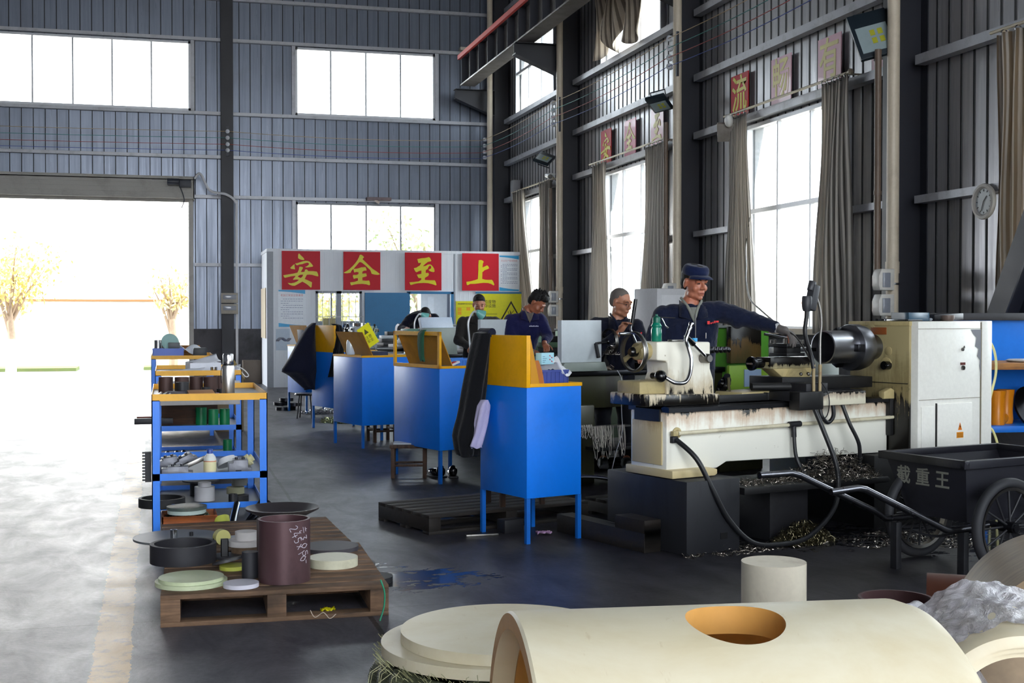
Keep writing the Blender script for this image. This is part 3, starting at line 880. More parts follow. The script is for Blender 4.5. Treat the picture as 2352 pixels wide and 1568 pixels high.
MB().cyl((-.1, -.04, -.03), (.0, -.06, -.09), .03, n=10).build('bulb', plain('#c9b8ae', .4), t)

# --- curtains (one mesh each, real folds)
def curtain(y0, y1, y0b, y1b, z1, z0, label, seed, depth=.1, folds=9, col='#7f7b76'):
    rnd = random.Random(seed); ph = [rnd.uniform(-.6, .6) for _ in range(folds + 2)]
    x = 7.44
    def fn(u, v):
        w = v ** 1.3
        a = (y0 + (y1 - y0) * u) * (1 - w) + (y0b + (y1b - y0b) * u) * w
        k = u * folds; i = int(k)
        d = math.sin(k * 2 * PI + ph[min(i, folds)] * .7) * depth * (.55 + .45 * math.sin(v * 2.2 + seed)) * .6
        return (x + d + .02 * math.sin(v * 5 + u * 4), a + .012 * math.sin(v * 9 + u * 20), z1 + (z0 - z1) * v)
    t = thing('curtain', (0, 0, 0), 0, label, 'curtain', 'long curtains at the window wall')
    m = MB().grid(fn, folds * 8, 26)
    tt = NT('striped curtain cloth')
    w2 = tt.n('ShaderNodeTexWave', wave_type='BANDS', bands_direction='X'); tt.l(tt.coord((1, 1, 1), 'UV'), w2.inputs[0]); w2.inputs['Scale'].default_value = 11; w2.inputs['Distortion'].default_value = .5
    tt.set(color=tt.mix(tt.ramp(w2.outputs[0], [(.4, 0), (.75, 1)]), col, '#d2ccc4'), rough=.85)
    tr = tt.n('ShaderNodeBsdfTranslucent'); tr.inputs[0].default_value = lin('#c9c0b4'); mx = tt.n('ShaderNodeMixShader'); mx.inputs[0].default_value = .25
    tt.l(tt.b.outputs[0], mx.inputs[1]); tt.l(tr.outputs[0], mx.inputs[2]); tt.l(mx.outputs[0], tt.out.inputs[0])
    m.build('cloth', tt.m, t, solid=.004)
    n = 5
    for k in range(n):
        yy = y0 + (y1 - y0) * (k + .5) / n
        MB().lathe([(.028, -.006), (.036, -.006), (.036, .006), (.028, .006)], 14, (x, yy, z1 + .0), (0, 1, 0), closed=True).build('curtain_ring', steel(), t)
    return t
curtain(27.35, 26.5, 27.0, 25.7, 4.18, 1.3, 'pale striped curtain gathered at the left of the farthest window', 1, folds=8)
curtain(25.3, 24.5, 25.4, 24.2, 4.18, 1.15, 'dark striped curtain right of the farthest window', 2, folds=6)
curtain(21.95, 21.2, 22.1, 21.1, 4.16, 1.3, 'light striped curtain at the left of the middle window', 3, folds=7)
curtain(19.3, 18.4, 19.5, 18.3, 4.16, 1.2, 'dark striped curtain at the right of the middle window', 4, folds=7)
curtain(16.15, 15.55, 16.25, 15.3, 4.16, 1.2, 'striped curtain hanging left of the largest window', 5, folds=7)
curtain(13.6, 12.95, 13.75, 12.85, 4.17, 1.25, 'grey striped curtain hanging right of the largest window', 6, folds=7)
curtain(10.3, 9.3, 10.25, 9.25, 4.05, 1.28, 'brown curtain at the right edge behind the steel brace', 7, folds=6, col='#8a765e')
for i, (a, b) in enumerate(((24.4, 27.5), (18.5, 22.1), (12.95, 16.3), (7.1, 10.4))):
    zr = 4.2 if i != 3 else 4.09
    o = MB().cyl((7.44, a, zr), (7.44, b, zr), .016, n=12).box(7.44, 7.66, a + .1, a + .12, zr - .01, zr + .01).box(7.44, 7.66, b - .12, b - .1, zr - .01, zr + .01).ball((7.44, a - .02, 4.2 if i != 3 else 4.09), .035).build('curtain_rod', plain('#d9cdb4', .4))
    tag(o, 'cream curtain rod over the ' + ['farthest', 'middle', 'largest', 'nearest'][i] + ' window', 'curtain rod', 'curtain rods')
# cloth thrown over the upper window
t = thing('hanging_cloth', (0, 0, 0), 0, 'loose beige striped cloth dangling in the upper window', 'cloth')
def fn(u, v):
    a = 21.75 + (19.7 - 21.75) * u
    low = 7.45 - (.9 + .6 * abs(math.sin(u * PI * 2.6 + .6)) ** .7) * v
    return (7.42 + .12 * math.sin(u * 26 + v * 2) * (.4 + v * .6), a + .1 * math.sin(v * 5 + u * 9), low)
MB().grid(fn, 60, 16).build('cloth', fabric('#d6c9b6', stripes=('#85796c', 9)), t, solid=.005)

# --- small fittings on the window wall
def flood(loc, rot, label, s=1.0, lit=False):
    t = thing('flood_light', loc, 0, label, 'floodlight', 'floodlights on the window wall', rot)
    MB().box(-.2 * s, .2 * s, -.025, .025, -.28 * s, .28 * s).box(-.12 * s, .12 * s, .025, .06, -.2 * s, .2 * s).build('housing', plain('#1f2a33', .4), t, bevel=.008)
    MB().box(-.16 * s, .16 * s, -.032, -.024, -.22 * s, .1 * s).build('diffuser', plain('#9fb0b4', .25), t, smooth=0)
    m = MB()
    for i in range(2):
        for j in range(2): m.box(-.03 * s + i * .08 * s, .02 * s + i * .08 * s, -.036, -.031, -.13 * s + j * .1 * s, -.06 * s + j * .1 * s)
    m.build('led_chip', plain('#b8b838', .4), t, smooth=0)
    MB().tube([(-.15 * s, .04, 0), (-.15 * s, .18, .05), (.15 * s, .18, .05), (.15 * s, .04, 0)], .012, 6).build('bracket', bd_, t)
    return t
flood((7.16, 12.0, 4.4), (R(-24), R(-14), R(-22)), 'large black floodlight in front of a pale sign, right of the biggest window')
flood((7.1, 17.85, 4.62), (R(70), R(-10), R(-40)), 'thin floodlight on the column behind the capped worker', .75)
flood((7.08, 23.75, 4.5), (R(-62), R(20), R(-30)), 'grey floodlight on the column behind the farthest curtains', .8)
t = thing('security_camera', (7.12, 23.6, 4.15), 0, 'small white security camera below the far floodlight', 'camera')
MB().cyl((0, .1, .02), (0, -.1, -.02), .05, n=14).build('body', plain('#c9ccd0', .4), t)
MB().cyl((0, -.1, -.02), (0, -.112, -.022), .043, n=14).build('lens', plain('#111318', .15), t)
MB().box(-.02, .14, .02, .05, .03, .06).build('arm', plain('#c9ccd0', .4), t)
tag(MB().box(7.5, 7.67, 27.6, 27.85, 4.1, 4.5).build('junction_box', paint('#a0a0a4', .5), bevel=.01), 'grey junction box above the farthest curtain', 'box')
t = thing('spot_lamp', (7.4, 16.15, 4.0), 0, 'tilted grey lamp with a round white bulb on the column right side', 'lamp', None, (R(30), 0, R(-30)))
MB().box(-.12, .12, -.04, .04, -.16, .1).build('housing', paint('#9a938c', .5), t, bevel=.01)
MB().ball((.05, -.08, .16), (.06, .06, .09)).build('bulb', plain('#f2f2ee', .3), t)
t = thing('wall_clock', (XW - .17, 10.6, 2.545), R(-90), 'round white wall clock on the girt near the steel brace', 'clock')
MB().lathe([(.125, 0), (.165, 0), (.172, .02), (.165, .04), (.14, .045), (.125, .03)], 40, (0, 0, 0), (0, -1, 0), closed=True).build('rim', plain('#cfcac2', .4), t)
MB().lathe([(0, .0), (.13, .0), (.13, .02), (0, .02)], 36, (0, 0, 0), (0, -1, 0)).build('dial', plain('#aab0b0', .4), t)
m = MB()
for k in range(12):
    a = R(30 * k); m.obox((.105 * math.sin(a), -.022, .105 * math.cos(a)), (.006, .003, .018), (0, a, 0))
m.build('hour_mark', blk, t, smooth=0)
for k, (a, l) in enumerate(((R(200), .09), (R(45), .07))):
    MB().obox((l / 2 * math.sin(a), -.026, l / 2 * math.cos(a)), (.008, .003, l), (0, a, 0)).build('clock_hand', blk, t, smooth=0)
# diagonal brace at the right
t = thing('steel_brace', (0, 0, 0), 0, 'dark diagonal steel brace rising to the right behind the electrical cabinet', 'brace')
q = MB(); p0, p1 = Vector((6.99, 10.35, .0)), Vector((7.015, 7.65, 4.8))
dv = (p1 - p0); L = dv.length; Mq = Matrix.Translation(p0) @ dv.to_track_quat('Z', 'X').to_matrix().to_4x4()
q.M = Mq; q.box(-.11, .11, -.12, -.105, 0, L).box(-.11, .11, .105, .12, 0, L).box(-.006, .006, -.11, .11, 0, L)
q.build('beam', navy, t, smooth=0)
MB().box(6.85, 7.15, 10.2, 10.5, 0, .02).build('foot_plate', navy, t)
# ================================================================= MACHINES
ANG = R(17.3)
cream = paint('#e8e3cf', .42, dirt='#3a2410', amount=.13, scale=2.6, streak=.35, grain=.05, coat=.1)
cream_dirty = paint('#b9a878', .5, dirt='#2a1f10', amount=.34, scale=3.2, streak=.45, grain=.1)
iron = paint('#26262a', .5, .3, dirt='#0c0b0b', amount=.3, scale=6)
blackoil = paint('#121214', .5, .1, dirt='#050505', amount=.3, scale=6)
chrome = steel('#b5b7bb', .14, 6, .1)
worn = steel('#8d8a86', .3, 8, .3)
darksteel = steel('#4a4b50', .28, 8, .3)
rubber = plain('#15161a', .45)
knob = plain('#0b0b0d', .25)

def stained(base, stain, z_lo, z_hi, up=True, thr=.5):
    """cream paint with oily runs that start at an edge of the casting (object coordinates)"""
    t = NT('oil stained paint')
    co = t.coord()
    sep = t.n('ShaderNodeSeparateXYZ'); t.l(co, sep.inputs[0])
    run = t.noise(t.coord((14, 14, 1.2)), 1.4, 5, .7, .3)
    bl = t.noise(co, 5, 6, .7, .4)
    g = t.math('DIVIDE', t.math('SUBTRACT', sep.outputs[2], z_lo), z_hi - z_lo, True)
    f = t.math('ADD', t.math('MULTIPLY', g, .55), t.math('ADD', t.math('MULTIPLY', run, .5), t.math('MULTIPLY', bl, .35)))
    rust = t.ramp(f, [(thr + .2, 0), (thr + .34, .55)]); tar = t.ramp(f, [(thr + .38, 0), (thr + .42, 1)])
    specks = t.ramp(t.noise(co, 11, 5, .7), [(.66, 0), (.72, .8)])
    c = t.mix(rust, base, stain); c = t.mix(specks, c, '#8a7a58'); c = t.mix(tar, c, '#100d0a')
    t.set(color=c, rough=t.math('ADD', .42, t.math('MULTIPLY', tar, -.15)))
    return t.m
bed_paint = stained('#f0eee2', '#b07a34', .6, .92)
end_paint = stained('#c8b68a', '#8a6a3a', .62, .9, thr=.42)
tail_paint = stained('#efeada', '#a58a52', 1.35, .9, thr=.5)
head_side = stained('#a89a70', '#5c4c28', 1.45, .5, thr=.36)

def handwheel(m_rim, m_spoke, r, parent, loc, axis=(-1, 0, 0), spokes=3, hub_m=None, handle=None, thick=.017):
    q = Vector(axis).to_track_quat('Z', 'Y')
    w = thing('handwheel', loc); w.parent = parent
    w.rotation_mode = 'QUATERNION'; w.rotation_quaternion = q
    n = 48
    m = MB().lathe([(r - thick * .9, -.012), (r - thick * .3, -.018), (r, -.012), (r + .002, 0), (r, .012), (r - thick * .3, .018), (r - thick * .9, .012)], n, closed=True)
    m.build('rim', m_rim, w)
    for k in range(spokes):
        a = 2 * PI * k / spokes + .5
        s = MB(Matrix.Rotation(a, 4, 'Z')); s.prism([(.02, -.022), (r * .5, -.012), (r - .008, -.018), (r - .008, .018), (r * .5, .012), (.02, .022)], -.007, .007, 'z')
        s.build('spoke', m_spoke, w, bevel=.003)
    MB().lathe([(0, -.03), (.026, -.03), (.03, -.02), (.03, .02), (.02, .035), (0, .035)], 20).build('hub', hub_m or knob, w)
    if handle is not None:
        a = handle; c = Vector((math.cos(a) * (r - .012), math.sin(a) * (r - .012), .015))
        MB().lathe([(.006, 0), (.009, .02), (.012, .06), (.009, .085), (0, .09)], 12, c, (0, 0, 1)).build('grip', chrome, w)
    return w

# ---- the near lathe
LA = thing('lathe', (3.034, 7.166, 0), ANG, 'cream oil-stained lathe nearest the camera, resting on black steel blocks', 'lathe', 'lathes in the diagonal row')
m = MB().box(0, .43, 0, .8, 0, .45)
m.build('support_block', paint('#2a2b30', .55, .3, dirt='#101014', amount=.3, scale=2.5, streak=.3), LA, bevel=.006)
MB().box(.27, .325, -.003, .01, .08, .12).build('slot', blackoil, LA, smooth=0)
MB().box(.8, 1.14, .12, .42, 0, .34).build('support_block', iron, LA, bevel=.004)
MB().box(1.75, 2.7, .1, .75, 0, .5).build('support_block', blackoil, LA, bevel=.004)
# bed casting
m = MB().prism([(.005, .49), (.42, .49), (.5, .525), (1.99, .5), (1.99, .86), (.005, .86)], .2, .56, 'y')
m.build('bed', bed_paint, LA, bevel=.012)
m = MB().prism([(-.005, .455), (.34, .455), (.36, .465), (.36, .495), (.32, .505), (-.005, .505)], .13, .6, 'y')
m.build('foot_flange', end_paint, LA, bevel=.006)
MB().box(-.006, .004, .235, .53, .53, .8).build('end_cover', end_paint, LA, bevel=.003)
MB().box(-.012, .0, .25, .5, .8, .875).build('oil_trough', blackoil, LA)
for a, b in ((.17, .245), (.5, .575)):
    MB().prism([(a, .858), (b, .858), (b, .885), ((a + b) / 2 + .012, .895), ((a + b) / 2 - .012, .895), (a, .885)], .0, 2.02, 'x').build('guideway', darksteel, LA)
MB().box(.02, 2.0, .245, .5, .84, .862).build('bed_web', blackoil, LA)
MB().box(1.97, 2.03, .155, .2, .62, .93).build('lead_screw_bracket', blackoil, LA, bevel=.008)
MB().prism([(1.9, .88), (2.02, .88), (2.02, .93), (1.97, .955), (1.9, .93)], .15, .2, 'y').build('oil_cup_bracket', cream_dirty, LA, bevel=.004)
# tail stock
T = MB().prism([(.05, .955), (.44, .95), (.432, 1.05), (.405, 1.12), (.405, 1.29), (-.03, 1.295), (-.03, 1.18), (.055, 1.172), (.062, 1.1), (.045, 1.06)], .25, .47, 'y')
tail = T.build('tailstock', tail_paint, LA, bevel=.012, seg=3)
MB().prism([(-.16, .9), (.44, .895), (.44, .96), (-.16, .975)], .2, .56, 'y').build('tailstock_base', tail_paint, tail, bevel=.008)
MB().box(-.15, .06, .27, .5, .97, 1.05).build('step_casting', cream_dirty, tail, bevel=.01)
MB().cyl((-.12, .345, 1.235), (-.02, .345, 1.235), .052, n=28).build('barrel', cream_dirty, tail)
MB().cyl((.4, .345, 1.235), (.47, .345, 1.235), .034, n=24).build('quill', darksteel, tail)
# twist drill
dm = MB(); n = 60; rr = .021; rows = []
for i in range(n + 1):
    a0 = i / n * 2 * PI * 2.6; x = .47 + i / n * .19
    ring = []
    for k in range(12):
        a = 2 * PI * k / 12; f = rr * (1 - .42 * max(0, math.cos(2 * (a - a0))) ** 2)
        f *= 1 if i < n - 5 else max(.05, (n - i) / 5)
        ring.append((x, .345 + f * math.cos(a), 1.235 + f * math.sin(a)))
    rows.append(ring)
fs = [(i * 12 + k, i * 12 + (k + 1) % 12, (i + 1) * 12 + (k + 1) % 12, (i + 1) * 12 + k) for i in range(n) for k in range(12)]
dm.add([p for r_ in rows for p in r_], fs + [tuple(range(12))]); dm.build('drill_bit', darksteel, tail, smooth=30)
handwheel(worn, cream_dirty, .126, tail, (-.135, .345, 1.232), handle=R(100), spokes=2)
# bent levers
m = MB().tube(bez([(-.03, .16, 1.075), (.02, .13, 1.045), (.09, .12, 1.05), (.135, .13, 1.11), (.15, .14, 1.19), (.135, .15, 1.26), (.118, .15, 1.305), (.14, .15, 1.36), (.165, .15, 1.41)], 7), [.013] * 50 + [.0145] * 4 + [.019] * 3, 12)
m.v and m.build('clamp_lever', chrome, tail)
MB().ball((-.05, .19, 1.085), .038).cyl((-.05, .19, 1.085), (-.05, .27, 1.085), .02).build('lever_hub', knob, tail)
MB().cyl((.335, .2, 1.187), (.155, .17, 1.312), .011, n=12).build('quill_lock', chrome, tail)
MB().cyl((.2, .177, 1.281), (.135, .167, 1.326), .019, .015, n=14).ball((.135, .167, 1.327), .016).build('lever_knob', knob, tail)
MB().lathe([(0, 0), (.03, 0), (.03, .07), (.022, .085), (0, .085)], 20, (.335, .26, 1.187), (0, -1, 0)).build('lock_boss', worn, tail)
MB().cyl((.245, .253, .955), (.245, .245, .955), .012, n=16).build('bolt', blackoil, tail)
# carriage with slides
CR = MB().box(1.0, 1.66, .12, .62, .895, .955).box(1.1, 1.3, .1, .62, .93, 1.01).build('carriage', iron, LA, bevel=.006)
MB().box(1.225, 1.63, .07, .13, .862, .95).build('way_cover', stained('#dcd6c0', '#6a3a10', .86, .96, thr=.42), CR, bevel=.005)
MB().box(1.0, 1.22, .06, .16, .84, .96).build('dovetail_end', blackoil, CR, bevel=.008)
MB().prism([(1.08, .955), (1.95, .955), (1.95, 1.03), (1.08, 1.045)], .3, .62, 'y').build('cross_slide', blackoil, CR, bevel=.004)
MB().prism([(.72, .9), (1.02, .9), (1.02, .955), (.76, .95)], .34, .6, 'y').build('front_apron', cream_dirty, CR, bevel=.004)
MB().cyl((1.3, .45, 1.04), (1.3, .45, 1.1), .135, .1, n=30).build('swivel', cream_dirty, CR)
MB().prism([(1.04, 1.12), (1.16, 1.04), (1.42, 1.04), (1.46, 1.13), (1.04, 1.15)], .38, .5, 'y').build('swivel_bracket', cream_dirty, CR, bevel=.006)
MB().box(1.04, 1.45, .37, .52, 1.1, 1.175).build('compound_slide', stained('#c9bd92', '#2a2014', 1.05, 1.2, thr=.3), CR, bevel=.005)
MB().lathe([(.022, 0), (.03, .01), (.03, .075), (.04, .08), (.047, .1), (.047, .115), (.036, .118), (.034, .09), (0, .09)], 28, (1.04, .44, 1.135), (-1, 0, 0)).build('feed_dial', darksteel, CR)
MB().cyl((.94, .44, 1.135), (.93, .44, 1.135), .008).box(.915, .935, .41, .47, 1.13, 1.14).build('dial_handle', chrome, CR)
tp = MB().box(1.19, 1.36, .37, .54, 1.18, 1.202).box(1.21, 1.34, .39, .52, 1.2, 1.245).box(1.185, 1.365, .365, .545, 1.243, 1.266).build('tool_post', blackoil, CR, bevel=.003)
for x in (1.2, 1.235, 1.32, 1.35):
    for y in (.38, .53):
        MB().cyl((x, y, 1.26), (x, y, 1.292), .008, n=6).build('clamp_screw', worn, tp)
MB().cyl((1.275, .455, 1.266), (1.275, .455, 1.31), .022, n=18).build('post_nut', worn, tp)
MB().cyl((1.275, .455, 1.3), (1.2, .6, 1.33), .009, n=10).build('post_lever', chrome, tp)
MB().box(1.33, 1.5, .4, .43, 1.21, 1.235).build('turning_tool', darksteel, tp, bevel=.002)
MB().cyl((.86, .36, .985), (1.2, .22, .985), .026, n=20).build('pipe_handle', blackoil, CR)
MB().lathe([(.02, 0), (.028, 0), (.028, .005), (.02, .005)], 20, (1.2, .22, .985), (.34, -.14, 0), closed=True).build('pipe_mouth', worn, CR)
handwheel(knob, knob, .065, CR, (.83, .6, .99), (-.5, .2, .3), thick=.012)
MB().cyl((.8, .5, .935), (.755, .47, 1.0), .009, n=10).cyl((.755, .47, 1.0), (.715, .44, 1.06), .017, .022, n=16).build('feed_lever', chrome, CR)
for x in (1.28, 1.35):
    MB().ball((x, .33, 1.06), .013).build('ball_knob', worn, CR)
MB().box(.45, .92, .27, .3, .9, .945).box(.915, .93, .265, .305, .9, .95).build('telescopic_cover', blackoil, CR, bevel=.002)
# chuck and workpiece
H = MB().box(2.0, 2.62, .02, .56, .5, 1.39).build('headstock', head_side, LA, bevel=.01)
MB().box(1.995, 2.63, .015, .57, 1.385, 1.418).build('top_cover', cream_dirty, H, bevel=.006)
MB().box(1.996, 2.0, .03, .55, .985, .99).build('seam', blackoil, H, smooth=0)
ck = MB().lathe([(0, 0), (.07, 0), (.07, .005), (.158, .01), (.162, .02), (.162, .085), (.155, .09), (.152, .13), (.13, .14), (.09, .15), (.09, .26)], 56, (1.74, .34, 1.235), (1, 0, 0)).build('chuck', steel('#85868c', .3, 2, .1), LA, smooth=30)
for k in range(3):
    a = 2 * PI * k / 3 + R(60); c = Vector((1.72, .34 + .1 * math.cos(a), 1.235 + .1 * math.sin(a)))
    MB().obox(c, (.07, .1, .05), (-a if False else a, 0, 0)).build('chuck_jaw', darksteel, ck, bevel=.004)
wk = MB().lathe([(.106, 0), (.114, .002), (.114, .26), (.106, .26)], 56, (1.50, .34, 1.24), (1, 0, 0), closed=True).build('steel_sleeve', steel('#b0b1b6', .27, 2, .05), LA, smooth=30)
wk['label'] = 'bright steel sleeve held in the chuck'
for y, z, r in ((.43, 1.24, .05), (.2, 1.21, .03), (.22, 1.12, .045), (.36, 1.38, .03)):
    MB().lathe([(r, 0), (r, .004), (r * .8, .006), (0, .006)], 28, (2.0, y, z), (-1, 0, 0)).build('dial_plate', cream_dirty, H)
MB().cyl((2.0, .2, 1.11), (1.95, .2, 1.11), .03, n=18).ball((1.955, .17, 1.11), .014).build('speed_knob', knob, H)
MB().box(1.994, 2.0, .22, .36, 1.325, 1.375).build('name_plate', paint('#8a4a20', .5, amount=.3), H, bevel=.001)
white = paint('#f1f0e8', .4, dirt='#a08a50', amount=.06, scale=2, streak=.3)
E1 = MB().box(2.02, 2.68, -.04, .3, .42, 1.418).build('electrical_cabinet', white, LA, bevel=.006)
MB().box(2.69, 2.8, -.045, .4, .42, 1.42).build('side_panel', white, E1, bevel=.004)
grv = plain('#7d7460', .6)
m = MB().box(2.02, 2.69, -.043, -.039, 1.365, 1.368).box(2.03, 2.69, -.043, -.039, .875, .878).box(2.68, 2.692, -.041, -.02, .42, 1.41)
m.build('panel_gap', grv, E1, smooth=0)
MB().box(2.21, 2.58, -.052, -.04, .44, .845).build('lower_door', white, E1, bevel=.004)
MB().box(2.05, 2.18, -.048, -.04, .5, .83).build('narrow_door', white, E1, bevel=.003)
MB().box(2.2, 2.207, -.05, -.04, .43, .85).build('door_gap', blackoil, E1, smooth=0)
m = MB().prism([(2.57, 1.36), (2.68, 1.36), (2.68, 1.02), (2.665, 1.1), (2.67, 1.14), (2.64, 1.17), (2.655, 1.22), (2.62, 1.24), (2.63, 1.3), (2.595, 1.33)], -.0425, -.0415, 'y')
m.build('chipped_paint', plain('#7f8087', .7), E1, smooth=0)
m = MB().prism([(2.445, .708), (2.425, .655), (2.465, .655)], -.0545, -.053, 'y'); m.build('warning_triangle', plain('#e07a18', .5), E1, smooth=0)
m = MB().prism([(2.447, .697), (2.438, .678), (2.446, .679), (2.441, .662), (2.452, .682), (2.445, .682)], -.0555, -.0545, 'y'); m.build('lightning_mark', knob, E1, smooth=0)
MB().box(2.41, 2.48, -.0545, -.053, .6, .64).build('warning_label', plain('#e0901c', .5), E1, smooth=0)
m = MB()
for k in range(3): m.box(2.416, 2.474, -.0555, -.0545, .608 + k * .01, .611 + k * .01)
m.build('label_text', plain('#7a4a10', .6), E1, smooth=0)
MB().lathe([(.016, 0), (.016, .012), (.009, .012), (.009, .004), (0, .004)], 18, (2.485, -.04, 1.09), (0, -1, 0)).build('lock', worn, E1)
MB().box(2.46, 2.51, -.045, -.04, 1.11, 1.128).build('rust_plate', plain('#5c2018', .7), E1, smooth=0)
MB().lathe([(.012, 0), (.012, .01), (0, .012)], 16, (2.48, -.04, 1.22), (0, -1, 0)).prism([(2.485, 1.23), (2.5, 1.245), (2.505, 1.228)], -.046, -.04, 'y').build('door_key', worn, E1)
# pipes and hoses
rusty = paint('#a08d68', .5, .1, dirt='#6a3414', amount=.5, scale=9)
cr_pipe = paint('#d8d0b4', .4, dirt='#6a4a20', amount=.2, scale=5)
MB().cyl((.065, .16, .73), (2.0, .16, .75), .0125, n=12).build('feed_rod', cr_pipe, LA)
MB().lathe([(.035, 0), (.035, .008), (.02, .012), (.014, .04), (0, .04)], 24, (.085, .2, .73), (0, -1, 0)).box(.02, .06, .15, .18, .715, .745).build('rod_socket', cream_dirty, LA, bevel=.003)
MB().cyl((1.0, .155, .743), (1.1, .155, .744), .02, n=14).cyl((1.04, .155, .74), (1.04, .15, .66), .017, n=14).build('tee_joint', iron, LA)
MB().tube(bez([(1.04, .15, .67), (1.045, .14, .55), (1.07, .12, .46), (1.12, .1, .39)], 6), .013, 10).build('hose', rubber, LA)
for x, x2 in ((1.157, 1.155), (1.212, 1.215)):
    MB().tube([(x, .09, .87), (x2, .09, 1.115)], .011, 12).cyl((x, .09, .85), (x, .09, .885), .016, n=14).cyl((x2, .09, 1.1), (x2, .09, 1.135), .013, n=14).build('riser_pipe', rusty, LA)
MB().tube(bez([(1.157, .09, .86), (1.19, .03, .7), (1.235, -.03, .5), (1.24, -.05, .36), (1.14, -.1, .2), (.9, -.12, .055), (.68, -.1, .025), (.48, -.06, .05), (.32, -.02, .2), (.2, 0, .4), (.12, .05, .58), (.06, .17, .69)], 8), .0165, 12).build('coolant_hose', rubber, LA)
MB().box(.03, .075, .17, .2, .67, .71).build('hose_port', iron, LA, bevel=.004)
MB().tube(bez([(1.212, .09, .86), (1.225, .08, .79), (1.28, .08, .75), (1.33, .08, .79), (1.345, .1, .87)], 6), .014, 10).build('hose', rubber, LA)
MB().tube(bez([(1.43, .1, .87), (1.46, .06, .74), (1.53, .04, .6), (1.55, .05, .47)], 6), .0135, 10).build('hose', rubber, LA)
MB().tube(bez([(1.155, .09, 1.11), (1.14, .1, 1.2), (1.1, .1, 1.29), (1.085, .1, 1.36), (1.1, .1, 1.46), (1.098, .1, 1.5)], 6), .0145, 12).build('swan_neck', rubber, LA)
nz = MB().lathe([(.022, 0), (.03, .02), (.034, .05), (.034, .09), (.03, .1), (.0, .1)], 20, (1.098, .1, 1.485), (.05, 0, 1)).build('work_lamp', paint('#33343a', .5, amount=.3), LA)
MB().obox((1.15, .1, 1.575), (.055, .06, .17), (0, R(14), 0)).cyl((1.13, .1, 1.62), (1.155, .1, 1.68), .022, .026, n=16).build('lamp_head', paint('#3a3b40', .5, amount=.3), nz, bevel=.006)
MB().tube(bez([(1.18, .1, 1.6), (1.22, .1, 1.5), (1.235, .1, 1.4), (1.225, .1, 1.3), (1.215, .09, 1.12)], 6), .008, 10).build('flexible_conduit', worn, LA)
MB().tube(bez([(1.21, .09, 1.03), (1.24, .05, .96), (1.25, .04, .88), (1.24, .05, .8), (1.2, .06, .77)], 6), .0035, 6).build('thin_wire', rubber, LA)
# chip tray
m = MB().prism([(.45, .385), (1.75, .372), (1.78, .345), (1.75, .33), (.45, .34)], -.02, .5, 'y'); m.build('chip_tray', blackoil, LA, bevel=.004)
# grey cable swooping from the wall window to the lamp arm
tag(MB().tube(bez([(7.4, 15.4, 2.75), (7.3, 15.3, 2.4), (5.48, 11.48, 1.95), (4.82, 10.1, 1.76), (4.41, 9.17, 1.59), (4.22, 8.6, 1.5), (4.12, 8.11, 1.39), (4.09, 7.8, 1.31), (4.11, 7.6, 1.14)], 8), .007, 8).build('hanging_cable', worn), 'thin grey cable swooping down from the window past the gloved hand', 'cable')

# swarf: curled chips
def swarf(c, sx, sy, sz, n, label, name='metal_swarf', parent=None, rz=0, seed=1, col='#9c948a', kind='stuff', r0=.0016, curl=.02):
    rnd = random.Random(seed); m = MB()
    for k in range(n):
        a = rnd.uniform(0, 2 * PI); q = rnd.random() ** .6
        x, y = math.cos(a) * q * sx, math.sin(a) * q * sy
        z = sz * (1 - q * q) * rnd.random()
        d = Vector((rnd.gauss(0, 1), rnd.gauss(0, 1), rnd.gauss(0, .6))).normalized()
        u = d.orthogonal().normalized(); w = d.cross(u); L = rnd.uniform(.02, .09); cr = rnd.uniform(.3, 1) * curl * .5
        pts = []
        nn = 7
        for i in range(nn):
            t_ = i / (nn - 1)
            p = Vector((x, y, z)) + d * L * (t_ - .5) + (u * math.cos(t_ * 9) + w * math.sin(t_ * 9)) * cr
            p.z = max(p.z, .002); pts.append(p)
        m.tube(pts, r0, 3, caps=False)
    o = m.build(name, steel(col, .25, 2, .3), parent, smooth=0, loc=c, rot=(0, 0, rz))
    if label: tag(o, label, 'swarf')
    o['kind'] = kind
    return o
def LW(x, y, z=0):
    return (3.034 + x * math.cos(ANG) - y * math.sin(ANG), 7.166 + x * math.sin(ANG) + y * math.cos(ANG), z)
swarf(LW(1.35, .1, .37), .42, .16, .2, 520, 'tangle of bright metal shavings heaped in the chip tray under the bed', rz=ANG, seed=2)
swarf(LW(.8, .12, .375), .35, .14, .05, 200, 'thin layer of shavings at the left end of the chip tray', rz=ANG, seed=3)
swarf(LW(.95, -.02, 0), .24, .12, .13, 520, 'wiry nest of shavings on the wet floor below the lathe', seed=4, col='#7a7358', curl=.05, rz=ANG)
swarf(LW(.62, -.03, 0), .7, .12, .006, 240, 'loose glittering chips on the floor along the black block', seed=5, rz=ANG)
swarf(LW(1.6, -.35, 0), .5, .35, .012, 260, 'glittering chips on the wet floor around the barrow legs', seed=6)

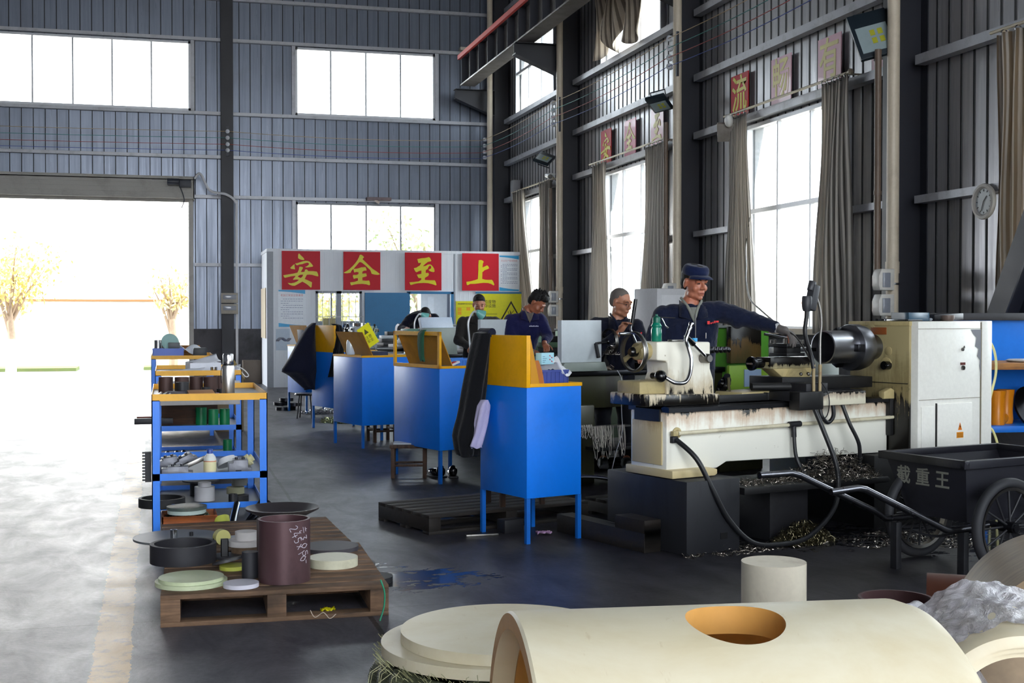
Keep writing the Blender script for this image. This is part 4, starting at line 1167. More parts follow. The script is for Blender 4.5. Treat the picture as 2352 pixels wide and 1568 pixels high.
# things on the lathe
bot = thing('oil_bottle', LW(.03, .33, 1.295), 0, 'green plastic bottle with a spout standing on the near tailstock', 'bottle')
MB().lathe([(0, 0), (.03, 0), (.034, .006), (.034, .075), (.03, .085), (.03, .09), (.034, .095), (.034, .1), (.024, .115), (.022, .12)], 26).build('body', NT('green plastic').set(color='#0c7a63', rough=.25, coat=.3).m, bot)
MB().lathe([(.024, .118), (.024, .15), (.018, .155), (.008, .16), (.008, .17), (0, .17)], 20).build('cap', plain('#11624f', .4), bot)
m = MB().tube(bez([(.02, 0, .15), (.05, 0, .15), (.1, .01, .148), (.13, .01, .147)], 4), .004, 8); m.build('spout', iron, bot)
MB().tube(bez([(.03, -.01, .145), (.045, -.01, .12), (.055, -.01, .1), (.075, -.01, .085)], 4), .005, 8).build('trigger', chrome, bot)
tag(MB().box(-.02, .02, -.015, .015, 0, .022).build('eraser', plain('#2f9fdc', .5), bevel=.002, loc=LW(.36, .36, 1.291), rot=(0, 0, .5)), 'small blue block on top of the near tailstock', 'block')
tag(MB().box(-.05, .05, -.02, .02, 0, .012).build('wrench', worn, bevel=.003, loc=LW(.2, .35, 1.293), rot=(0, 0, .35)), 'flat grey spanner lying on the near tailstock', 'spanner')
t = thing('tool_tray', LW(2.35, .3, 1.42), ANG, 'open blue plastic tray on top of the electrical cabinet', 'tray')
m = MB().box(-.12, .1, -.08, .08, 0, .006).box(-.12, .1, -.08, -.076, 0, .06).box(-.12, .1, .076, .08, 0, .06).box(-.12, -.116, -.08, .08, 0, .06).box(.096, .1, -.08, .08, 0, .06)
m.build('shell', paint('#2c4f66', .35, amount=.1), t, bevel=.002)
for i, (x, y, w, h, c, lb) in enumerate(((2.08, .2, .2, .012, chrome, 'chrome bar lying at the left end of the cabinet top'), (2.12, .35, .16, .016, darksteel, 'dark bar behind the chrome bar on the cabinet top'),
        (2.2, .15, .22, .01, iron, 'flat dark file in front of the blue tray'))):
    tag(MB().box(-w / 2, w / 2, -.012, .012, 0, h).build('steel_bar', c, bevel=.002, loc=LW(x, y, 1.42), rot=(0, 0, ANG + .2 * i - .15)), lb, 'bar')
tag(MB().box(-.16, .16, -.1, .1, 0, .05).build('black_case', plain('#1d1d22', .4), bevel=.006, loc=LW(2.64, .3, 1.421), rot=(0, R(-2), ANG)), 'low black case at the right end of the cabinet top', 'case')
t = tag(MB().lathe([(0, 0), (.04, 0), (.05, .02), (.05, .04), (.044, .04), (.04, .008), (0, .008)], 20).build('cup', plain('#6a5a52', .5), loc=LW(2.52, .12, 1.42)), 'small brown cup between the blue tray and the black case', 'cup')
tag(MB().lathe([(0, 0), (.09, 0), (.1, .012), (.09, .02), (0, .022)], 26).build('rag', fabric('#b9c4cc'), loc=LW(2.53, .3, 1.42)), 'pale folded rag behind the brown cup on the cabinet', 'cloth')
t = thing('extension_cord', (0, 0, 0), 0, 'pale yellow cord hanging down the right side of the cabinet', 'cord')
P = [LW(2.81, .0, 1.3), LW(2.86, -.02, 1.2), LW(2.88, -.02, 1.05), LW(2.84, 0, .85), LW(2.82, .02, .65), LW(2.83, 0, .45), LW(2.85, 0, .006)]
MB().tube(bez(P, 7), .009, 8).tube(bez([LW(2.82, .02, .65), LW(2.87, 0, .63), LW(2.91, -.02, .5), LW(2.92, -.02, .3), LW(2.92, 0, .006)], 6), .009, 8).build('cable', plain('#cfc98a', .4), t)

# ---- the other lathes down the row
def lathe_machine(loc, label, c_bed, c_head, c_tail, head_x=1.95, head_w=.6, guard=None, guard_c=None, z_bed=.96, length=2.3, wheel=True, lamp=False, chuck=True, head_z=.4, tail_x=.0, guard_tilt=0, wheel_m=None):
    t = thing('lathe', loc, ANG, label, 'lathe', 'lathes in the diagonal row')
    z = z_bed
    MB().prism([(0, z - .36), (.3, z - .36), (.4, z - .33), (length, z - .33), (length, z - .04), (0, z - .04)], .2, .56, 'y').build('bed', c_bed, t, bevel=.01)
    for a, b in ((.16, .25), (.5, .58)):
        MB().box(-.02, length, a, b, z - .045, z).build('guideway', darksteel, t, bevel=.006)
    for a, b in ((.05, .5), (head_x - .05, head_x + head_w)):
        MB().box(a, b, .18, .62, 0, z - .3).build('pedestal', c_bed, t, bevel=.012)
    MB().box(.4, head_x, .0, .7, .3, .33).build('chip_tray', blackoil, t, bevel=.004)
    h = MB().box(head_x, head_x + head_w, .1, .62, z - .3, z + head_z).build('headstock', c_head, t, bevel=.02, seg=3)
    MB().box(head_x - .01, head_x + head_w + .01, .09, .63, z + head_z, z + head_z + .02).build('top_cover', plain('#9a9f9c', .5), h, bevel=.004)
    if chuck:
        MB().lathe([(.045, 0), (.12, .004), (.125, .01), (.125, .09), (.06, .1), (.06, .14)], 36, (head_x - .13, .36, z + .28), (1, 0, 0)).build('chuck', darksteel, t, smooth=30)
    x = tail_x
    tl = MB().prism([(x, z), (x + .36, z), (x + .33, z + .16), (x + .32, z + .34), (x - .04, z + .34), (x - .04, z + .23), (x + .06, z + .2), (x + .03, z + .08)], .25, .46, 'y').build('tailstock', c_tail, t, bevel=.015, seg=3)
    MB().cyl((x + .3, .355, z + .285), (x + .42, .355, z + .285), .028, n=18).build('quill', chrome, tl)
    MB().cyl((x - .12, .355, z + .285), (x - .02, .355, z + .285), .035, n=18).build('barrel', worn, tl)
    if wheel: handwheel(wheel_m or worn, knob, .115, tl, (x - .13, .355, z + .285), thick=.012, handle=R(200))
    MB().tube(bez([(x + .2, .2, z + .16), (x + .22, .16, z + .24), (x + .26, .16, z + .36)], 5), .009, 8).ball((x + .26, .16, z + .37), .018).build('clamp_lever', knob, tl)
    c = MB().box(.95, 1.4, .1, .66, z, z + .06).box(1.02, 1.32, .3, .55, z + .05, z + .13).build('carriage', iron, t, bevel=.006)
    MB().box(1.05, 1.4, .36, .48, z + .13, z + .19).build('compound_slide', c_tail, c, bevel=.005)
    MB().box(1.16, 1.28, .36, .48, z + .19, z + .26).build('tool_post', blackoil, c, bevel=.004)
    if guard:
        gx0, gx1, gz0, gz1 = guard
        g = thing('splash_guard', ((gx0 + gx1) / 2, .12, gz0)); g.parent = t; g.rotation_euler = (guard_tilt, 0, 0)
        w = (gx1 - gx0) / 2
        MB().box(-w, w, -.008, .008, 0, gz1 - gz0).build('sheet', guard_c, g, bevel=.003)
        MB().box(-w, -w + .02, .0, .05, 0, gz1 - gz0).box(w - .02, w, 0, .05, 0, gz1 - gz0).build('folded_edge', guard_c, g)
        if gz0 - z > .02:
            MB().prism([(gx0 - .06, z), (gx1 + .03, z), (gx1, gz0), (gx0, gz0)], .06, .16, 'y').build('guard_base', plain('#8a938c', .45), t, bevel=.004)
    if lamp:
        lx, ly = lamp
        MB().tube(bez([(lx, ly, z + .05), (lx - .02, ly, z + .25), (lx - .03, ly, z + .42), (lx + .03, ly, z + .53), (lx + .08, ly, z + .52)], 6), .011, 8).build('lamp_arm', plain('#c9cdd0', .3, .3), t)
        l = MB().lathe([(.018, 0), (.03, .02), (.06, .09), (.056, .09), (.026, .022), (.0, .018)], 22, (lx + .07, ly, z + .54), (.75, 0, -.45)).build('lamp_shade', plain('#6fb5ae', .35), t)
        bl = NT('lit bulb'); bl.set(color='#ffb060', emit='#ff9040', estr=3.0)
        MB().ball((lx + .11, ly, z + .52), .022).build('bulb', bl.m, l)
    return t
green_dirty = stained('#6f9a3c', '#33301a', 1.5, .9, thr=.38)
green = paint('#5aa035', .4, dirt='#2a3018', amount=.12, scale=3)
olive = paint('#33331c', .35, .1, dirt='#171008', amount=.45, scale=2.5, streak=.3)
greywhite = paint('#b9bfc4', .4, amount=.06)
gwhite = plain('#cdd5da', .4)
LB = lathe_machine((3.17, 10.2, 0), 'dark oily lathe with a green headstock behind the capped worker', olive, green, blackoil, head_x=1.98, head_w=.5, guard=(.1, .52, 1.06, 1.42), guard_c=gwhite, z_bed=.985, head_z=.36, tail_x=.62, length=2.5)
MB().box(1.94, 2.32, .04, .1, 1.02, 1.36).build('stained_door', stained('#4a4324', '#6a4a20', 1.0, 1.4, thr=.3), LB, bevel=.006)
MB().box(1.94, 2.45, .06, .1, .68, 1.0).build('lower_panel', paint('#8fb83a', .4, dirt='#3a3a1a', amount=.15, scale=3), LB, bevel=.006)
MB().box(2.12, 2.33, .05, .06, .8, .96).build('paper_chart', plain('#9fb8d8', .6), LB, smooth=0)
LC = lathe_machine((3.2, 13.2, 0), 'lathe with a bright green headstock beside the worker in the navy sweater', paint('#5c6a58', .5, amount=.3), green, paint('#4c6a52', .45, amount=.2), head_x=1.55, guard=(.1, .6, 1.06, 1.42), guard_c=gwhite, z_bed=.97, head_z=.4, tail_x=.6, lamp=(.06, .25), wheel=False)
MB().box(1.5, 2.1, .0, .1, .75, 1.15).build('lower_panel', paint('#b9b2a0', .5, amount=.15), LC, bevel=.005)
LD = lathe_machine((3.1, 16.4, 0), 'green and grey lathe with a tilted white guard next to the lamp', paint('#3f4a44', .5, amount=.3), paint('#6a8f78', .45, amount=.15), paint('#6f9a86', .45, amount=.15), head_x=1.5, guard=(.2, .68, 1.3, 1.45), guard_c=paint('#c4d0e0', .4, amount=.04), z_bed=.95, tail_x=.1, guard_tilt=R(-20), lamp=(.22, .3), wheel=False)
MB().box(.22, .66, .17, .24, .98, 1.3).build('dark_screen', paint('#3f474c', .4, amount=.1), LD, bevel=.004)
LE = lathe_machine((2.75, 19.5, 0), 'light grey lathe with a chrome handwheel behind the third blue bench', greywhite, greywhite, greywhite, head_x=1.6, z_bed=.95, tail_x=.2, lamp=False, head_z=.35, wheel_m=chrome)
MB().lathe([(.12, 0), (.14, .0), (.14, .05), (.12, .05)], 36, (.33, .355, 1.3), (0, 0, 1), closed=True).build('steel_ring', chrome, LE)
LF = lathe_machine((2.9, 22.4, 0), 'small lathe half hidden near the office door', greywhite, greywhite, greywhite, head_x=1.5, z_bed=.92, length=2.0, lamp=False, wheel=False, head_z=.3)

# strings of shavings hanging on the second lathe
def strands(c, w, h, n, label, seed, col='#d8d2c8', r=.0022, rz=ANG, name='plastic_swarf', parent=None):
    rnd = random.Random(seed); m = MB()
    for k in range(n):
        x = rnd.uniform(-w, w); l = h * rnd.uniform(.3, 1); s = rnd.uniform(.01, .04)
        pts = [(x, 0, 0), (x + s * .3, rnd.uniform(-.02, .02), -l * .5), (x + s, rnd.uniform(-.02, .02), -l), (x + s * 1.6, 0, -l * .55), (x + s * 1.2, 0, 0.005)]
        m.tube(bez(pts, 4), r, 4)
    o = m.build(name, plain(col, .5), parent, loc=c, rot=(0, 0, rz)); tag(o, label, 'swarf'); o['kind'] = 'stuff'; return o
def LBW(x, y, z): return (3.17 + x * math.cos(ANG) - y * math.sin(ANG), 10.2 + x * math.sin(ANG) + y * math.cos(ANG), z)
tag(MB().box(-.05, .75, -.05, .05, 0, .015).build('steel_rail', worn, loc=LBW(.0, .05, .5), rot=(0, 0, ANG)), 'thin rail under the second lathe with white strings hanging from it', 'rail')
strands(LBW(.5, .0, .515), .16, .3, 30, 'white plastic strings hanging in loops below the dark lathe', 4)
strands(LBW(.15, .0, .53), .16, .12, 26, 'short white strings bunched on the rail beside the nearest bench', 5)
tag(MB().tube(bez([LBW(.68, .1, .985), LBW(.67, .02, .9), LBW(.65, 0, .75), LBW(.655, 0, .6), LBW(.66, 0, .45), LBW(.6, 0, .3), LBW(.5, -.02, .02)], 6), .004, 6).build('plastic_string', plain('#cfd2da', .5)), 'single long white string trailing to the floor between the lathes', 'string')
swarf(LBW(.55, .2, .985), .14, .08, .04, 110, 'pale curls of shavings lying on the dark lathe bed', seed=12, col='#c9b8a8', curl=.05)
swarf(LBW(.62, .1, 1.12), .05, .04, .1, 60, 'stringy shavings caught in the spokes of the dark handwheel', seed=13, col='#b8b0a8', curl=.05)
hw = handwheel(worn, knob, .112, LB, (.6, .1, 1.235), thick=.012)
MB().cyl((.45, .1, 1.22), (.6, .1, 1.235), .01, n=10).cyl((.45, .1, 1.22), (.45, .06, 1.1), .015, .018, n=12).build('crank', iron, LB)
strands((3.02, 19.75, 1.3), .12, .33, 40, 'bundle of pale green shavings hanging on the light grey lathe', 9, '#c9d8c0', .004)

# machinery glimpsed farther back
t = thing('green_tool_cabinet', (5.55, 17.2, 0), ANG, 'bright green tool cabinet behind the navy sweater worker', 'cabinet')
MB().box(0, .7, 0, .45, 0, 1.25).build('body', paint('#2f9a48', .45, amount=.08), t, bevel=.01)
MB().box(-.01, .71, -.01, .46, 1.25, 1.28).build('top', plain('#3a3b40', .5), t, bevel=.004)
t = thing('machine_cabinet', (5.2, 12.7, 0), ANG, 'white machine box with a red emblem left of the capped worker', 'cabinet')
MB().box(-.2, .3, 0, .4, 0, 1.75).build('body', paint('#c9c9cc', .45, amount=.05), t, bevel=.015)
MB().box(-.15, .2, -.006, 0, 1.45, 1.68).build('door', plain('#dadadd', .4), t, bevel=.004)
m = MB().prism([(-.02, 1.56), (.05, 1.56), (.0, 1.52), (.06, 1.52), (.06, 1.51), (-.03, 1.51), (.02, 1.55), (-.02, 1.55)], -.01, -.006, 'y'); m.build('emblem', plain('#d04a30', .5), t, smooth=0)
t = thing('white_drum', (4.95, 9.3, 0), 0, 'large white plastic drum behind the tool post of the near lathe', 'drum')
MB().lathe([(0, 0), (.25, 0), (.27, .05), (.27, 1.13), (.28, 1.15), (.28, 1.2), (.26, 1.22), (0, 1.22)], 32).build('body', plain('#d4dcd6', .4), t)
# ================================================================= BENCHES, CARTS, PALLET GOODS
blue = paint('#0b7cf0', .38, dirt='#0e2a50', amount=.07, scale=1.6, grain=.04)
blue2 = paint('#0f68c8', .38, dirt='#14305a', amount=.1, scale=2)
amber = paint('#efae00', .42, dirt='#6a4410', amount=.08, scale=3)
amber_d = paint('#c98c08', .45, dirt='#4a3008', amount=.2, scale=2.5)

def bench(loc, w, d, style, label, z0=.29, z1=1.0, zt=1.33, leg=.028):
    t = thing('tool_bench', loc, ANG, label, 'bench', 'blue and amber benches beside the lathes')
    MB().box(0, w, 0, d, z0, z1).build('cabinet_body', blue, t, bevel=.004)
    for x in (0, w - leg):
        for y in (0, d - leg):
            MB().box(x, x + leg, y, y + leg, 0, z0).build('leg', blue2, t, smooth=0)
    m = MB().box(-.004, w + .004, -.004, .012, z1, z1 + .022).box(-.004, w + .004, d - .012, d + .004, z1, z1 + .022).box(w - .012, w + .004, 0, d, z1, z1 + .022).box(-.004, .012, 0, d, z1, z1 + .022)
    m.build('rim', amber, t, smooth=0)
    if style == 'solid':
        MB().box(-.005, .026, -.005, d + .005, z1 - .003, zt).build('backboard', amber, t, bevel=.003)
        [MB().prism([(.03, z1 + .01), (.1, z1 + .01), (.03, zt - .02)], q, q + .008, 'y').build('gusset', amber_d, t, smooth=0) for q in (0, d - .01)]
    else:
        if style == 'frame':
            m = MB().box(-.006, .016, -.006, d, zt - .035, zt).box(-.006, .016, -.006, d, z1, z1 + .03).box(-.006, .016, -.006, .03, z1, zt).box(-.006, .016, d - .03, d, z1, zt)
            m.build('board_frame', amber, t, smooth=0)
        m = MB().prism([(.016, zt - .01), (.022, zt - .01), (.15, z1 + .02), (.142, z1 + .02)], .03, d - .03, 'y')
        m.build('sloping_board', amber_d, t, smooth=0)
    return t
B1 = bench((2.214, 7.817, 0), .425, .575, 'solid', 'nearest blue bench with an amber backboard and a dark coat on it')
B2 = bench((2.283, 10.826, 0), .6, .86, 'frame', 'second blue bench whose amber board is an open frame with a green rag', zt=1.32)
B3 = bench((2.081, 13.987, 0), .62, .75, 'slope', 'third blue bench with a leaning amber board and a clear bottle on it', z0=.25, zt=1.29)
B4 = bench((2.05, 16.15, 0), .6, .7, 'solid', 'fourth blue bench, mostly behind the big dark jacket', zt=1.34)
B5 = bench((2.02, 19.25, 0), .6, .7, 'slope', 'farthest blue bench with a book leaning on its amber board', zt=1.33)

def garment(rows, loc, rz, name, label, cat, mat_, folds=7, amp=.012, seed=1, group=None, n=40, thick=.0):
    """hanging cloth: rows of (z, cx, cy, half width x, half width y)"""
    rnd = random.Random(seed); ph = rnd.uniform(0, 6)
    t = thing(name, loc, rz, label, cat, group)
    m = MB(); rr = []
    L = len(rows)
    def at(v):
        k = v * (L - 1); i = min(int(k), L - 2); f = k - i
        return [rows[i][j] * (1 - f) + rows[i + 1][j] * f for j in range(5)]
    nv = 22
    for j in range(nv + 1):
        z, cx, cy, hx, hy = at(j / nv); ring = []
        for i in range(n):
            a = 2 * PI * i / n
            f = 1 + amp / max(hx, hy, .02) * math.sin(a * folds + ph + j * .12) * (.3 + j / nv)
            ring.append((cx + hx * math.cos(a) * f, cy + hy * math.sin(a) * f, z + .008 * math.sin(a * 3 + ph) * j / nv))
        rr.append(ring)
    fs = [(j * n + i, j * n + (i + 1) % n, (j + 1) * n + (i + 1) % n, (j + 1) * n + i) for j in range(nv) for i in range(n)]
    m.add([p for r_ in rr for p in r_], fs + [tuple(range(n)), tuple(nv * n + i for i in range(n - 1, -1, -1))])
    m.build('cloth', mat_, t, smooth=60)
    return t
navy_cl = fabric('#15182b', fold=.4)
black_cl = fabric('#0c0d12', fold=.4)
c1 = garment([(1.352, .0, .5, .02, .07), (1.34, -.02, .51, .05, .09), (1.2, -.035, .53, .06, .1), (1.0, -.06, .55, .07, .1), (.8, -.085, .56, .075, .1), (.66, -.11, .57, .085, .1), (.55, -.1, .58, .07, .09), (.52, -.095, .58, .06, .08)],
             B1.location, ANG, 'hanging_coat', 'long dark coat draped over the backboard of the nearest bench', 'coat', black_cl, seed=2)
MB().cyl((.0, .42, 1.345), (.0, .56, 1.345), .03, n=14).build('collar', navy_cl, c1)
garment([(.9, -.055, .43, .02, .03), (.86, -.06, .43, .042, .04), (.75, -.075, .44, .045, .04), (.68, -.085, .45, .04, .04), (.6, -.1, .46, .045, .03), (.585, -.1, .46, .04, .02)], B1.location, ANG, 'work_cloth', 'pale lilac cloth hanging out of the dark coat pocket', 'cloth', fabric('#b9b2d4', fold=.5), folds=4, seed=5, amp=.01)
garment([(1.37, .0, .62, .02, .05), (1.3, -.04, .64, .06, .09), (1.1, -.09, .66, .13, .14), (.9, -.13, .68, .2, .18), (.75, -.16, .7, .27, .2), (.7, -.12, .7, .2, .18), (.52, .0, .7, .1, .1), (.5, .0, .7, .09, .09)],
        B4.location, ANG, 'hanging_jacket', 'big dark navy jacket spread over the fourth bench', 'jacket', navy_cl, seed=7, folds=5)
garment([(1.36, .02, .06, .03, .04), (1.34, .06, .03, .05, .05), (1.2, .08, .0, .05, .05), (1.0, .04, -.04, .06, .05), (.7, .0, -.05, .1, .05)], B4.location, ANG, 'hanging_jacket', 'small dark garment on the near corner of the fourth bench', 'jacket', black_cl, seed=8)
garment([(1.335, .01, .3, .02, .04), (1.3, -.02, .3, .014, .055), (1.2, -.024, .3, .014, .055), (1.1, -.024, .29, .014, .045), (1.07, -.024, .27, .014, .04), (1.06, -.024, .26, .012, .022)], B2.location, ANG, 'rag', 'dark green rag hanging over the open amber frame', 'rag', fabric('#2c5a44', fold=.5), folds=3, seed=9, amp=.006)

def BW(B, x, y, z=0):
    l = B.location
    return (l.x + x * math.cos(ANG) - y * math.sin(ANG), l.y + x * math.sin(ANG) + y * math.cos(ANG), z)
def crate(loc, w, d, h, label, c='#3f5fb8', rz=ANG, cat='crate'):
    t = thing('plastic_crate', loc, rz, label, cat)
    e = .006; m = MB().box(0, w, 0, d, 0, e).box(0, w, 0, e, 0, h).box(0, w, d - e, d, 0, h).box(0, e, 0, d, 0, h).box(w - e, w, 0, d, 0, h)
    n = int(w / .03)
    for k in range(n + 1): m.box(k * w / n - .003, k * w / n + .003, -.005, 0, .0, h)
    m.box(-.006, w + .006, -.008, 0, h - .014, h)
    m.build('shell', paint(c, .4, amount=.05), t, smooth=0)
    return t
crate(BW(B1, .14, .12, 1.002), .26, .3, .1, 'blue ribbed crate inside the tray of the nearest bench', '#46549a')
t = thing('paper_sheet', BW(B1, .16, .1, 1.1), ANG, 'crumpled white paper on the crate of the nearest bench', 'paper')
def crump(u, v): return (u * .26, v * .22, .02 + .05 * math.sin(u * 5) * math.cos(v * 4) + .02 * math.sin(u * 13 + v * 9))
MB().grid(crump, 12, 10).build('sheet', plain('#e6e8ee', .7), t, solid=.002)
t = thing('paper_box', BW(B1, .16, .07, 1.14), ANG + .3, 'small pale cyan card box on the nearest bench', 'box')
MB().box(0, .13, 0, .05, 0, .075).build('carton', plain('#a9dcec', .5), t, bevel=.002)
m = MB()
for k in range(4): m.obox((.085 + (k % 2) * .02, -.001, .055 - k * .012), (.012, .002, .006), (0, .4, 0))
m.build('red_print', plain('#c84050', .6), t, smooth=0)
m = MB()
for k in range(4): m.box(.012, .012 + .02 + .01 * (k % 3), -.002, 0, .014 + k * .012, .017 + k * .012)
m.build('grey_print', plain('#5a7a96', .6), t, smooth=0)
t = thing('blue_bottle', BW(B1, .2, .3, 1.1), 0, 'dark teal plastic can behind the white paper on the nearest bench', 'can')
MB().box(-.05, .05, -.03, .03, 0, .09).box(-.01, .045, -.015, .015, .09, .13).build('body', plain('#2c4a58', .4), t, bevel=.008)
garment([(1.24, .03, .2, .02, .03), (1.15, .06, .2, .05, .05), (1.02, .09, .2, .07, .06)], B1.location, ANG, 'apron', 'dark blue cloth bunched behind the backboard of the nearest bench', 'cloth', navy_cl, folds=4, seed=3)
garment([(1.17, .08, .02, .02, .012), (1.1, .09, .02, .03, .015), (1.02, .1, .02, .035, .016)], B1.location, ANG, 'glove', 'orange and purple glove leaning in the corner of the nearest bench', 'glove', fabric('#b8703c', fold=.3, stripes=('#7a3a6a', 2)), folds=3, seed=4)
crate(BW(B2, .2, .15, 1.002), .3, .3, .075, 'bright blue ribbed crate on the second bench', '#4a86d8')
t = thing('plastic_basket', BW(B2, .42, .02, 1.004), ANG, 'small clear plastic basket at the front of the second bench', 'basket')
m = MB()
for k in range(7): m.box(k * .02, k * .02 + .004, 0, .003, 0, .11).box(0, .003, k * .016, k * .016 + .004, 0, .11)
m.box(0, .124, 0, .1, 0, .004).box(0, .124, -.002, .003, .1, .112).box(0, .124, -.002, .003, .05, .056).box(-.002, .003, 0, .1, .1, .112)
m.build('grid', plain('#cfd8de', .3), t, smooth=0)
t = thing('cigarette_box', BW(B2, .16, .05, 1.02), ANG, 'small white packet with a red lid on the second bench', 'packet', None, (R(0), R(-20), ANG))
MB().box(0, .08, 0, .05, 0, .018).build('carton', plain('#e4e4e6', .5), t, bevel=.001)
MB().box(0, .05, -.001, .051, .019, .024).build('lid', plain('#c01c24', .5), t, bevel=.001)
t = thing('water_bottle', BW(B3, .1, .5, 1.02), 0, 'clear plastic water bottle on the third bench', 'bottle')
MB().lathe([(0, 0), (.045, 0), (.05, .02), (.048, .14), (.03, .2), (.018, .23), (.018, .26), (0, .26)], 24).build('body', plain('#dfe8ee', .15), t)
MB().lathe([(.019, .25), (.019, .275), (0, .275)], 18).build('cap', plain('#e8ecf0', .4), t)
tag(MB().box(0, .2, 0, .3, 0, .06).build('cloth_tray', fabric('#3b3f52'), bevel=.01, loc=BW(B3, .2, .15, 1.002), rot=(0, 0, ANG)), 'dark grey fabric tray on the third bench', 'tray')
t = thing('warning_tag', BW(B3, .34, .55, 1.23), ANG, 'tilted yellow warning card above the third bench', 'card', None, (0, R(-32), ANG))
MB().box(-.085, .085, -.004, .004, -.13, .13).build('card', yb, t, smooth=0)
text_mesh('注意\n安全', .045, plain('#4a4410', .6), 'lettering', t, Matrix.Translation((0, -.005, -.04)) @ Matrix.Rotation(R(90), 4, 'X'), 0, .0005)
MB().prism([(-.03, .03), (.03, .03), (.0, .09)], -.006, -.004, 'y').build('symbol', plain('#4a4410', .6), t, smooth=0)
MB().cyl((0, 0, -.25), (0, 0, -.1), .004).build('wire_stem', worn, t)
t = thing('book', BW(B5, .1, .35, 1.05), ANG, 'thick grey book leaning on the farthest bench', 'book', None, (R(10), R(-10), ANG))
MB().box(-.02, .02, -.12, .12, 0, .25).build('cover', plain('#4a4e60', .5), t, bevel=.002)
MB().box(-.016, .016, -.115, .122, .004, .252).build('page_block', plain('#c9ccd4', .7), t)
t = thing('glove', BW(B5, -.05, .6, 1.12), ANG, 'grey work glove lying over the rim of the farthest bench', 'glove')
MB().grid(lambda u, v: (-.13 + u * .2, v * .12, .03 * math.sin(u * 6) - .04 * (1 - u) + .01 * math.sin(v * 20)), 12, 10).build('cloth', fabric('#9a9fae'), t, solid=.01)
# stools, shoes, swivel chair
brownw = wood('#5a4030', '#2b1c14', axis=2)
def stool(loc, rz, w, d, h, label, m_=None, seat=.03):
    t = thing('wooden_stool', loc, rz, label, 'stool', 'small wooden stools'); m_ = m_ or brownw
    MB().box(0, w, 0, d, h - seat, h).build('seat', m_, t, bevel=.003)
    for x in (.01, w - .045):
        for y in (.01, d - .045): MB().box(x, x + .035, y, y + .035, 0, h - seat).build('leg', m_, t, bevel=.002)
    for y in (.015, d - .04): MB().box(.03, w - .03, y, y + .02, h * .35, h * .42).build('rail', m_, t, bevel=.002)
    for x in (.015, w - .04): MB().box(x, x + .02, .03, d - .03, h * .42, h * .49).build('rail', m_, t, bevel=.002)
    return t
stool((1.93, 11.32, 0), R(-12), .34, .3, .3, 'low brown wooden stool with a pale sheet at the foot of the second bench')
tag(MB().box(.0, .26, 0, .2, 0, .012).build('cardboard_sheet', plain('#cfd4da', .7), bevel=.001, loc=(1.97, 11.36, .301), rot=(0, 0, R(-12))), 'pale sheet lying on the low stool', 'sheet')
stool((2.3, 14.6, 0), R(10), .3, .3, .33, 'brown stool under the third bench')
stool(LW(-.36, 1.55, .131), R(10), .36, .3, .32, 'dark stool on the boards between the nearest bench and the near lathe')
t = thing('round_stool', (1.93, 18.4, 0), 0, 'small metal stool under the hem of the big jacket', 'stool')
MB().lathe([(0, .33), (.15, .33), (.16, .345), (.15, .36), (0, .36)], 24).build('seat', worn, t)
for k in range(4): MB().cyl((.11 * math.cos(k * PI / 2 + .5), .11 * math.sin(k * PI / 2 + .5), .33), (.15 * math.cos(k * PI / 2 + .5), .15 * math.sin(k * PI / 2 + .5), 0), .01).build('leg', iron, t)
for i, (x, y) in enumerate(((2.36, 11.35), (2.5, 11.32))):
    t = thing('leather_shoe', (x, y, 0), R(200 - i * 25), ('left' if i == 0 else 'right') + ' one of the shiny black shoes under the second bench', 'shoe', 'pair of shoes under the second bench')
    m = MB().ball((0, 0, .04), (.045, .13, .04)).ball((0, .08, .06), (.04, .05, .055)); m.build('upper', plain('#0c0c10', .12), t)
    MB().prism([(-.04, -.13), (.04, -.13), (.045, .12), (-.045, .12)], 0, .015, 'z').build('sole', rubber, t, bevel=.004)
t = thing('office_chair', BW(B2, .95, .1), 0, 'low black castor chair partly behind the nearest bench coat', 'chair')
MB().box(-.22, .22, -.2, .2, .38, .44).build('seat', plain('#1b1b20', .7), t, bevel=.02)
MB().cyl((0, 0, .08), (0, 0, .38), .025).build('column', iron, t)
for k in range(5):
    a = k * 2 * PI / 5
    MB().cyl((0, 0, .1), (.24 * math.cos(a), .24 * math.sin(a), .07), .015).build('base_arm', iron, t)
    MB().cyl((.24 * math.cos(a) - .02, .24 * math.sin(a), .03), (.24 * math.cos(a) + .02, .24 * math.sin(a), .03), .03, n=16).build('castor', rubber, t)
# duck boards by the lathes
palw = wood('#8a6a50', '#4e3c2e', .8, 0, 3)
oilw = wood('#1f1813', '#0c0907', axis=0)
def board_deck(loc, rz, w, d, h, n, label, m_, group=None, name='wooden_platform', cat='platform', bear=3, gap=.02):
    t = thing(name, loc, rz, label, cat, group)
    sw = (d - gap * (n - 1)) / n
    for k in range(n): MB().box(0, w, k * (sw + gap), k * (sw + gap) + sw, h - .022, h).build('top_board', m_, t, bevel=.002)
    for k in range(bear):
        x = k * (w - .09) / (bear - 1)
        MB().box(x, x + .09, 0, d, .022, h - .022).build('bearer', m_, t, bevel=.002)
    for y in (0, d / 2 - .045, d - .09): MB().box(0, w, y, y + .09, 0, .022).build('bottom_board', m_, t, bevel=.002)
    return t
board_deck(LW(-.95, 1.5), ANG, 1.3, .75, .13, 6, 'oil-black wooden platform on the floor behind the nearest bench', oilw, 'work platforms')
tag(MB().box(0, .13, 0, .95, 0, .12).box(-.0, .13, .0, .3, .12, .2).build('timber_block', oilw, bevel=.004, loc=LW(-.15, .22), rot=(0, 0, ANG)), 'oily black timber along the left side of the steel block', 'timber')
board_deck(LW(.5, .95), ANG, 1.5, .8, .12, 6, 'dark wooden platform behind the near lathe under the capped worker', oilw, 'work platforms')
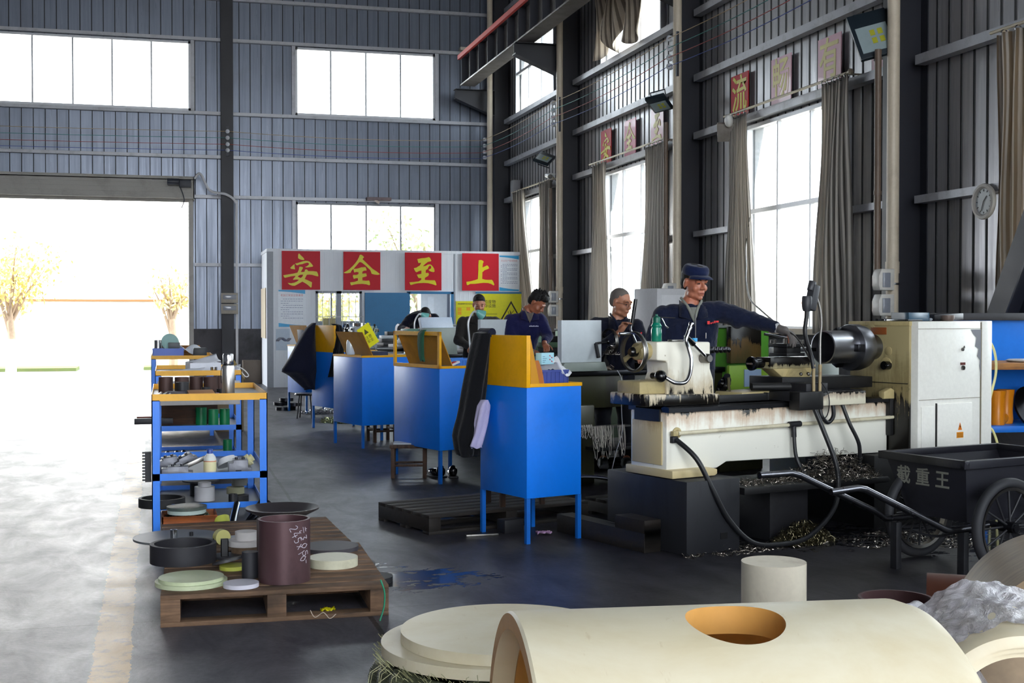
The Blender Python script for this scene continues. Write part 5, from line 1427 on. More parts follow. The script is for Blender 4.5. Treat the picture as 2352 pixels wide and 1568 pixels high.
board_deck(LBW(.3, .9, 0), ANG, 1.5, .7, .12, 6, 'wooden platform behind the dark lathe under the man with glasses', oilw, 'work platforms')
tag(MB().box(0, .15, 0, .1, 0, .09).build('steel_channel', iron, bevel=.004, loc=LW(-.5, 1.27), rot=(0, 0, ANG)), 'short dark steel channel on the floor under the nearest bench', 'steel bar')
tag(MB().box(0, .22, 0, .04, 0, .015).build('flat_bar', worn, bevel=.002, loc=LW(-.78, 1.3), rot=(0, 0, ANG - .3)), 'flat bar on the floor beside the steel channel', 'steel bar')
tag(MB().grid(lambda u, v: (u * .1, v * .06, .005 + .02 * abs(math.sin(u * 7 + v * 5))), 8, 6).build('plastic_scrap', plain('#b08ab0', .4), loc=LW(-.35, 1.1, .0), solid=.002), 'scrap of lilac plastic on the floor under the nearest bench', 'scrap')
tag(MB().grid(lambda u, v: (-.35 + u * .9, v * .25, .02 + .07 * math.sin(u * 3) + .015 * math.sin(v * 9)), 14, 8).build('plastic_sheet', plain('#4a4a60', .25), loc=LBW(.1, .0, .0), rot=(0, 0, ANG), solid=.004), 'dull violet plastic sheet on the floor under the dark lathe', 'sheet')
swarf((2.25, 19.3, 0), .3, .16, .05, 160, 'white plastic shavings on the floor under the third bench', 'plastic_swarf', seed=21, col='#d8dae0', curl=.08, r0=.004)
swarf((2.45, 17.6, 0), .4, .25, .12, 200, 'pale green plastic shavings on the floor behind the fourth bench', 'plastic_swarf', seed=22, col='#c9cf9a', curl=.1, r0=.006)
for i in range(5):
    x, y = 1.75 + .1 * (i % 3), 20.1 + .22 * (i // 3) + .06 * i
    tag(MB().lathe([(.03, 0), (.11, 0), (.11, .05), (.03, .05)], 26, closed=True).build('steel_flange', darksteel, loc=(x, y, .0 + .055 * (i // 2)), rot=(R(6 * (i % 2)), 0, 0)), ['lowest flange', 'dull flange', 'tilted flange', 'top flange', 'rear flange'][i] + ' in the small heap by the farthest bench leg', 'flange', 'steel flanges by the farthest bench')

# ---- carts
def cart(loc, w, d, zt, zm, label, zb=.156, by=0):
    t = thing('shelf_trolley', loc, 0, label, 'trolley', 'blue shelf trolleys with amber rims')
    L = .05
    for i, x in enumerate((0, w - L)):
        for j, y in enumerate((0, d - L)):
            MB().box(x, x + L, y, y + .006, 0, zt - .04).box(x if i == 0 else x + L - .006, x + .006 if i == 0 else x + L, y, y + L, 0, zt - .04).build('leg', blue, t, smooth=0)
    def tray(z, h, m_, nm, y0=0):
        s = MB().box(0, w, y0, y0 + .005, z - h, z).box(0, w, d - .005, d, z - h, z).box(0, .005, y0, d, z - h, z).box(w - .005, w, y0, d, z - h, z)
        r = s.build(nm, m_, t, smooth=0)
        MB().box(.005, w - .005, y0 + .005, d - .005, z - h, z - h + .006).build('shelf_plate', plain('#8b8f92', .45, .3), r, smooth=0)
        return r
    tray(zt, .045, amber, 'top_tray'); tray(zm, .045, blue, 'middle_tray'); tray(zb + .03, .04, blue, 'bottom_tray', by)
    return t
K1 = cart((-.09, 8.55, 0), .735, 1.35, .95, .435, 'nearest blue trolley with a steel flask on its amber top', by=.36)
K2 = cart((-.09, 11.5, 0), .735, 1.35, .98, .5, 'second blue trolley with white papers on its amber top')
K3 = cart((-.17, 16.0, 0), .735, 1.3, .98, .5, 'farthest blue trolley piled with blue box and tools')
def CK(K, x, y, z=0): return (K.location.x + x, K.location.y + y, z)
tag(MB().box(0, .7, 0, .012, 0, .21).build('white_board', paint('#b9b6b4', .6, amount=.06), bevel=.002, loc=CK(K2, .02, -.02, .68)), 'pale board fixed below the amber top of the second trolley', 'board')
rustp = paint('#4a3430', .6, .3, dirt='#1e1412', amount=.3, scale=5)
darkp = paint('#2c2b2e', .5, .4, dirt='#111', amount=.2, scale=5) if False else paint('#2c2b2e', .5, .4, dirt='#111111', amount=.2, scale=5)
def pipe_piece(loc, r, h, label, m_, wall=.008, name='steel_pipe', cat='pipe', group=None, rot=None, n=36):
    o = MB().lathe([(r - wall, 0), (r, 0), (r, h), (r - wall, h)], n, closed=True).build(name, m_, loc=loc, rot=rot or (0, 0, 0))
    return tag(o, label, cat, group)
def disc(loc, r, h, label, m_, name='disc', cat='disc', group=None, rot=None, steps=None, n=44):
    prof = [(0, 0), (r, 0), (r, h)]
    for (r2, h2) in (steps or []): prof += [(r2, h if prof[-1][1] == h else prof[-1][1]), (r2, h2)]
    prof += [(0, prof[-1][1])]
    o = MB().lathe(prof, n).build(name, m_, loc=loc, rot=rot or (0, 0, 0), smooth=30)
    return tag(o, label, cat, group)
zt = .912
for i, (x, y, r, h) in enumerate(((.09, .85, .05, .11), (.2, .8, .05, .11), (.3, .86, .048, .11), (.4, .82, .05, .11), (.47, .9, .048, .11))):
    pipe_piece(CK(K1, x, y, zt), r, h, ['leftmost', 'second', 'middle', 'fourth', 'rightmost'][i] + ' of the five brown pipe offcuts on the nearest trolley', rustp, group='brown pipe offcuts on the nearest trolley')
pipe_piece(CK(K1, .2, .6, zt), .045, .085, 'dark short pipe standing in front of the five brown offcuts', darkp)
pipe_piece(CK(K1, .36, .66, zt), .03, .045, 'smallest dark bush beside the short pipe on the nearest trolley', darkp)
pipe_piece(CK(K1, .47, .68, zt), .035, .03, 'flat dark ring right of the pipes on the nearest trolley', darkp)
t = thing('steel_flask', CK(K1, .49, .12, zt), 0, 'tall brushed steel vacuum flask on the nearest trolley', 'flask')
MB().lathe([(0, 0), (.038, 0), (.041, .004), (.041, .2), (.036, .215), (.035, .22), (0, .22)], 40).build('body', steel('#dcdad8', .32, 1, .02), t)
MB().lathe([(.034, .22), (.035, .225), (.035, .285), (.031, .293), (0, .293)], 40).build('cup_lid', steel('#cfcfd2', .12, 1, .02), t)
MB().lathe([(.0355, .215), (.037, .217), (.037, .222), (.0355, .224)], 36, closed=True).build('seal_ring', rubber, t)
MB().tube(bez([(-.037, 0, .215), (-.047, -.01, .18), (-.048, -.01, .12), (-.045, 0, .1)], 5), .003, 6).build('carrying_loop', rubber, t)
for k in range(3):
    tag(MB().cyl((0, 0, .012), (.03, .5, .012), .01, n=12).build('steel_rod', worn, loc=CK(K1, .03 + .035 * k, .1, zt)), ['left', 'middle', 'right'][k] + ' one of three thin rods along the left rim of the nearest trolley', 'rod', 'thin rods on the nearest trolley')
tag(MB().box(0, .17, 0, .12, 0, .025).build('cardboard_box', paint('#b9855a', .8, amount=.05), bevel=.002, loc=CK(K1, .24, .28, zt), rot=(R(8), 0, .1)), 'flat brown cardboard box on the nearest trolley', 'box')
tag(MB().box(0, .02, 0, .1, 0, .02).build('pink_packet', plain('#c07ab8', .4), bevel=.002, loc=CK(K1, .42, .3, zt)), 'small pink packet right of the flat cardboard box', 'packet')
tag(MB().grid(lambda u, v: (u * .26, v * .14, .006 + .008 * math.sin(u * 11) * math.sin(v * 5)), 14, 6).build('plastic_bag', plain('#c4c8c8', .2), loc=CK(K1, .12, .06, zt), solid=.002), 'crinkled clear plastic bag at the front rim of the nearest trolley', 'bag')
tag(MB().box(0, .16, 0, .05, 0, .014).build('dark_tool', iron, bevel=.003, loc=CK(K1, .36, .03, zt)), 'flat dark tool in front of the steel flask', 'tool')
tag(MB().box(0, .12, 0, .05, 0, .03).build('dark_holder', plain('#2e2430', .5), bevel=.003, loc=CK(K1, .1, .45, zt)), 'low dark purple holder between the rods and the short pipe', 'holder')
# middle tray of the near cart
zm = .397
t = thing('white_bottle', CK(K1, .37, .16, zm), 0, 'white plastic bottle with a blue cap on the middle shelf of the nearest trolley', 'bottle')
MB().lathe([(0, 0), (.038, 0), (.041, .005), (.041, .11), (.036, .125), (.018, .148), (.017, .15), (0, .15)], 32).build('body', plain('#d9dad6', .35), t)
MB().lathe([(.02, .146), (.02, .172), (.018, .175), (0, .175)], 24).build('cap', plain('#2a4a9c', .4), t)
MB().lathe([(.0415, .03), (.0418, .03), (.0418, .1), (.0415, .1)], 32, closed=True).build('label_wrap', plain('#e2dcae', .5), t)
MB().lathe([(.0419, .094), (.0423, .094), (.0423, .098), (.0419, .098)], 32, closed=True).build('red_band', plain('#c04030', .5), t)
gst = paint('#6e6f76', .45, .5, dirt='#242428', amount=.25, scale=7)
def block(loc, w, d, h, label, rot=(0, 0, 0), m_=None, slot=True, cat='steel block'):
    t = thing('fixture_block', loc, 0, label, cat, 'grey fixture blocks on the nearest trolley', rot)
    MB().prism([(0, 0), (w, 0), (w, h * .5), (w * .85, h * .5), (w * .85, h), (w * .2, h), (w * .2, h * .8), (0, h * .8)], 0, d, 'y').build('body', m_ or gst, t, bevel=.003)
    if slot: MB().box(w * .3, w * .55, -.002, .004, h * .15, h * .35).build('slot', blackoil, t, smooth=0)
    for k in range(2): MB().cyl((w * (.35 + .3 * k), d * .5, h), (w * (.35 + .3 * k), d * .5, h + .012), .01, n=12).build('bolt', darksteel, t)
    return t
block(CK(K1, .06, .1, zm), .2, .12, .07, 'long grey fixture block at the left front of the middle shelf')
block(CK(K1, .56 - .07, .12, zm), .15, .14, .1, 'tall grey fixture block right of the white bottle')
block(CK(K1, .05, .4, zm), .15, .12, .09, 'grey block at the back left of the middle shelf', (0, R(-8), .1))
block(CK(K1, .17, .36, zm + .02), .15, .1, .06, 'steel block leaning at an angle on the middle shelf', (0, R(-26), .2))
tag(MB().box(0, .2, 0, .012, 0, .03).build('straight_edge', worn, bevel=.002, loc=CK(K1, .17, .3, zm + .01), rot=(0, R(-24), 0)), 'bright bar leaning against the tilted block', 'bar')
disc(CK(K1, .5, .42, zm + .04), .075, .03, 'white plastic disc leaning against the tall block', plain('#cfd0d2', .5), name='plastic_disc', rot=(R(-20), R(-18), 0), steps=[(.06, .045)])
disc(CK(K1, .6, .3, zm + .06), .04, .05, 'cream plastic flange at the back right of the middle shelf', plain('#d9d2a4', .5), name='plastic_flange', rot=(R(10), R(55), 0), steps=[(.025, .07)])
disc(CK(K1, .6, .1, zm), .055, .018, 'flat steel disc at the right front of the middle shelf', worn, name='steel_disc')
tag(MB().box(0, .09, 0, .06, 0, .022).build('red_box', plain('#c8341c', .4), bevel=.002, loc=CK(K1, .3, .04, zm)), 'small red box at the front of the middle shelf', 'box')
tag(MB().box(0, .05, 0, .05, 0, .03).build('grey_block', gst, bevel=.006, loc=CK(K1, .4, .04, zm)), 'small rounded grey block beside the red box', 'block')
t = thing('gear_rack', (-.135, 8.75, .36), 0, 'dark toothed rack hanging on the left side of the nearest trolley', 'rack')
m = MB().box(.0, .04, 0, .05, 0, .2)
for k in range(10): m.box(-.018, 0, .005, .045, .008 + k * .02, .018 + k * .02)
m.build('body', iron, t, smooth=0)
tag(MB().box(-.14, .12, -.02, .02, 0, .025).build('angle_iron', paint('#7a3a28', .6, amount=.2), bevel=.002, loc=(-.12, 12.3, .501)), 'rusty bar end sticking out left between the trolleys', 'bar')
tag(MB().box(-.17, .16, -.03, .03, 0, .05).build('steel_profile', iron, bevel=.004, loc=(-.1, 11.75, .501)), 'dark steel profile sticking out left of the nearest trolley', 'bar')
# bottom of near cart
orange_w = wood('#b8622a', '#6a3414', axis=0, key=2)
t = thing('wooden_crate', CK(K1, .06, .03, 0), 0, 'orange brown wooden crate on the floor under the nearest trolley', 'crate')
m = MB().box(0, .35, 0, .012, 0, .09).box(0, .35, 0, .012, .095, .15).box(0, .35, .28, .292, 0, .15).box(0, .012, 0, .29, 0, .15).box(.338, .35, 0, .29, 0, .15).box(0, .35, 0, .29, 0, .01)
m.build('slats', orange_w, t, bevel=.002)
swarf(CK(K1, .23, .18, .12), .12, .09, .03, 100, 'greenish shavings inside the orange crate', seed=31, col='#5a6a58', curl=.08, r0=.003)
disc(CK(K1, .22, .18, .151), .125, .025, 'pale green tinted glass disc on top of the orange crate', plain('#bcccc4', .3), name='plastic_disc')
disc(CK(K1, .22, .18, .177), .13, .02, 'darker mottled disc lying on the pale green disc', paint('#54605a', .35, amount=.3, scale=8), name='plastic_disc')
for i, (x, y, c, rot) in enumerate(((.5, .1, chrome, (R(-62), 0, R(-12))), (.58, .12, worn, (R(-55), 0, R(-38))), (.56, .05, darksteel, (R(-58), 0, R(-50))))):
    tag(MB().cyl((0, 0, 0), (0, 0, .3), .024, n=22).cyl((0, 0, .3), (0, 0, .31), .018, n=22).build('steel_shaft', c, loc=CK(K1, x, y, .03), rot=rot), ['bright chrome', 'dull grey', 'dark turned'][i] + ' shaft leaning out of the bottom shelf of the nearest trolley', 'shaft', 'shafts in the nearest trolley')
t = thing('plastic_bowl', CK(K1, .44, .06, .08), 0, 'yellow green plastic ring tipped beside the chrome shaft', 'ring', None, (R(-30), R(-15), 0))
MB().lathe([(.05, 0), (.058, 0), (.062, .045), (.054, .045)], 32, closed=True).build('ring', plain('#b9bf4a', .4), t)
disc(CK(K1, .35, .7, .155), .07, .1, 'white plastic hub on the bottom shelf at the back', plain('#dcdade', .4), name='plastic_hub', steps=[(.045, .13)])
disc(CK(K1, .33, 1.0, .155), .075, .1, 'black round block at the back of the bottom shelf', plain('#222226', .6), name='round_block')
disc(CK(K1, .33, 1.0, .256), .13, .012, 'wide dark plate lying on the black round block', plain('#4a4a4e', .5), name='round_plate')
for i, x in enumerate((.6, .58, .61)):
    disc(CK(K1, x - .02, .6 + .05 * i, .155 + .05 * i), .07 - .008 * i, .045, ['lowest dark', 'middle cream', 'top grey'][i] + ' disc of the small stack at the right of the bottom shelf', (darkp, plain('#9a987a', .5), plain('#6a6a66', .5))[i], name='plastic_disc')
pipe_piece(CK(K1, .53, .4, .155), .03, .08, 'black flanged bush beside the small stack of discs', darkp)
pipe_piece(CK(K1, .06, .5, .155), .155, .06, 'black ring jutting out at the left of the bottom shelf', plain('#222225', .6), wall=.02, name='plastic_ring', cat='ring')
# second and third carts
gr = plain('#0d7a48', .4)
zz2 = .462
for i, (x, y, r) in enumerate(((.5, .25, .045), (.6, .3, .045), (.4, .5, .05))):
    pipe_piece(CK(K2, x, y, zz2), r, .16, ['left', 'right', 'rear'][i] + ' upright green roll on the middle shelf of the second trolley', gr, .03, 'green_roll', 'roll', 'green rolls')
tag(MB().lathe([(.012, 0), (.05, 0), (.05, .36), (.012, .36)], 30, closed=True).build('green_roll', gr, loc=CK(K2, .2, .12, .2), rot=(0, R(90), 0)), 'long green roll lying on the bottom shelf of the second trolley', 'roll', 'green rolls')
pipe_piece(CK(K2, .62, .2, .152), .04, .2, 'upright green roll on the bottom shelf at the right', gr, .02, 'green_roll', 'roll', 'green rolls')
tag(MB().box(0, .5, 0, .02, 0, .22).build('brown_board', wood('#5a3a24', '#2a1a10'), bevel=.002, loc=CK(K2, .05, .6, zz2)), 'brown board standing at the back of the second trolley shelf', 'board')
for i, x in enumerate((.08, .16, .22)):
    tag(MB().cyl((0, 0, 0), (.02, .3, .07), .02, n=18).build('steel_bar', worn if i < 2 else darksteel, loc=CK(K2, x, -.1 + .03 * i, .175)), ['bright left', 'middle', 'dark right'][i] + ' round bar poking forward from the bottom of the second trolley', 'bar', 'round bars in the second trolley')
def paper_pile(K, x, y, z, w, d, h, label, seed, tilt=0, cat='papers'):
    rnd = random.Random(seed)
    t = thing('paper_stack', CK(K, x, y, z), R(rnd.uniform(-12, 12)), label, cat)
    def f(u, v): return (u * w, v * d, h + tilt * u * v * .6 + .012 * math.sin(u * 6 + seed) * math.cos(v * 5))
    MB().box(0, w, 0, d, 0, h).build('sheets', plain('#dfe1ea', .8), t, bevel=.002)
    MB().grid(f, 12, 8).build('top_sheet', plain('#e8e9f2', .8), t, solid=.0015)
paper_pile(K2, .06, .1, .945, .34, .24, .02, 'white papers spread at the left of the second trolley', 1, .05)
paper_pile(K2, .3, .3, .945, .28, .2, .09, 'thick block of white paper standing up on the second trolley', 2, .12)
paper_pile(K2, .56, .06, .945, .16, .2, .03, 'creased papers at the right rim of the second trolley', 3, .08)
t = thing('steel_cup', CK(K2, .5, .1, .945), 0, 'small bright steel cup between the papers on the second trolley', 'cup')
MB().lathe([(0, 0), (.028, 0), (.03, .06), (.028, .06), (.026, .003), (0, .003)], 24).build('body', chrome, t)
t = thing('white_cable', CK(K2, .7, .1, .98), 0, 'loop of white cable hanging off the second trolley', 'cable')
MB().tube(bez([(0, 0, .03), (.06, -.01, .0), (.1, -.02, -.05), (.07, -.02, -.06), (.02, 0, .01)], 5), .005, 6).build('cable', plain('#d9d9d9', .4), t)
crate(CK(K3, .02, .05, .945), .36, .3, .12, 'long blue box at the front of the farthest trolley', '#4468c8', 0, 'box')
pipe_piece(CK(K3, .08, .2, 1.065), .045, .1, 'bright steel can in the blue box on the farthest trolley', chrome)
t = thing('grinding_wheel', CK(K3, .22, .3, 1.07), 0, 'pale blue round disc standing in the blue box', 'disc')
MB().lathe([(0, 0), (.11, 0), (.11, .02), (0, .02)], 32, (0, 0, .06), (.3, -1, .3)).build('disc', plain('#8fb0ac', .5), t)
tag(MB().box(0, .14, 0, .1, 0, .07).build('grey_case', plain('#55595c', .5), bevel=.004, loc=CK(K3, .2, .1, 1.065)), 'small grey case in the blue box on the farthest trolley', 'case')
tag(MB().box(0, .5, 0, .3, 0, .02).box(0, .5, .28, .3, 0, .12).box(.44, .5, .0, .3, 0, .09).build('wooden_tray', wood('#b8741e', '#6a4010'), bevel=.003, loc=CK(K3, .1, .8, .96)), 'orange brown wooden tray at the back of the farthest trolley', 'tray')
tag(MB().grid(lambda u, v: (u * .4, v * .2, .06 + .06 * math.sin(u * 6) * math.cos(v * 4)), 14, 8).build('white_rag', fabric('#dfe2ea'), loc=CK(K3, .2, .45, .98), solid=.006), 'white crumpled rag across the farthest trolley', 'rag')
tag(MB().box(0, .16, 0, .2, 0, .12).build('black_toolbox', plain('#202428', .5), bevel=.01, loc=CK(K3, .5, .2, .945)), 'black toolbox at the right of the farthest trolley', 'toolbox')
tag(MB().grid(lambda u, v: (u * .35, v * .25, .25 * math.sin(u * 3.1) * math.sin(v * 3.1) + .02 * math.sin(u * 15 + v * 11)), 14, 12).build('sack', fabric('#a8905a'), loc=(.62, 16.6, .65), solid=.01), 'crumpled tan sack at the right side of the farthest trolley', 'sack')
tag(MB().box(-.3, .3, -.12, .12, 0, .1).build('timber_sleeper', palw, bevel=.004, loc=(2.72, 3.35, 0), rot=(0, 0, R(-28))), 'timber sleeper under the grey-brown drum', 'timber')
tag(MB().box(.6, .95, 16.5, 16.9, 0, .68).build('carton', paint('#7a6a50', .8, amount=.1), bevel=.01), 'brown carton under the tan sack', 'box')

# ---- pallet with stock
board_deck((-.03, 6.16, 0), R(-1.5), 1.07, 1.2, .15, 9, 'wooden pallet nearest the camera, loaded with discs and pipes', palw, name='wooden_pallet', cat='pallet', gap=.03)
board_deck((.0, 7.47, 0), R(2), 1.05, .95, .13, 7, 'second wooden pallet hidden under stock in front of the nearest trolley', palw, name='wooden_pallet', cat='pallet', gap=.03)
zp = .151
tube = thing('marked_pipe', (.56, 6.37, zp), 0, 'thick brown steel pipe with chalk writing on the near pallet', 'pipe')
tr_ = .127
MB().lathe([(tr_ - .011, 0), (tr_, 0), (tr_, .305), (tr_ - .011, .305)], 64, closed=True).build('pipe_wall', paint('#5a4044', .45, .35, dirt='#2a1a1a', amount=.22, scale=5, streak=.5), tube)
chalk = plain('#cfc8d4', .8)
def chalk_text(strokes, a0, z0, s, rot):
    m = MB()
    for st_ in strokes:
        pts = []
        for x, y in st_:
            xr, yr = x * math.cos(rot) - y * math.sin(rot), x * math.sin(rot) + y * math.cos(rot)
            a = a0 + xr * s / tr_; pts.append(((tr_ + .0008) * math.sin(a), -(tr_ + .0008) * math.cos(a), z0 + yr * s))
        m.tube(bez(pts, 4), .0015, 5)
    return m
G_ = {'l': [[(.1, .9), (.6, .95)], [(.35, 1.2), (.35, .0), (.6, .15)], [(.0, .55), (.7, .6)]], '3': [[(.1, 1), (.5, 1), (.25, .6), (.5, .35), (.1, .05)]], '0': [[(.3, 1), (.05, .5), (.3, 0), (.55, .5), (.3, 1)]],
      '5': [[(.5, 1), (.1, .95), (.1, .6), (.45, .5), (.4, .1), (.05, .05)]], '2': [[(.05, .85), (.3, 1.05), (.45, .7), (.1, .05), (.55, .05)]], '4': [[(.35, 1.05), (.05, .35), (.6, .4)], [(.4, .7), (.4, -.05)]],
      'x': [[(.1, .8), (.5, .1)], [(.5, .85), (.1, .1)]], '1': [[(.3, 1), (.3, 0)]], '-': [[(.1, .5), (.5, .5)]]}
def chalk_line(txt, a0, z0, s, rot, step=.85):
    allm = MB()
    for k, ch in enumerate(txt):
        dx = k * step
        st2 = [[(x + dx, y) for x, y in q] for q in G_[ch]]
        g = chalk_text(st2, a0, z0, s, rot); allm.add(g.v, g.f)
    return allm
chalk_line('l305-', .52, .27, .042, R(-82), .95).build('chalk_writing', chalk, tube, smooth=0)
chalk_line('245x10', .1, .275, .04, R(-70), .8).build('chalk_writing', chalk, tube, smooth=0)
pipe_piece((.585, 6.8, zp), .13, .24, 'brown pipe standing behind the chalked one', rustp)
t = tag(MB().lathe([(.0, .0), (.1, .0), (.19, .045), (.195, .055), (.185, .055), (.1, .012), (.0, .012)], 48).build('steel_dish', paint('#4a4448', .45, .4, amount=.2), loc=(.59, 6.81, .392)), 'wide dark steel dish resting on the pipe behind the chalked one', 'dish')
pipe_piece((.085, 7.0, zp), .172, .098, 'big black plastic ring at the left of the near pallet', plain('#26252b', .6), wall=.022, name='plastic_ring', cat='ring', n=64)
disc((.115, 6.4, zp), .172, .02, 'pale green stepped disc at the front left corner of the pallet', paint('#c9d2ae', .45, dirt='#6a7a5a', amount=.15), name='plastic_disc', steps=[(.155, .036)])
disc((.345, 6.27, zp), .085, .02, 'small white disc in front of the chalked pipe', plain('#d6d4e0', .5), name='plastic_disc')
disc((.4, 6.47, zp), .04, .13, 'black round bar standing left of the chalked pipe', plain('#2b2b31', .6), name='round_bar', cat='bar')
disc((.84, 6.68, zp), .128, .045, 'thick cream disc at the right of the near pallet', paint('#d6d2b8', .5, dirt='#7a705a', amount=.2), name='plastic_disc')
disc((.33, 6.72, zp), .07, .02, 'yellow green disc half hidden behind the black bar', plain('#b4b84c', .5), name='plastic_disc')
disc((.3, 6.74, zp + .034), .075, .012, 'dark round plate tilted on the yellow green disc', plain('#3a3a3e', .5), name='round_plate', rot=(R(-8), R(-12), 0))
disc((.32, 7.05, zp), .085, .014, 'thin dark plate beside the black ring', plain('#2c2c30', .5), name='round_plate')
t = thing('square_tube', (.3, 7.02, zp + .015), 0, 'short black square tube standing on the thin dark plate', 'tube')
MB().box(-.02, -.016, -.02, .02, 0, .09).box(.016, .02, -.02, .02, 0, .09).box(-.02, .02, -.02, -.016, 0, .09).box(-.02, .02, .016, .02, 0, .09).build('body', plain('#1b1b20', .5), t)
disc((.42, 7.12, zp), .08, .05, 'wooden round block under the white stepped disc', wood('#8a7058', '#5a4634'), name='wooden_disc')
disc((.42, 7.12, zp + .051), .1, .03, 'white stepped disc with a tall white hub on the pallet', plain('#cfcac8', .5), name='plastic_hub', steps=[(.06, .075)])
disc((.95, 7.25, .0), .2, .05, 'dark grey plate on the floor right of the pallets', plain('#3f3d40', .6), name='round_plate')
disc((.88, 7.15, .052), .16, .12, 'wide dark grey drum behind the cream disc', plain('#47444a', .6), name='round_block')
disc((1.08, 6.95, .0), .12, .03, 'black plate corner beside the cream disc on the floor', plain('#1c1c20', .6), name='round_plate')
disc((.08, 7.75, .131), .14, .02, 'low dark plate at the left of the second pallet', plain('#3a3a40', .6), name='round_block')
disc((.06, 7.73, .152), .25, .012, 'big grey round plate with steel pins on it', plain('#6c7074', .5), name='round_plate')
pipe_piece((.04, 7.66, .165), .02, .05, 'short bright steel bush on the big grey plate', chrome, .006)
pipe_piece((.14, 7.72, .165), .011, .022, 'tiny dark bolt on the big grey plate', iron, .003)
t = disc((.3, 7.62, .17), .045, .05, 'yellow plastic roller leaning near the black ring', plain('#c9c27a', .5), name='plastic_roller', rot=(R(90), 0, R(20)))
disc((.42, 7.6, .131), .1, .03, 'pale ring plate lying behind the square tube', plain('#b6b8bc', .5), name='round_plate')
for i, (x, y, r, h, c) in enumerate(((.72, 8.3, .055, .2, plain('#26242a', .5)), (.83, 8.3, .024, .17, darksteel))):
    pipe_piece((x + .0, y, 0), r, h + .05, ['thick black tube', 'slim steel tube'][i] + ' standing on the floor right of the nearest trolley', c, .01)
disc((.7, 8.62, 0), .09, .07, 'cream ball-ended drum right of the nearest trolley', plain('#d0bf9a', .5), name='plastic_drum')
disc((.7, 8.62, .07), .08, .05, 'rounded cream cap on the drum right of the nearest trolley', plain('#d8c8a4', .5), name='plastic_dome', steps=[(.05, .075)])
tag(MB().grid(lambda u, v: (u * .07, v * .05, .01 + .025 * abs(math.sin(u * 5 + v * 3))), 6, 5).build('candy_wrapper', plain('#d8d018', .4), loc=(.72, 6.2, .0), solid=.002), 'crumpled yellow wrapper under the near pallet', 'wrapper')
tag(MB().tube(bez([(.98, 6.03, .0), (1.0, 6.03, .07), (1.0, 6.02, .14), (.98, 6.01, .2)], 6), [.004] * 19, 6).build('green_strap', plain('#2f9a74', .5)), 'thin green strap standing up at the right end of the near pallet', 'strap')
t = tag(MB().tube(bez([(.66, 6.12, .05), (.68, 6.1, .02), (.72, 6.1, .04), (.75, 6.1, .01), (.78, 6.1, .03)], 5), .002, 5).build('paper_scrap', plain('#c9b8a8', .7)), 'curled pale scrap at the foot of the near pallet', 'scrap')
t['kind'] = 'thing'
disc((.03, 13.2, .0), .0001, .0001, 'x', iron) if False else None

# ================================================================= BARROW
bar = paint('#27272f', .42, .45, dirt='#101014', amount=.25, scale=3)
BR = thing('barrow', (4.545, 6.164, 0), R(13), 'black steel two-wheeled barrow with white stencilled load marking', 'barrow')
tub = MB()
# open box: outer and inner walls
def quadbox(z0, z1, a, b, t_=.012):
    o0, o1 = a, b
    vs = [(o0[0], o0[2], z0), (o0[1], o0[2], z0), (o0[1], o0[3], z0), (o0[0], o0[3], z0), (o1[0], o1[2], z1), (o1[1], o1[2], z1), (o1[1], o1[3], z1), (o1[0], o1[3], z1)]
    vi = [(o0[0] + t_, o0[2] + t_, z0 + t_), (o0[1] - t_, o0[2] + t_, z0 + t_), (o0[1] - t_, o0[3] - t_, z0 + t_), (o0[0] + t_, o0[3] - t_, z0 + t_), (o1[0] + t_, o1[2] + t_, z1), (o1[1] - t_, o1[2] + t_, z1), (o1[1] - t_, o1[3] - t_, z1), (o1[0] + t_, o1[3] - t_, z1)]
    f = [(0, 3, 2, 1), (0, 1, 5, 4), (1, 2, 6, 5), (2, 3, 7, 6), (3, 0, 4, 7)]
    g = [(8, 9, 10, 11), (8, 12, 13, 9), (9, 13, 14, 10), (10, 14, 15, 11), (11, 15, 12, 8)]
    r = [(4, 5, 13, 12), (5, 6, 14, 13), (6, 7, 15, 14), (7, 4, 12, 15)]
    tub.add(vs + vi, f + g + r)
quadbox(.29, .60, (-.17, .72, .14, .58), (-.17, .78, .15, .76))
tub.build('tub', bar, BR, smooth=0)
m = MB().box(-.21, .8, .12, .16, .595, .64).box(-.21, .8, .755, .79, .595, .64).box(-.21, -.17, .12, .79, .595, .64).box(.77, .81, .12, .79, .595, .64)
m.build('rim', bar, BR, bevel=.004)
# stencil lettering on the end facing the handles
w_ink = NT('worn white stencil'); w_ink.set(color='#77776e', rough=.8)
for txt, y in (('截', .62), ('重', .47), ('王', .32)):
    M = Matrix.Translation((-.1725, y, .505)) @ Matrix.Rotation(R(-90), 4, 'Z') @ Matrix.Rotation(R(90), 4, 'X')
    text_mesh(txt, .11, w_ink.m, 'stencil_letter', BR, M, .002, .0008)
def wheel(y, nm):
    w = thing('wheel', (0, y, .275)); w.parent = BR
    tp = [(.275, 0)] 
    prof = []
    for k in range(16):
        a = 2 * PI * k / 16; prof.append((.248 + .027 * math.cos(a), .03 * math.sin(a)))
    MB().lathe(prof, 64, (0, 0, 0), (0, 1, 0), closed=True).build('tyre', paint('#24252a', .7, amount=.1), w)
    MB().lathe([(.205, -.018), (.222, -.022), (.222, .022), (.205, .018)], 56, (0, 0, 0), (0, 1, 0), closed=True).build('rim', worn, w)
    for k in range(12):
        a = 2 * PI * k / 12
        MB().cyl((.03 * math.cos(a), .012 * (-1) ** k, .03 * math.sin(a)), (.208 * math.cos(a), 0, .208 * math.sin(a)), .0065, n=8).build('spoke', iron, w)
    MB().cyl((0, -.05, 0), (0, .05, 0), .032, n=22).cyl((0, -.06, 0), (0, -.05, 0), .022, n=18).build('hub', darksteel, w)
wheel(0, 'near'); wheel(.66, 'far')
pm = steel('#6a6a70', .25, 4, .2)
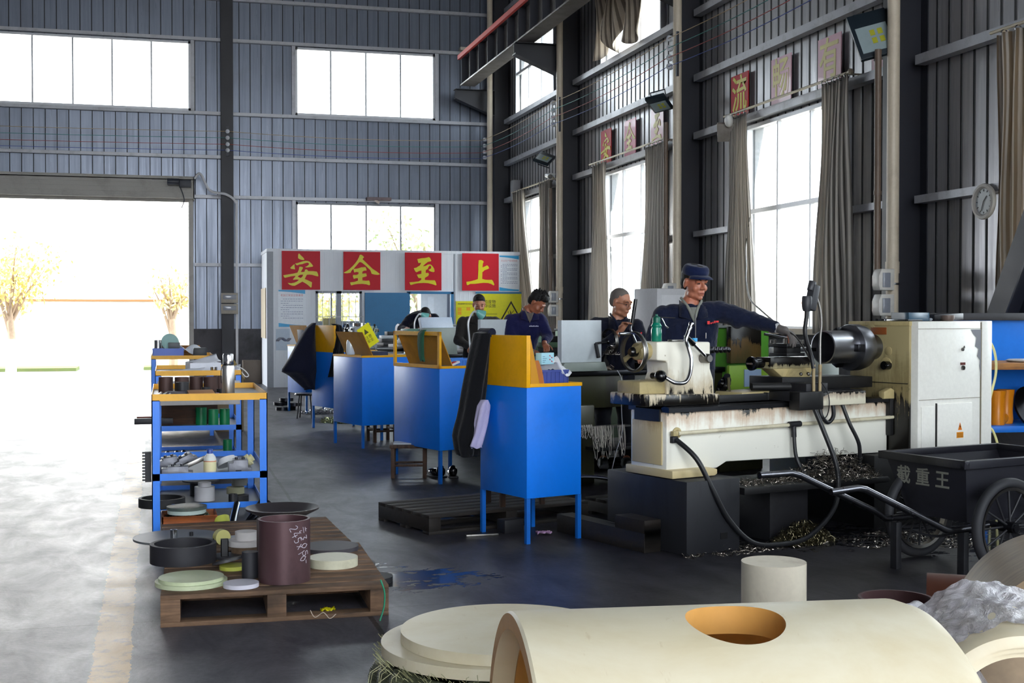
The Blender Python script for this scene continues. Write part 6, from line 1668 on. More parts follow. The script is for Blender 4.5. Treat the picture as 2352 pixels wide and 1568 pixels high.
MB().cyl((0, .05, .275), (0, .7, .275), .017, n=14).build('axle', pm, BR)
for ys, pts in ((0, [(-1.21, .1, .535), (-1.02, .1, .545), (-.97, .1, .535), (-.38, .1, .275), (-.32, .1, .262), (-.05, .1, .275)]), (1, [(-1.34, .52, .585), (-1.12, .52, .585), (-1.06, .52, .57), (-.5, .52, .33), (-.42, .52, .28), (0, .52, .275)])):
    MB().tube(pts, .0185, 14, caps=False).build('handle', pm, BR)
    x, y, z = pts[0]; MB().cyl((x, y, z), (x + .003, y, z), .014, n=14).build('handle_bore', knob, BR)
for x, y in ((-.21, .13), (-.4, .45)):
    MB().box(x - .02, x + .02, y - .025, y + .025, 0, .27).build('leg', iron, BR, bevel=.003)
MB().tube(bez([(-.2, .15, .25), (-.25, .28, .2), (-.33, .4, .22)], 5), .008, 6).build('cross_stay', iron, BR)
swarf((4.545 + .25 * math.cos(R(13)) - .45 * math.sin(R(13)), 6.164 + .25 * math.sin(R(13)) + .45 * math.cos(R(13)), .305), .34, .16, .24, 300, 'curled shavings heaped inside the barrow', seed=41, curl=.06, rz=R(13))
# ---- blue rack at the right edge behind the cabinet
t = thing('blue_workbench', (6.1, 8.6, 0), R(-5), 'blue steel workbench with a wooden top at the right edge', 'workbench')
for x in (0, .9):
    for y in (0, .5): MB().box(x, x + .05, y, y + .05, 0, 1.08).build('leg', blue2, t, smooth=0)
MB().box(-.05, 1.0, -.05, .6, 1.04, 1.09).build('worktop', wood('#b07a40', '#7a4c24'), t, bevel=.003)
MB().box(0, .95, 0, .55, .55, .6).build('lower_shelf', blue2, t, bevel=.003)
MB().box(-.05, 1.0, .58, .6, .6, 1.42).build('back_sheet', plain('#1f6fd0', .25), t, smooth=0)
MB().box(-.1, 1.05, .5, .62, 1.42, 1.48).build('top_rail', iron, t, bevel=.004)
tag(MB().lathe([(0, 0), (.14, 0), (.15, .01), (.13, .018), (0, .018)], 30).build('plate', plain('#c9bfb4', .4), loc=(6.6, 8.75, 1.095)), 'pale round plate on the wooden top of the blue workbench', 'plate')
for i, (x, a) in enumerate(((6.32, 0), (6.47, .35))):
    t = thing('rubber_boot', (x, 8.72 + .1 * i, .6), R(35) + a, ['front', 'rear'][i] + ' of the two amber rubber boots on the blue workbench shelf', 'boot', 'amber rubber boots')
    m = MB().lathe([(0, 0), (.055, 0), (.06, .03), (.055, .1), (.06, .2), (.07, .27), (.06, .27), (0, .25)], 22)
    m.ball((.09, 0, .045), (.1, .05, .05)); m.build('boot', plain('#c8780c', .3), t)
tag(MB().lathe([(.0, 0), (.2, .0), (.2, .02), (0, .02)], 30).build('dark_plate', darksteel, loc=(6.75, 8.85, .7), rot=(R(60), R(20), 0)), 'dark round plate leaning behind the amber boots', 'plate')
t = thing('power_cable', (0, 0, 0), 0, 'black cable looping on the wall below the steel brace', 'cable')
MB().tube(bez([(7.6, 10.0, 1.75), (7.58, 9.8, 1.55), (7.55, 9.6, 1.35), (7.5, 9.4, 1.3), (7.58, 9.6, 1.6), (7.6, 9.3, 1.75)], 7), .012, 6).build('cable', rubber, t)

# ================================================================= FOREGROUND STOCK
nyl = NT('cast nylon'); 
f_ = nyl.noise(nyl.coord((1, 1, 1)), 2.4, 6, .65, .5); sp = nyl.noise(nyl.coord((3, 1, 1)), 9, 4, .7)
nyl.set(color=nyl.mix(nyl.ramp(sp, [(.64, 0), (.75, .35)]), nyl.mix(nyl.ramp(f_, [(.35, 0), (.75, 1)]), '#e0d8c0', '#d0c19c'), '#a8864f'), rough=.42, sss=0)
NYL = nyl.m
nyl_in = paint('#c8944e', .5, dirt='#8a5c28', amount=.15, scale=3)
# big sleeve with a round hole through its top
AX = Vector((math.cos(R(-6.5)), math.sin(R(-6.5)), 0)) if False else None
slv = thing('nylon_sleeve', (.66, 2.42, .43), R(-6.8), 'huge cream plastic sleeve with a round hole in its top, nearest the camera', 'sleeve')
Ro, Ri, Ls = .43, .372, .86
m = MB(); n = 128; nx = 40
hc, hr = .43, .098
def ringp(r, x):
    return [(x, r * math.sin(2 * PI * k / n), r * math.cos(2 * PI * k / n)) for k in range(n)]
prof = [(Ro - .004, 0), (Ro, .006), (Ro, Ls - .05), (Ro - .012, Ls - .015), (Ro - .03, Ls), (Ri, Ls), (Ri, .09), (Ri + .014, .09), (Ri + .014, .05), (Ri + .022, .05), (Ri + .022, 0)]
m.lathe([(r, h) for r, h in prof], n, (0, 0, 0), (1, 0, 0), closed=True)
so = m.build('sleeve_body', NYL, slv, smooth=30)
TH = .15
cut = MB().cyl((hc, -.2 * math.sin(TH), .2 * math.cos(TH)), (hc, -.6 * math.sin(TH), .6 * math.cos(TH)), hr, n=64).build('cutter', nyl_in, slv)
md = so.modifiers.new('hole', 'BOOLEAN'); md.object = cut; md.operation = 'DIFFERENCE'; md.solver = 'EXACT'
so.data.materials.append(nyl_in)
bpy.context.view_layer.update()
dg = bpy.context.evaluated_depsgraph_get()
me2 = bpy.data.meshes.new_from_object(so.evaluated_get(dg)); so.modifiers.clear()
so.data = me2; me2.name = 'sleeve_body'
bpy.data.objects.remove(cut)
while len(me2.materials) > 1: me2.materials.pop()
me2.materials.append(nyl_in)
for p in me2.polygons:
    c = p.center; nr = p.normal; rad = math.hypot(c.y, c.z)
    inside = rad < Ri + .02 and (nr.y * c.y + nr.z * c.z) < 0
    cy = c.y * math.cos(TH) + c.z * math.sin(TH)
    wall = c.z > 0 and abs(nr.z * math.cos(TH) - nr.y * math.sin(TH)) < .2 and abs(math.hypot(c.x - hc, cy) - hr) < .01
    p.material_index = 1 if (inside or wall or (nr.x < -.9 and c.x < .06)) else 0  # left end faces take the tan too: rim shade put into colour
me2.shade_smooth(); me2.set_sharp_from_angle(angle=R(25))
for x in (.1, .7):
    tag(MB().prism([(-.3, 0), (.3, 0), (.3, .08), (.18, .02), (0, .004), (-.18, .02), (-.3, .08)], -.04, .04, 'y').build('timber_chock', palw, loc=(.66 + x, 2.42 - .07 * x / .8, 0), rot=(0, 0, R(83))), ('left' if x < .5 else 'right') + ' timber chock under the huge cream sleeve', 'chock', 'chocks under the cream sleeve')
# stacked discs on a wrapped bundle
ds = (1.035, 4.03)
palB = board_deck((.45, 3.55, 0), R(-3), 1.1, 1.0, .13, 7, 'dark wooden pallet under the bundle of cream discs', wood('#5a4a3c', '#2a2018'), name='wooden_pallet', cat='pallet', gap=.04)
disc((ds[0] - .03, ds[1] - .02, .131), .36, .06, 'lowest cream disc under the wrapped bundle', NYL, name='nylon_disc', group='cream nylon discs', n=90)
bt = thing('wrapped_bundle', (ds[0], ds[1], .192), 0, 'olive woven sack cloth wrapped round the middle of the disc stack', 'bundle')
sk = NT('woven sack'); w1 = sk.n('ShaderNodeTexWave', wave_type='BANDS', bands_direction='Z'); sk.l(sk.coord(), w1.inputs[0]); w1.inputs['Scale'].default_value = 60
nf = sk.noise(sk.coord(), 6, 5, .7, .5)
sk.set(color=sk.mix(sk.ramp(nf, [(.35, 0), (.7, 1)]), '#6f7458', '#3c4232'), rough=.45); sk.bump(sk.math('ADD', nf, sk.math('MULTIPLY', w1.outputs[0], .15)), .8, .03)
m = MB(); n = 120; rows = []
for j in range(13):
    v = j / 12; z = v * .165
    rr_ = .345 + .05 * math.sin(PI * min(1, v * 1.1)) ** .6 + .012 * v
    rows += [((rr_ + .012 * math.sin(a * 17 + v * 6) * (1 - abs(v - .5)) + .014 * math.sin(a * 5 + 2 * v)) * math.cos(a), (rr_ + .012 * math.sin(a * 17 + v * 6) + .014 * math.sin(a * 5)) * math.sin(a), z + .01 * math.sin(a * 9) * v) for a in [2 * PI * k / n for k in range(n)]]
fs = [(j * n + k, j * n + (k + 1) % n, (j + 1) * n + (k + 1) % n, (j + 1) * n + k) for j in range(12) for k in range(n)]
m.add(rows, fs + [tuple(range(n - 1, -1, -1))]); m.build('sack_cloth', sk.m, bt, smooth=60)
rnd = random.Random(5); m = MB()
for k in range(420):
    a = rnd.uniform(0, 2 * PI); r = .372; z = .15 + rnd.uniform(-.02, .02); l = rnd.uniform(.01, .045)
    big = rnd.random() < .12
    if big: l *= 2.2
    d = rnd.uniform(-.4, .4)
    p0 = (r * math.cos(a), r * math.sin(a), z); p1 = ((r + l * .5) * math.cos(a + d * l), (r + l * .5) * math.sin(a + d * l), z + (l * .5 if not big else -l * .3)); p2 = ((r + l * .7) * math.cos(a + d * l * 3), (r + l * .7) * math.sin(a + d * l * 3), z + (l * .7 if not big else -l * 1.4))
    m.tube([p0, p1, p2], .0011, 3, caps=False)
o = m.build('frayed_thread', plain('#b6b68c', .7), bt, smooth=0); o['kind'] = 'stuff'
MB().box(.02, .42, -.37, -.345, -.002, .03).build('green_band', plain('#0f7a48', .4), bt, bevel=.003)
disc((ds[0], ds[1], .365), .372, .035, 'wide cream disc lying on top of the wrapped bundle', NYL, name='nylon_disc', group='cream nylon discs', n=110)
disc((ds[0] + .035, ds[1] - .01, .401), .345, .035, 'topmost cream disc of the stack, slightly smaller', NYL, name='nylon_disc', group='cream nylon discs', n=110)
disc((.86, 3.3, 0), .3, .17, 'pale grey-white disc at the bottom edge in front of the bundle', plain('#d9d9d6', .5), name='nylon_disc', group='cream nylon discs', n=80)
# white round bar
disc((2.48, 4.92, 0), .136, .415, 'upright cream round bar behind the huge sleeve', paint('#e6dcc8', .5, dirt='#8a6a44', amount=.26, scale=3, streak=.4), name='nylon_bar', cat='bar', n=64)
# brown pipes at the right
pipe_piece((2.76, 4.43, 0), .145, .35, 'low brown pipe ring behind the right end of the huge sleeve', paint('#53383a', .5, .3, amount=.25), wall=.012, n=56)
tag(MB().lathe([(.178, 0), (.19, 0), (.19, .5), (.178, .5)], 56, closed=True).build('steel_pipe', paint('#5c3426', .5, .3, dirt='#2a1814', amount=.3, scale=4), loc=(3.06, 4.68, .19), rot=(0, R(90), R(-34))), 'wide rusty brown pipe lying on its side in front of the barrow wheels', 'pipe')
grey_n = NT('brushed brown plastic'); gw = grey_n.noise(grey_n.coord((3, 3, 26)), 2, 4, .7); grey_n.set(color=grey_n.mix(grey_n.ramp(gw, [(.35, 0), (.75, 1)]), '#a08a70', '#7d6c5a'), rough=.42)
dr = thing('brown_drum', (2.72, 3.35, .40), 0, 'big brushed grey-brown drum cut by the right edge', 'drum', None, (R(90), 0, R(-28)))
MB().lathe([(0, -.3), (.32, -.3), (.345, -.28), (.345, .28), (.32, .3), (0, .3)], 72).build('drum_body', grey_n.m, dr, smooth=30)
# small cream ring wrapped in film
rg = thing('cream_ring', (1.86, 2.45, .52), R(-5), 'cream plastic ring with a stepped bore, half wrapped in clear film', 'ring')
MB().lathe([(.2, 0), (.215, .006), (.225, .03), (.225, .4), (.16, .4), (.16, .03), (.175, .03), (.175, .015), (.19, .015), (.19, .0)], 80, (0, 0, 0), (.35, 1, .02), closed=True).build('ring_body', NYL, rg, smooth=30)
film = NT('crinkled film'); ff = film.noise(film.coord(), 9, 6, .75, 1.0)
film.set(color='#e4e0e8', rough=.2, spec=.8); film.bump(ff, 1.0, .05)
tr_n = film.n('ShaderNodeBsdfTransparent'); mxn = film.n('ShaderNodeMixShader'); film.l(film.ramp(ff, [(.35, .45), (.6, .95)]), mxn.inputs[0]); film.l(tr_n.outputs[0], mxn.inputs[1]); film.l(film.b.outputs[0], mxn.inputs[2]); film.l(mxn.outputs[0], film.out.inputs[0])
q = Vector((.35, 1, .02)).to_track_quat('Z', 'Y'); rnd = random.Random(3)
m = MB()
def ffn(u, v):
    a = 2 * PI * u; h = .05 + v * .42
    r = .234 + .007 * math.sin(a * 7 + v * 5) * math.cos(v * 9 + a * 3) + .004 * math.sin(a * 19 + v * 15 + 2 * math.sin(v * 12)) + .002 * math.sin(a * 37 - v * 30)
    return q @ Vector((r * math.cos(a), r * math.sin(a), h))
m.grid(ffn, 150, 26); m.build('film_wrap', film.m, rg, smooth=180)
tag(MB().box(-.2, .25, .05, .45, 0, .285).build('wooden_block', palw, bevel=.005, loc=(1.9, 2.45, 0)), 'wooden block carrying the small cream ring', 'block')
fl = thing('film_heap', (1.82, 3.0, 0), 0, 'heap of clear crumpled plastic film beside the huge sleeve', 'plastic film')
def hfn(u, v):
    x = u * .68; y = v * .55
    z = .6 * math.sin(PI * u) ** .5 * math.sin(PI * v) ** .6 + .03 * math.sin(x * 17 + y * 11 + 2 * math.sin(y * 9)) * math.sin(y * 15) + .012 * math.sin(x * 33 + y * 23 + 2 * math.sin(x * 13)) + .006 * math.sin(x * 57 - y * 49)
    return (x - .1, y, max(.0, z))
MB().grid(hfn, 70, 60).build('film_sheet', film.m, fl, smooth=180)
# ================================================================= PEOPLE
CAMZ = R(-15.15)
def remesh(m, vox, smooth_it=3, disp=0, dscale=.08, seed=0):
    """fuse overlapping shapes into one continuous surface"""
    o = m.build('tmp', None, smooth=0)
    r = o.modifiers.new('r', 'REMESH'); r.mode = 'VOXEL'; r.voxel_size = vox
    s = o.modifiers.new('s', 'SMOOTH'); s.factor = .6; s.iterations = smooth_it
    tx = None
    if disp:
        tx = bpy.data.textures.new('folds', 'CLOUDS'); tx.noise_scale = dscale; tx.noise_depth = 2
        d = o.modifiers.new('d', 'DISPLACE'); d.texture = tx; d.strength = disp; d.mid_level = .5
    dg = bpy.context.evaluated_depsgraph_get(); dg.update()
    me = bpy.data.meshes.new_from_object(o.evaluated_get(dg))
    bpy.data.objects.remove(o)
    return me
def obj_from(me, name, m_, parent):
    me.name = name; me.materials.clear(); me.materials.append(m_)
    me.shade_smooth()
    o = bpy.data.objects.new(name, me); C.objects.link(o); o.parent = parent
    return o
def cap(m, a, b, r0, r1=None):
    r1 = r0 if r1 is None else r1
    m.cyl(a, b, r0, r1, 16); m.ball(a, r0, 10); m.ball(b, r1, 10)
def skin_mat(c='#b97a5c'):
    t = NT('skin'); f = t.noise(t.coord(), 9, 4, .6)
    t.set(color=t.mix(t.ramp(f, [(.35, 0), (.75, .6)]), c, tuple(v * .75 for v in lin(c)[:3]) + (1,)), rough=.45, sss=.08)
    t.b.inputs['Subsurface Radius'].default_value = (.02, .008, .004)
    return t.m
def head_xf(c, yaw, pitch, roll=0, s=1.0):
    """yaw > 0 turns the face to picture right, pitch > 0 bows it"""
    return Matrix.Translation(c) @ Matrix.Rotation(R(yaw), 4, 'Z') @ Matrix.Rotation(R(pitch), 4, 'X') @ Matrix.Rotation(R(roll), 4, 'Y') @ Matrix.Scale(s, 4)
def add_head(m, H):
    k = MB()
    k.ball((0, .018, .035), (.076, .094, .084), 16)
    k.ball((0, -.018, -.03), (.064, .072, .084), 16)
    k.ball((0, -.028, -.078), (.05, .052, .04), 14)
    k.ball((0, -.068, -.1), (.024, .02, .018), 10)
    for s in (-1, 1):
        k.ball((s * .036, -.056, -.034), (.028, .028, .026), 10)
        k.ball((s * .044, -.02, -.082), (.018, .035, .022), 10)
        k.ball((s * .077, .012, -.012), (.009, .02, .032), 10); k.ball((s * .08, .002, .006), (.008, .016, .018), 10)
        k.ball((s * .013, -.098, -.034), .0095, 8)
        k.ball((s * .031, -.072, .003), (.016, .012, .009), 8)
    cap(k, (-.038, -.076, .022), (.038, -.076, .022), .014)
    cap(k, (0, -.084, .014), (0, -.108, -.026), .008, .0125)
    cap(k, (-.019, -.084, -.062), (.019, -.084, -.062), .008); cap(k, (-.015, -.082, -.073), (.015, -.082, -.073), .008)
    m.add(k.v, k.f, H)
def hand(m, W, F, up, size=1.0, curl=.5, thumb=1):
    """hand at wrist W pointing along F, palm facing -up; five separate fingers bent by curl"""
    W = Vector(W); F = Vector(F).normalized(); up = Vector(up); up = (up - F * up.dot(F)).normalized(); S = F.cross(up)
    s = size
    cap(m, W, W + F * .04 * s, .024 * s, .03 * s)
    for k in (-1.5, -.5, .5, 1.5):
        cap(m, W + F * .02 * s + S * k * .012 * s, W + F * .085 * s + S * k * .019 * s, .015 * s, .012 * s)
    lens = (.066, .078, .082, .072)
    for i, k in enumerate((-1.5, -.5, .5, 1.5)):
        p = W + F * .088 * s + S * k * .02 * s; d = F.copy(); a = curl * (.75 + .12 * i)
        for j, fr in enumerate((.45, .32, .23)):
            d = (d * math.cos(a) - up * math.sin(a)).normalized() if j or curl else d
            up2 = up
            q = p + d * lens[i] * fr * s
            cap(m, p, q, (.0092 - .0008 * j) * s, (.0088 - .0012 * j) * s); p = q
            a = curl * (.8 + .1 * j)
    p = W + F * .028 * s + S * thumb * .028 * s
    d = (F * .6 + S * thumb * .75 - up * .25 * (1 + curl)).normalized()
    for j, l in enumerate((.038, .03, .024)):
        q = p + d * l * s; cap(m, p, q, (.0125 - .0012 * j) * s, (.0115 - .0014 * j) * s); p = q
        d = (d + F * .35 - up * .3 * curl - S * thumb * .2).normalized()

def person(loc, label, P, body_c, cloth, trousers, vox=.0065, hair=None, hair_kind='short', sleeves=True, lower=True, shoes=True, collar=None, skin=None, extra=None, torso=None, seed=1, glove=(None, None)):
    """P: joints in picture aligned axes (x right, y away, z up) relative to loc"""
    root = thing('person', loc, CAMZ, label, 'person')
    V = {k: Vector(v) for k, v in P.items() if isinstance(v, (tuple, list)) and len(v) == 3}
    H = head_xf(V['head'], *P['face'], P.get('hs', 1.0))
    sk = skin or skin_mat()
    m = MB(); add_head(m, H)
    nb = H @ Vector((0, .02, -.07)); cap(m, nb, V['neck'], .05, .056)
    # torso
    pel, che = V['pelvis'], V['chest']
    ax = (V['shR'] - V['shL']).normalized()
    cap(m, V['shL'] * .8 + V['shR'] * .2, V['shL'] * .2 + V['shR'] * .8, .065)
    cap(m, V['neck'], che, .07, .11)
    for sgn in (-1, 1):
        cap(m, che + ax * .07 * sgn, pel + ax * .06 * sgn, .1, .095)
    arms = {}
    for s in ('L', 'R'):
        cap(m, V['sh' + s], V['el' + s], .05, .04); cap(m, V['el' + s], V['wr' + s], .04, .027)
        hd = P.get('hand' + s)
        if hd: hand(m, V['wr' + s], hd[0], hd[1], hd[2] if len(hd) > 2 else 1, hd[3] if len(hd) > 3 else .5, hd[4] if len(hd) > 4 else 1)
        if lower:
            sg = -1 if s == 'L' else 1
            hip = pel + ax * .09 * sg; kn, an = V['kn' + s], V['an' + s]
            cap(m, hip, kn, .085, .06); cap(m, kn, an, .058, .04)
            cap(m, an, an + Vector((0, -.12, -.05)), .035, .03)
    me = remesh(m, vox, 4)
    obj_from(me, 'body', sk, root)
    # clothes
    c = MB()
    o_ = .016
    cap(c, V['shL'] * .86 + V['shR'] * .14, V['shL'] * .14 + V['shR'] * .86, .075)
    cap(c, V['neck'] * .75 + che * .25, che, .085, .13)
    bot = pel + (pel - che).normalized() * P.get('hem', .08)
    for sgn in (-1, 1):
        cap(c, che + ax * .085 * sgn, pel + ax * .08 * sgn, .112, .112); cap(c, pel + ax * .08 * sgn, bot + ax * .085 * sgn, .112, .115)
    for s in ('L', 'R'):
        cap(c, V['sh' + s], V['el' + s], .075, .062)
        w = V['wr' + s]; e = V['el' + s]; end = e.lerp(w, P.get('cuff', .93))
        cap(c, e, end, .062, .043)
        mid = V['sh' + s].lerp(e, .55); c.ball(mid + Vector((.005, 0, -.02)), .07, 8); c.ball(e, .066, 8)
    obj_from(remesh(c, vox * 1.2, 3, .022, .09, seed), 'jacket', cloth, root)
    if lower:
        c = MB()
        for s in ('L', 'R'):
            sg = -1 if s == 'L' else 1; hip = pel + ax * .09 * sg
            cap(c, hip, V['kn' + s], .105, .078); cap(c, V['kn' + s], V['an' + s], .075, .062)
        obj_from(remesh(c, .014, 3, .02, .1), 'trousers', trousers, root)
        for s in ('L', 'R'):
            c = MB(); a = V['an' + s]; cap(c, a + Vector((0, .03, -.04)), a + Vector((0, -.15, -.05)), .045, .042)
            c.box(a.x - .045, a.x + .045, a.y - .19, a.y + .07, a.z - .1, a.z - .07)
            obj_from(remesh(c, .01, 2), 'shoe', rubber, root)
    # hair
    if hair:
        h = MB()
        if hair_kind == 'short':
            h.ball((0, .026, .047), (.081, .096, .084), 14); h.ball((0, .05, .0), (.076, .068, .07), 14)
            h.ball((0, -.03, .09), (.06, .05, .032), 12)
        elif hair_kind == 'spiky':
            h.ball((0, .03, .05), (.084, .094, .088), 14); h.ball((0, .06, -.005), (.074, .06, .07), 14); h.ball((0, -.035, .095), (.062, .055, .04), 12)
            rr = random.Random(3)
            for k in range(90):
                a = rr.uniform(0, 6.28); e_ = rr.uniform(.25, 1.5)
                d = Vector((math.cos(a) * math.cos(e_), math.sin(a) * math.cos(e_), math.sin(e_)))
                p = Vector((0, .02, .05)) + Vector((d.x * .08, d.y * .09, d.z * .085)); h.cyl(p, p + (d + Vector((0, -.2, .4))) * .026, .008, .003, 5)
        else:
            h.ball((0, .024, .042), (.0775, .0945, .083), 16); h.ball((0, .05, .0), (.075, .066, .06), 12)
        hm = MB(); hm.add(h.v, h.f, H)
        # keep the face clear: cut with a plane in head space
        me = remesh(hm, .006 if hair_kind == 'spiky' else .007, 1)
        bm = bmesh.new(); bm.from_mesh(me); Hi = H.inverted()
        line = P.get('hairline', .045)
        dead = [v for v in bm.verts if (Hi @ v.co).y < -.02 and (Hi @ v.co).z < line or (Hi @ v.co).z < -.06]
        bmesh.ops.delete(bm, geom=dead, context='VERTS'); bm.to_mesh(me); bm.free()
        obj_from(me, 'hair', hair, root)
    # features
    dk = plain('#1a100c', .5)
    e = MB(); 
    for s in (-1, 1):
        t_ = MB(); t_.ball((s * .031, -.0845, .0), (.0145, .0045, .0042), 10); e.add(t_.v, t_.f, H)
        n_ = MB().build('eye', None) if False else None
    for s in (-1, 1):
        t_ = MB(); t_.ball((s * .031, -.0848, .0), (.0135, .005, .0045), 10)
        q = MB(); q.add(t_.v, t_.f, H); q.build('eye', dk, root)
        t_ = MB().tube([(s * .016, -.0895, .022), (s * .032, -.09, .027), (s * .048, -.082, .022)], .0032, 6)
        q = MB(); q.add(t_.v, t_.f, H); q.build('eyebrow', plain('#1c130f', .8), root)
    t_ = MB().tube([(-.021, -.0875, -.067), (-.008, -.0925, -.0655), (.008, -.0925, -.0655), (.021, -.0875, -.067)], .0035, 6)
    q = MB(); q.add(t_.v, t_.f, H); q.build('lips', plain('#8a4640', .5), root)
    if collar:
        nk = V['neck']; fz = che + Vector((0, -.135, .02)); up = Vector((0, 0, 1))
        lf = (math.sin(R(P['face'][0])) * .02)
        # V of bare skin and shirt, then the two turned-down collar flaps
        for sgn in (-1, 1):
            a = nk + Vector((sgn * .062 + lf, -.035, .025)); b = nk + Vector((sgn * .03 + lf, -.085, -.03)); c2 = nk + Vector((lf + sgn * .004, -.118, -.11))
            MB().tube(bez([nk + Vector((sgn * .058, .04, .045)), a, b, c2], 5), [.010] * 14 + [.007, .004], 8).build('shirt_collar', collar, root)
            q0 = nk + Vector((sgn * .075, .02, .03)); q1 = nk + Vector((sgn * .095 + lf, -.06, -.02)); q2 = nk + Vector((sgn * .1 + lf, -.1, -.085)); q3 = nk + Vector((sgn * .02 + lf, -.122, -.105)); q4 = nk + Vector((sgn * .05 + lf, -.07, -.005))
            MB().add([q0, q1, q2, q3, q4], [(0, 1, 4), (1, 2, 3, 4)]).build('collar_flap', cloth, root, solid=.008)
        m = MB().add([nk + Vector((-.04 + lf, -.08, -.02)), nk + Vector((.04 + lf, -.08, -.02)), nk + Vector((lf, -.124, -.13))], [(0, 1, 2)])
        m.build('shirt_front', collar, root, solid=.004)
    return root, H, V

# ---- man in the cap at the near lathe
sA = skin_mat('#b9745a')
navyA = fabric('#141b33', fold=.5)
zb = .12
rA, HA, VA = person((3.56, 8.32, 0), 'man in a dark blue cap and navy work jacket reaching out over the near lathe', dict(
    head=(.018, 0, 1.69), face=(30, 8, 0), neck=(-.01, .03, 1.535), chest=(-.01, .03, 1.36), pelvis=(-.03, .05, 1.06),
    shL=(-.2, .04, 1.455), elL=(-.29, .02, 1.2), wrL=(-.24, -.16, 1.06), shR=(.19, .02, 1.485), elR=(.4, -.06, 1.43), wrR=(.56, -.2, 1.37),
    handR=((.62, -.5, -.3), (.2, -.1, 1), 1.0, .75, -1), handL=((.4, -.9, 0), (0, 0, 1), 1, .6, 1),
    knL=(-.12, .02, .62), anL=(-.13, .06, .21), knR=(.08, .02, .62), anR=(.1, .06, .21), hem=.14, cuff=.86), sA, navyA, fabric('#14182a'),
    vox=.0055, hair=plain('#15110f', .7), collar=fabric('#8a8c84', stripes=('#3a3c40', 14)), skin=sA, seed=3)
cp = MB()
cp.ball((0, .012, .075), (.088, .106, .05), 18); cp.lathe([(.0, .0), (.088, .0), (.094, .03), (.09, .055), (.075, .07), (0, .073)], 36, (0, .008, .05), (0, 0, 1))
k = MB(); k.add(cp.v, cp.f, HA @ Matrix.Rotation(R(6), 4, 'X'))
br = MB()
n = 16; vs = []; 
for j in range(4):
    for i in range(n + 1):
        a = R(-62 + 124 * i / n) - PI / 2; r0 = .088 + .052 * (j / 3) * math.cos((i / n - .5) * PI) ** .5 if j else .084
        vs.append((r0 * math.cos(a), .008 + r0 * 1.08 * math.sin(a), .058 - .022 * (j / 3) ** 1.4 - .01 * (2 * i / n - 1) ** 2))
fs = [(j * (n + 1) + i, j * (n + 1) + i + 1, (j + 1) * (n + 1) + i + 1, (j + 1) * (n + 1) + i) for j in range(3) for i in range(n)]
capm = fabric('#101c40', fold=.1)
cpo = obj_from(remesh(k, .006, 3), 'cap', capm, rA)
b2 = MB(); b2.add(vs, fs, HA); b2.build('cap_peak', capm, cpo, solid=.005)
gl = MB(); cap(gl, (.53, -.175, 1.38), (.575, -.21, 1.365), .034, .03); hand(gl, VA['wrR'], (.62, -.5, -.3), (.2, -.1, 1), 1.16, .75, -1)
obj_from(remesh(gl, .0045, 2), 'glove', fabric('#6a6462', fold=.2), rA)
gl = MB(); cap(gl, (.525, -.17, 1.382), (.548, -.19, 1.375), .037, .036); obj_from(remesh(gl, .005, 2), 'glove_cuff', fabric('#c9c9cc'), rA)
redm = plain('#e01418', .6)
m = MB()
for i, (x, z, w, h) in enumerate(((.085, 1.398, .018, .022), (.108, 1.4, .008, .01), (.12, 1.404, .008, .01), (.132, 1.406, .01, .016), (.146, 1.41, .018, .012))):
    m.box(x, x + w, -.131 - .004, -.127, z, z + h)
m.build('chest_logo', redm, rA, smooth=0)
m = MB().box(.0, .006, -.148, -.14, 1.0, 1.47); m.build('zip', plain('#0a0c18', .4), rA, smooth=0)
MB().cyl((.075, -.14, 1.3), (.075, -.142, 1.34), .004).build('pen', chrome, rA)

# ---- man with glasses
sB = skin_mat('#bd8266')
rB, HB, VB = person((3.87, 10.62, 0), 'bald man with glasses in a navy jacket holding up a lever at the dark lathe', dict(
    head=(.0, 0, 1.575), face=(48, 14, 0), neck=(-.03, .05, 1.43), chest=(-.05, .07, 1.25), pelvis=(-.06, .12, .98),
    shL=(-.215, .06, 1.37), elL=(-.24, -.06, 1.12), wrL=(-.03, -.24, 1.32), shR=(.13, .06, 1.36), elR=(.2, -.08, 1.12), wrR=(.1, -.25, 1.1),
    handL=((.35, -.2, .6), (-.5, .6, .1), 1.0, .9, 1), handR=((.3, -.9, 0), (0, 0, 1), 1, .5, -1),
    knL=(-.15, .1, .58), anL=(-.15, .16, .21), knR=(.05, .1, .58), anR=(.06, .16, .21), hem=.14, hairline=.06, cuff=.8), sB, fabric('#121526', fold=.5), fabric('#14161e'),
    vox=.0065, hair=plain('#6a625c', .8), hair_kind='thin', collar=navyA, skin=sB, seed=5)
g_ = MB()
for s in (-1, 1):
    g_.lathe([(.018, 0), (.0205, 0), (.0205, .002), (.018, .002)], 20, (s * .031, -.098, .0), (0, -1, 0), closed=True)
    g_.tube([(s * .051, -.096, .003), (s * .076, -.04, .004), (s * .082, .01, .0)], .0016, 6)
g_.tube([(-.012, -.099, .002), (0, -.102, .005), (.012, -.099, .002)], .0016, 6)
k = MB(); k.add(g_.v, g_.f, HB); k.build('glasses', worn, rB)
m = MB()
for i in range(4): m.box(.1 + i * .02, .112 + i * .02, -.12, -.115, 1.3, 1.312 + .004 * (i % 2))
m.build('chest_logo', redm, rB, smooth=0)
Lw = Matrix.Translation(rB.location) @ Matrix.Rotation(CAMZ, 4, 'Z')
pl = [Lw @ Vector(p) for p in bez([(.14, -.28, 1.12), (.1, -.29, 1.24), (.06, -.3, 1.33), (.065, -.3, 1.38)], 5)]
o = thing('long_lever', (0, 0, 0), 0, 'long black and chrome lever gripped by the man with glasses', 'lever')
MB().tube(pl, .012, 10).build('arm', chrome, o)
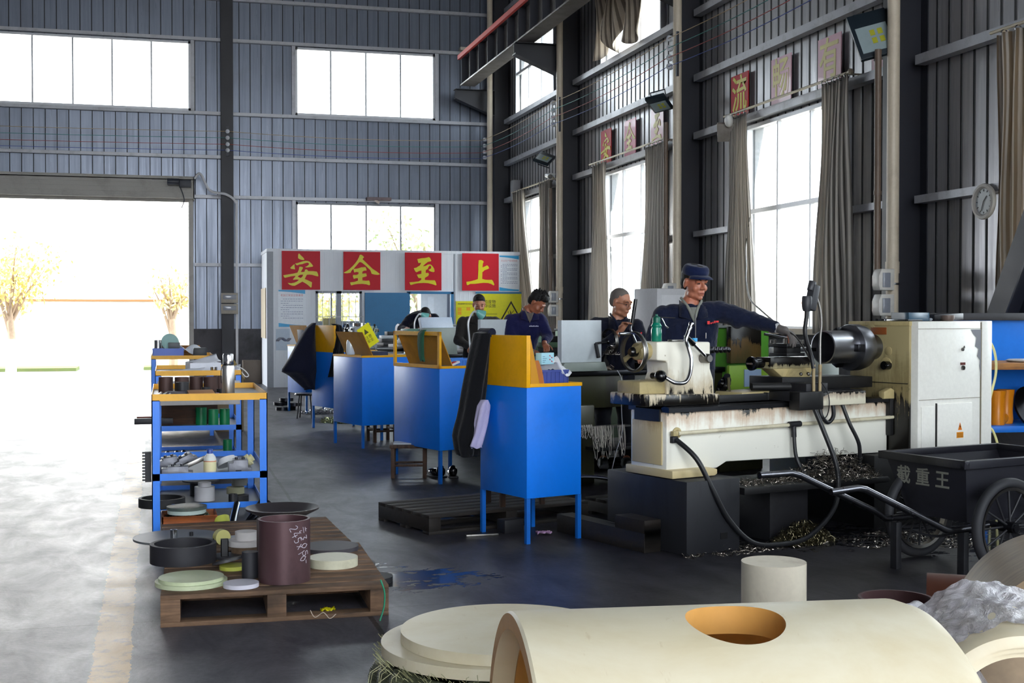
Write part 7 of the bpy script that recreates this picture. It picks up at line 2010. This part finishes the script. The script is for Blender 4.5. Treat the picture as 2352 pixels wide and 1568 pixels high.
MB().cyl(Lw @ Vector((.065, -.3, 1.37)), Lw @ Vector((.1, -.29, 1.6)), .017, n=14).build('grip', knob, o)

# ---- young man in the navy sweater
sC = skin_mat('#a8674c')
rC, HC, VC = person((3.82, 13.4, 0), 'young dark-haired man in a navy sweater bending his head over his lathe', dict(
    head=(.09, -.02, 1.6), face=(62, 42, 0), neck=(-.01, .04, 1.51), chest=(-.06, .06, 1.33), pelvis=(-.14, .1, 1.0),
    shL=(-.2, .04, 1.41), elL=(-.2, -.08, 1.17), wrL=(.0, -.22, 1.08), shR=(.12, .1, 1.42), elR=(.2, .0, 1.24), wrR=(.16, -.16, 1.16),
    handR=((.2, -.9, -.3), (0, 0, 1), 1, .5, -1), handL=((.6, -.6, 0), (0, 0, 1), 1, .5, 1),
    knL=(-.2, .06, .56), anL=(-.2, .1, .12), knR=(-.02, .06, .56), anR=(0, .1, .12), hem=.06, cuff=.7), sC, fabric('#1d1f4a', fold=.3), fabric('#4a4638'),
    vox=.0075, hair=plain('#0f0c0b', .75), hair_kind='spiky', collar=fabric('#77706a'), skin=sC, seed=7)
m = MB()
for i in range(7): m.box(.0 + i * .015, .011 + i * .015, -.118, -.112, 1.342, 1.352 + .003 * (i % 2))
m.build('chest_lettering', plain('#c9cce0', .6), rC, smooth=0)

# ---- man in the grey jacket
sD = skin_mat('#b77a60')
person((3.93, 16.15, 0), 'dark-haired man in a charcoal jacket standing behind the desk lamp', dict(
    head=(.0, 0, 1.61), face=(8, 16, 0), neck=(.0, .03, 1.46), chest=(-.01, .03, 1.28), pelvis=(-.02, .05, .97),
    shL=(-.21, .03, 1.38), elL=(-.27, -.03, 1.14), wrL=(-.1, -.22, 1.06), shR=(.2, .03, 1.38), elR=(.36, -.02, 1.3), wrR=(.48, -.2, 1.24),
    handR=((.5, -.8, -.1), (0, 0, 1), 1, .5, -1), handL=((.4, -.8, -.2), (0, 0, 1), 1.1, .6, 1),
    knL=(-.1, .03, .54), anL=(-.11, .06, .1), knR=(.09, .03, .54), anR=(.1, .06, .1), hem=.1), sD, fabric('#33302e', fold=.5), fabric('#22242a'),
    vox=.008, hair=plain('#0d0b0b', .75), collar=fabric('#2c2826'), skin=sD, seed=9)
# ---- man bent over by the office door
board_deck((3.3, 19.1, 0), ANG, 1.0, .9, .1, 6, 'low wooden platform behind the farthest lathe', oilw, 'work platforms')
person((3.83, 19.5, .1), 'man in dark navy bent low over the farthest lathe under a lamp', dict(
    head=(.08, -.3, 1.36), face=(-15, 50, 0), neck=(.06, -.12, 1.37), chest=(-.02, .02, 1.32), pelvis=(-.12, .3, 1.06),
    shL=(-.16, -.06, 1.33), elL=(-.3, -.22, 1.16), wrL=(-.2, -.42, 1.16), shR=(.2, -.03, 1.33), elR=(.3, -.2, 1.14), wrR=(.18, -.4, 1.1),
    handR=((-.2, -.9, 0), (0, 0, 1), 1, .5, -1), handL=((.2, -.9, .2), (0, 0, 1), 1, .5, 1),
    knL=(-.22, .28, .58), anL=(-.22, .34, .1), knR=(-.02, .28, .58), anR=(0, .34, .1), hem=.05), sD, fabric('#16182a', fold=.4), fabric('#1a1c24'),
    vox=.009, hair=plain('#141010', .75), collar=navyA, skin=sD, seed=11)
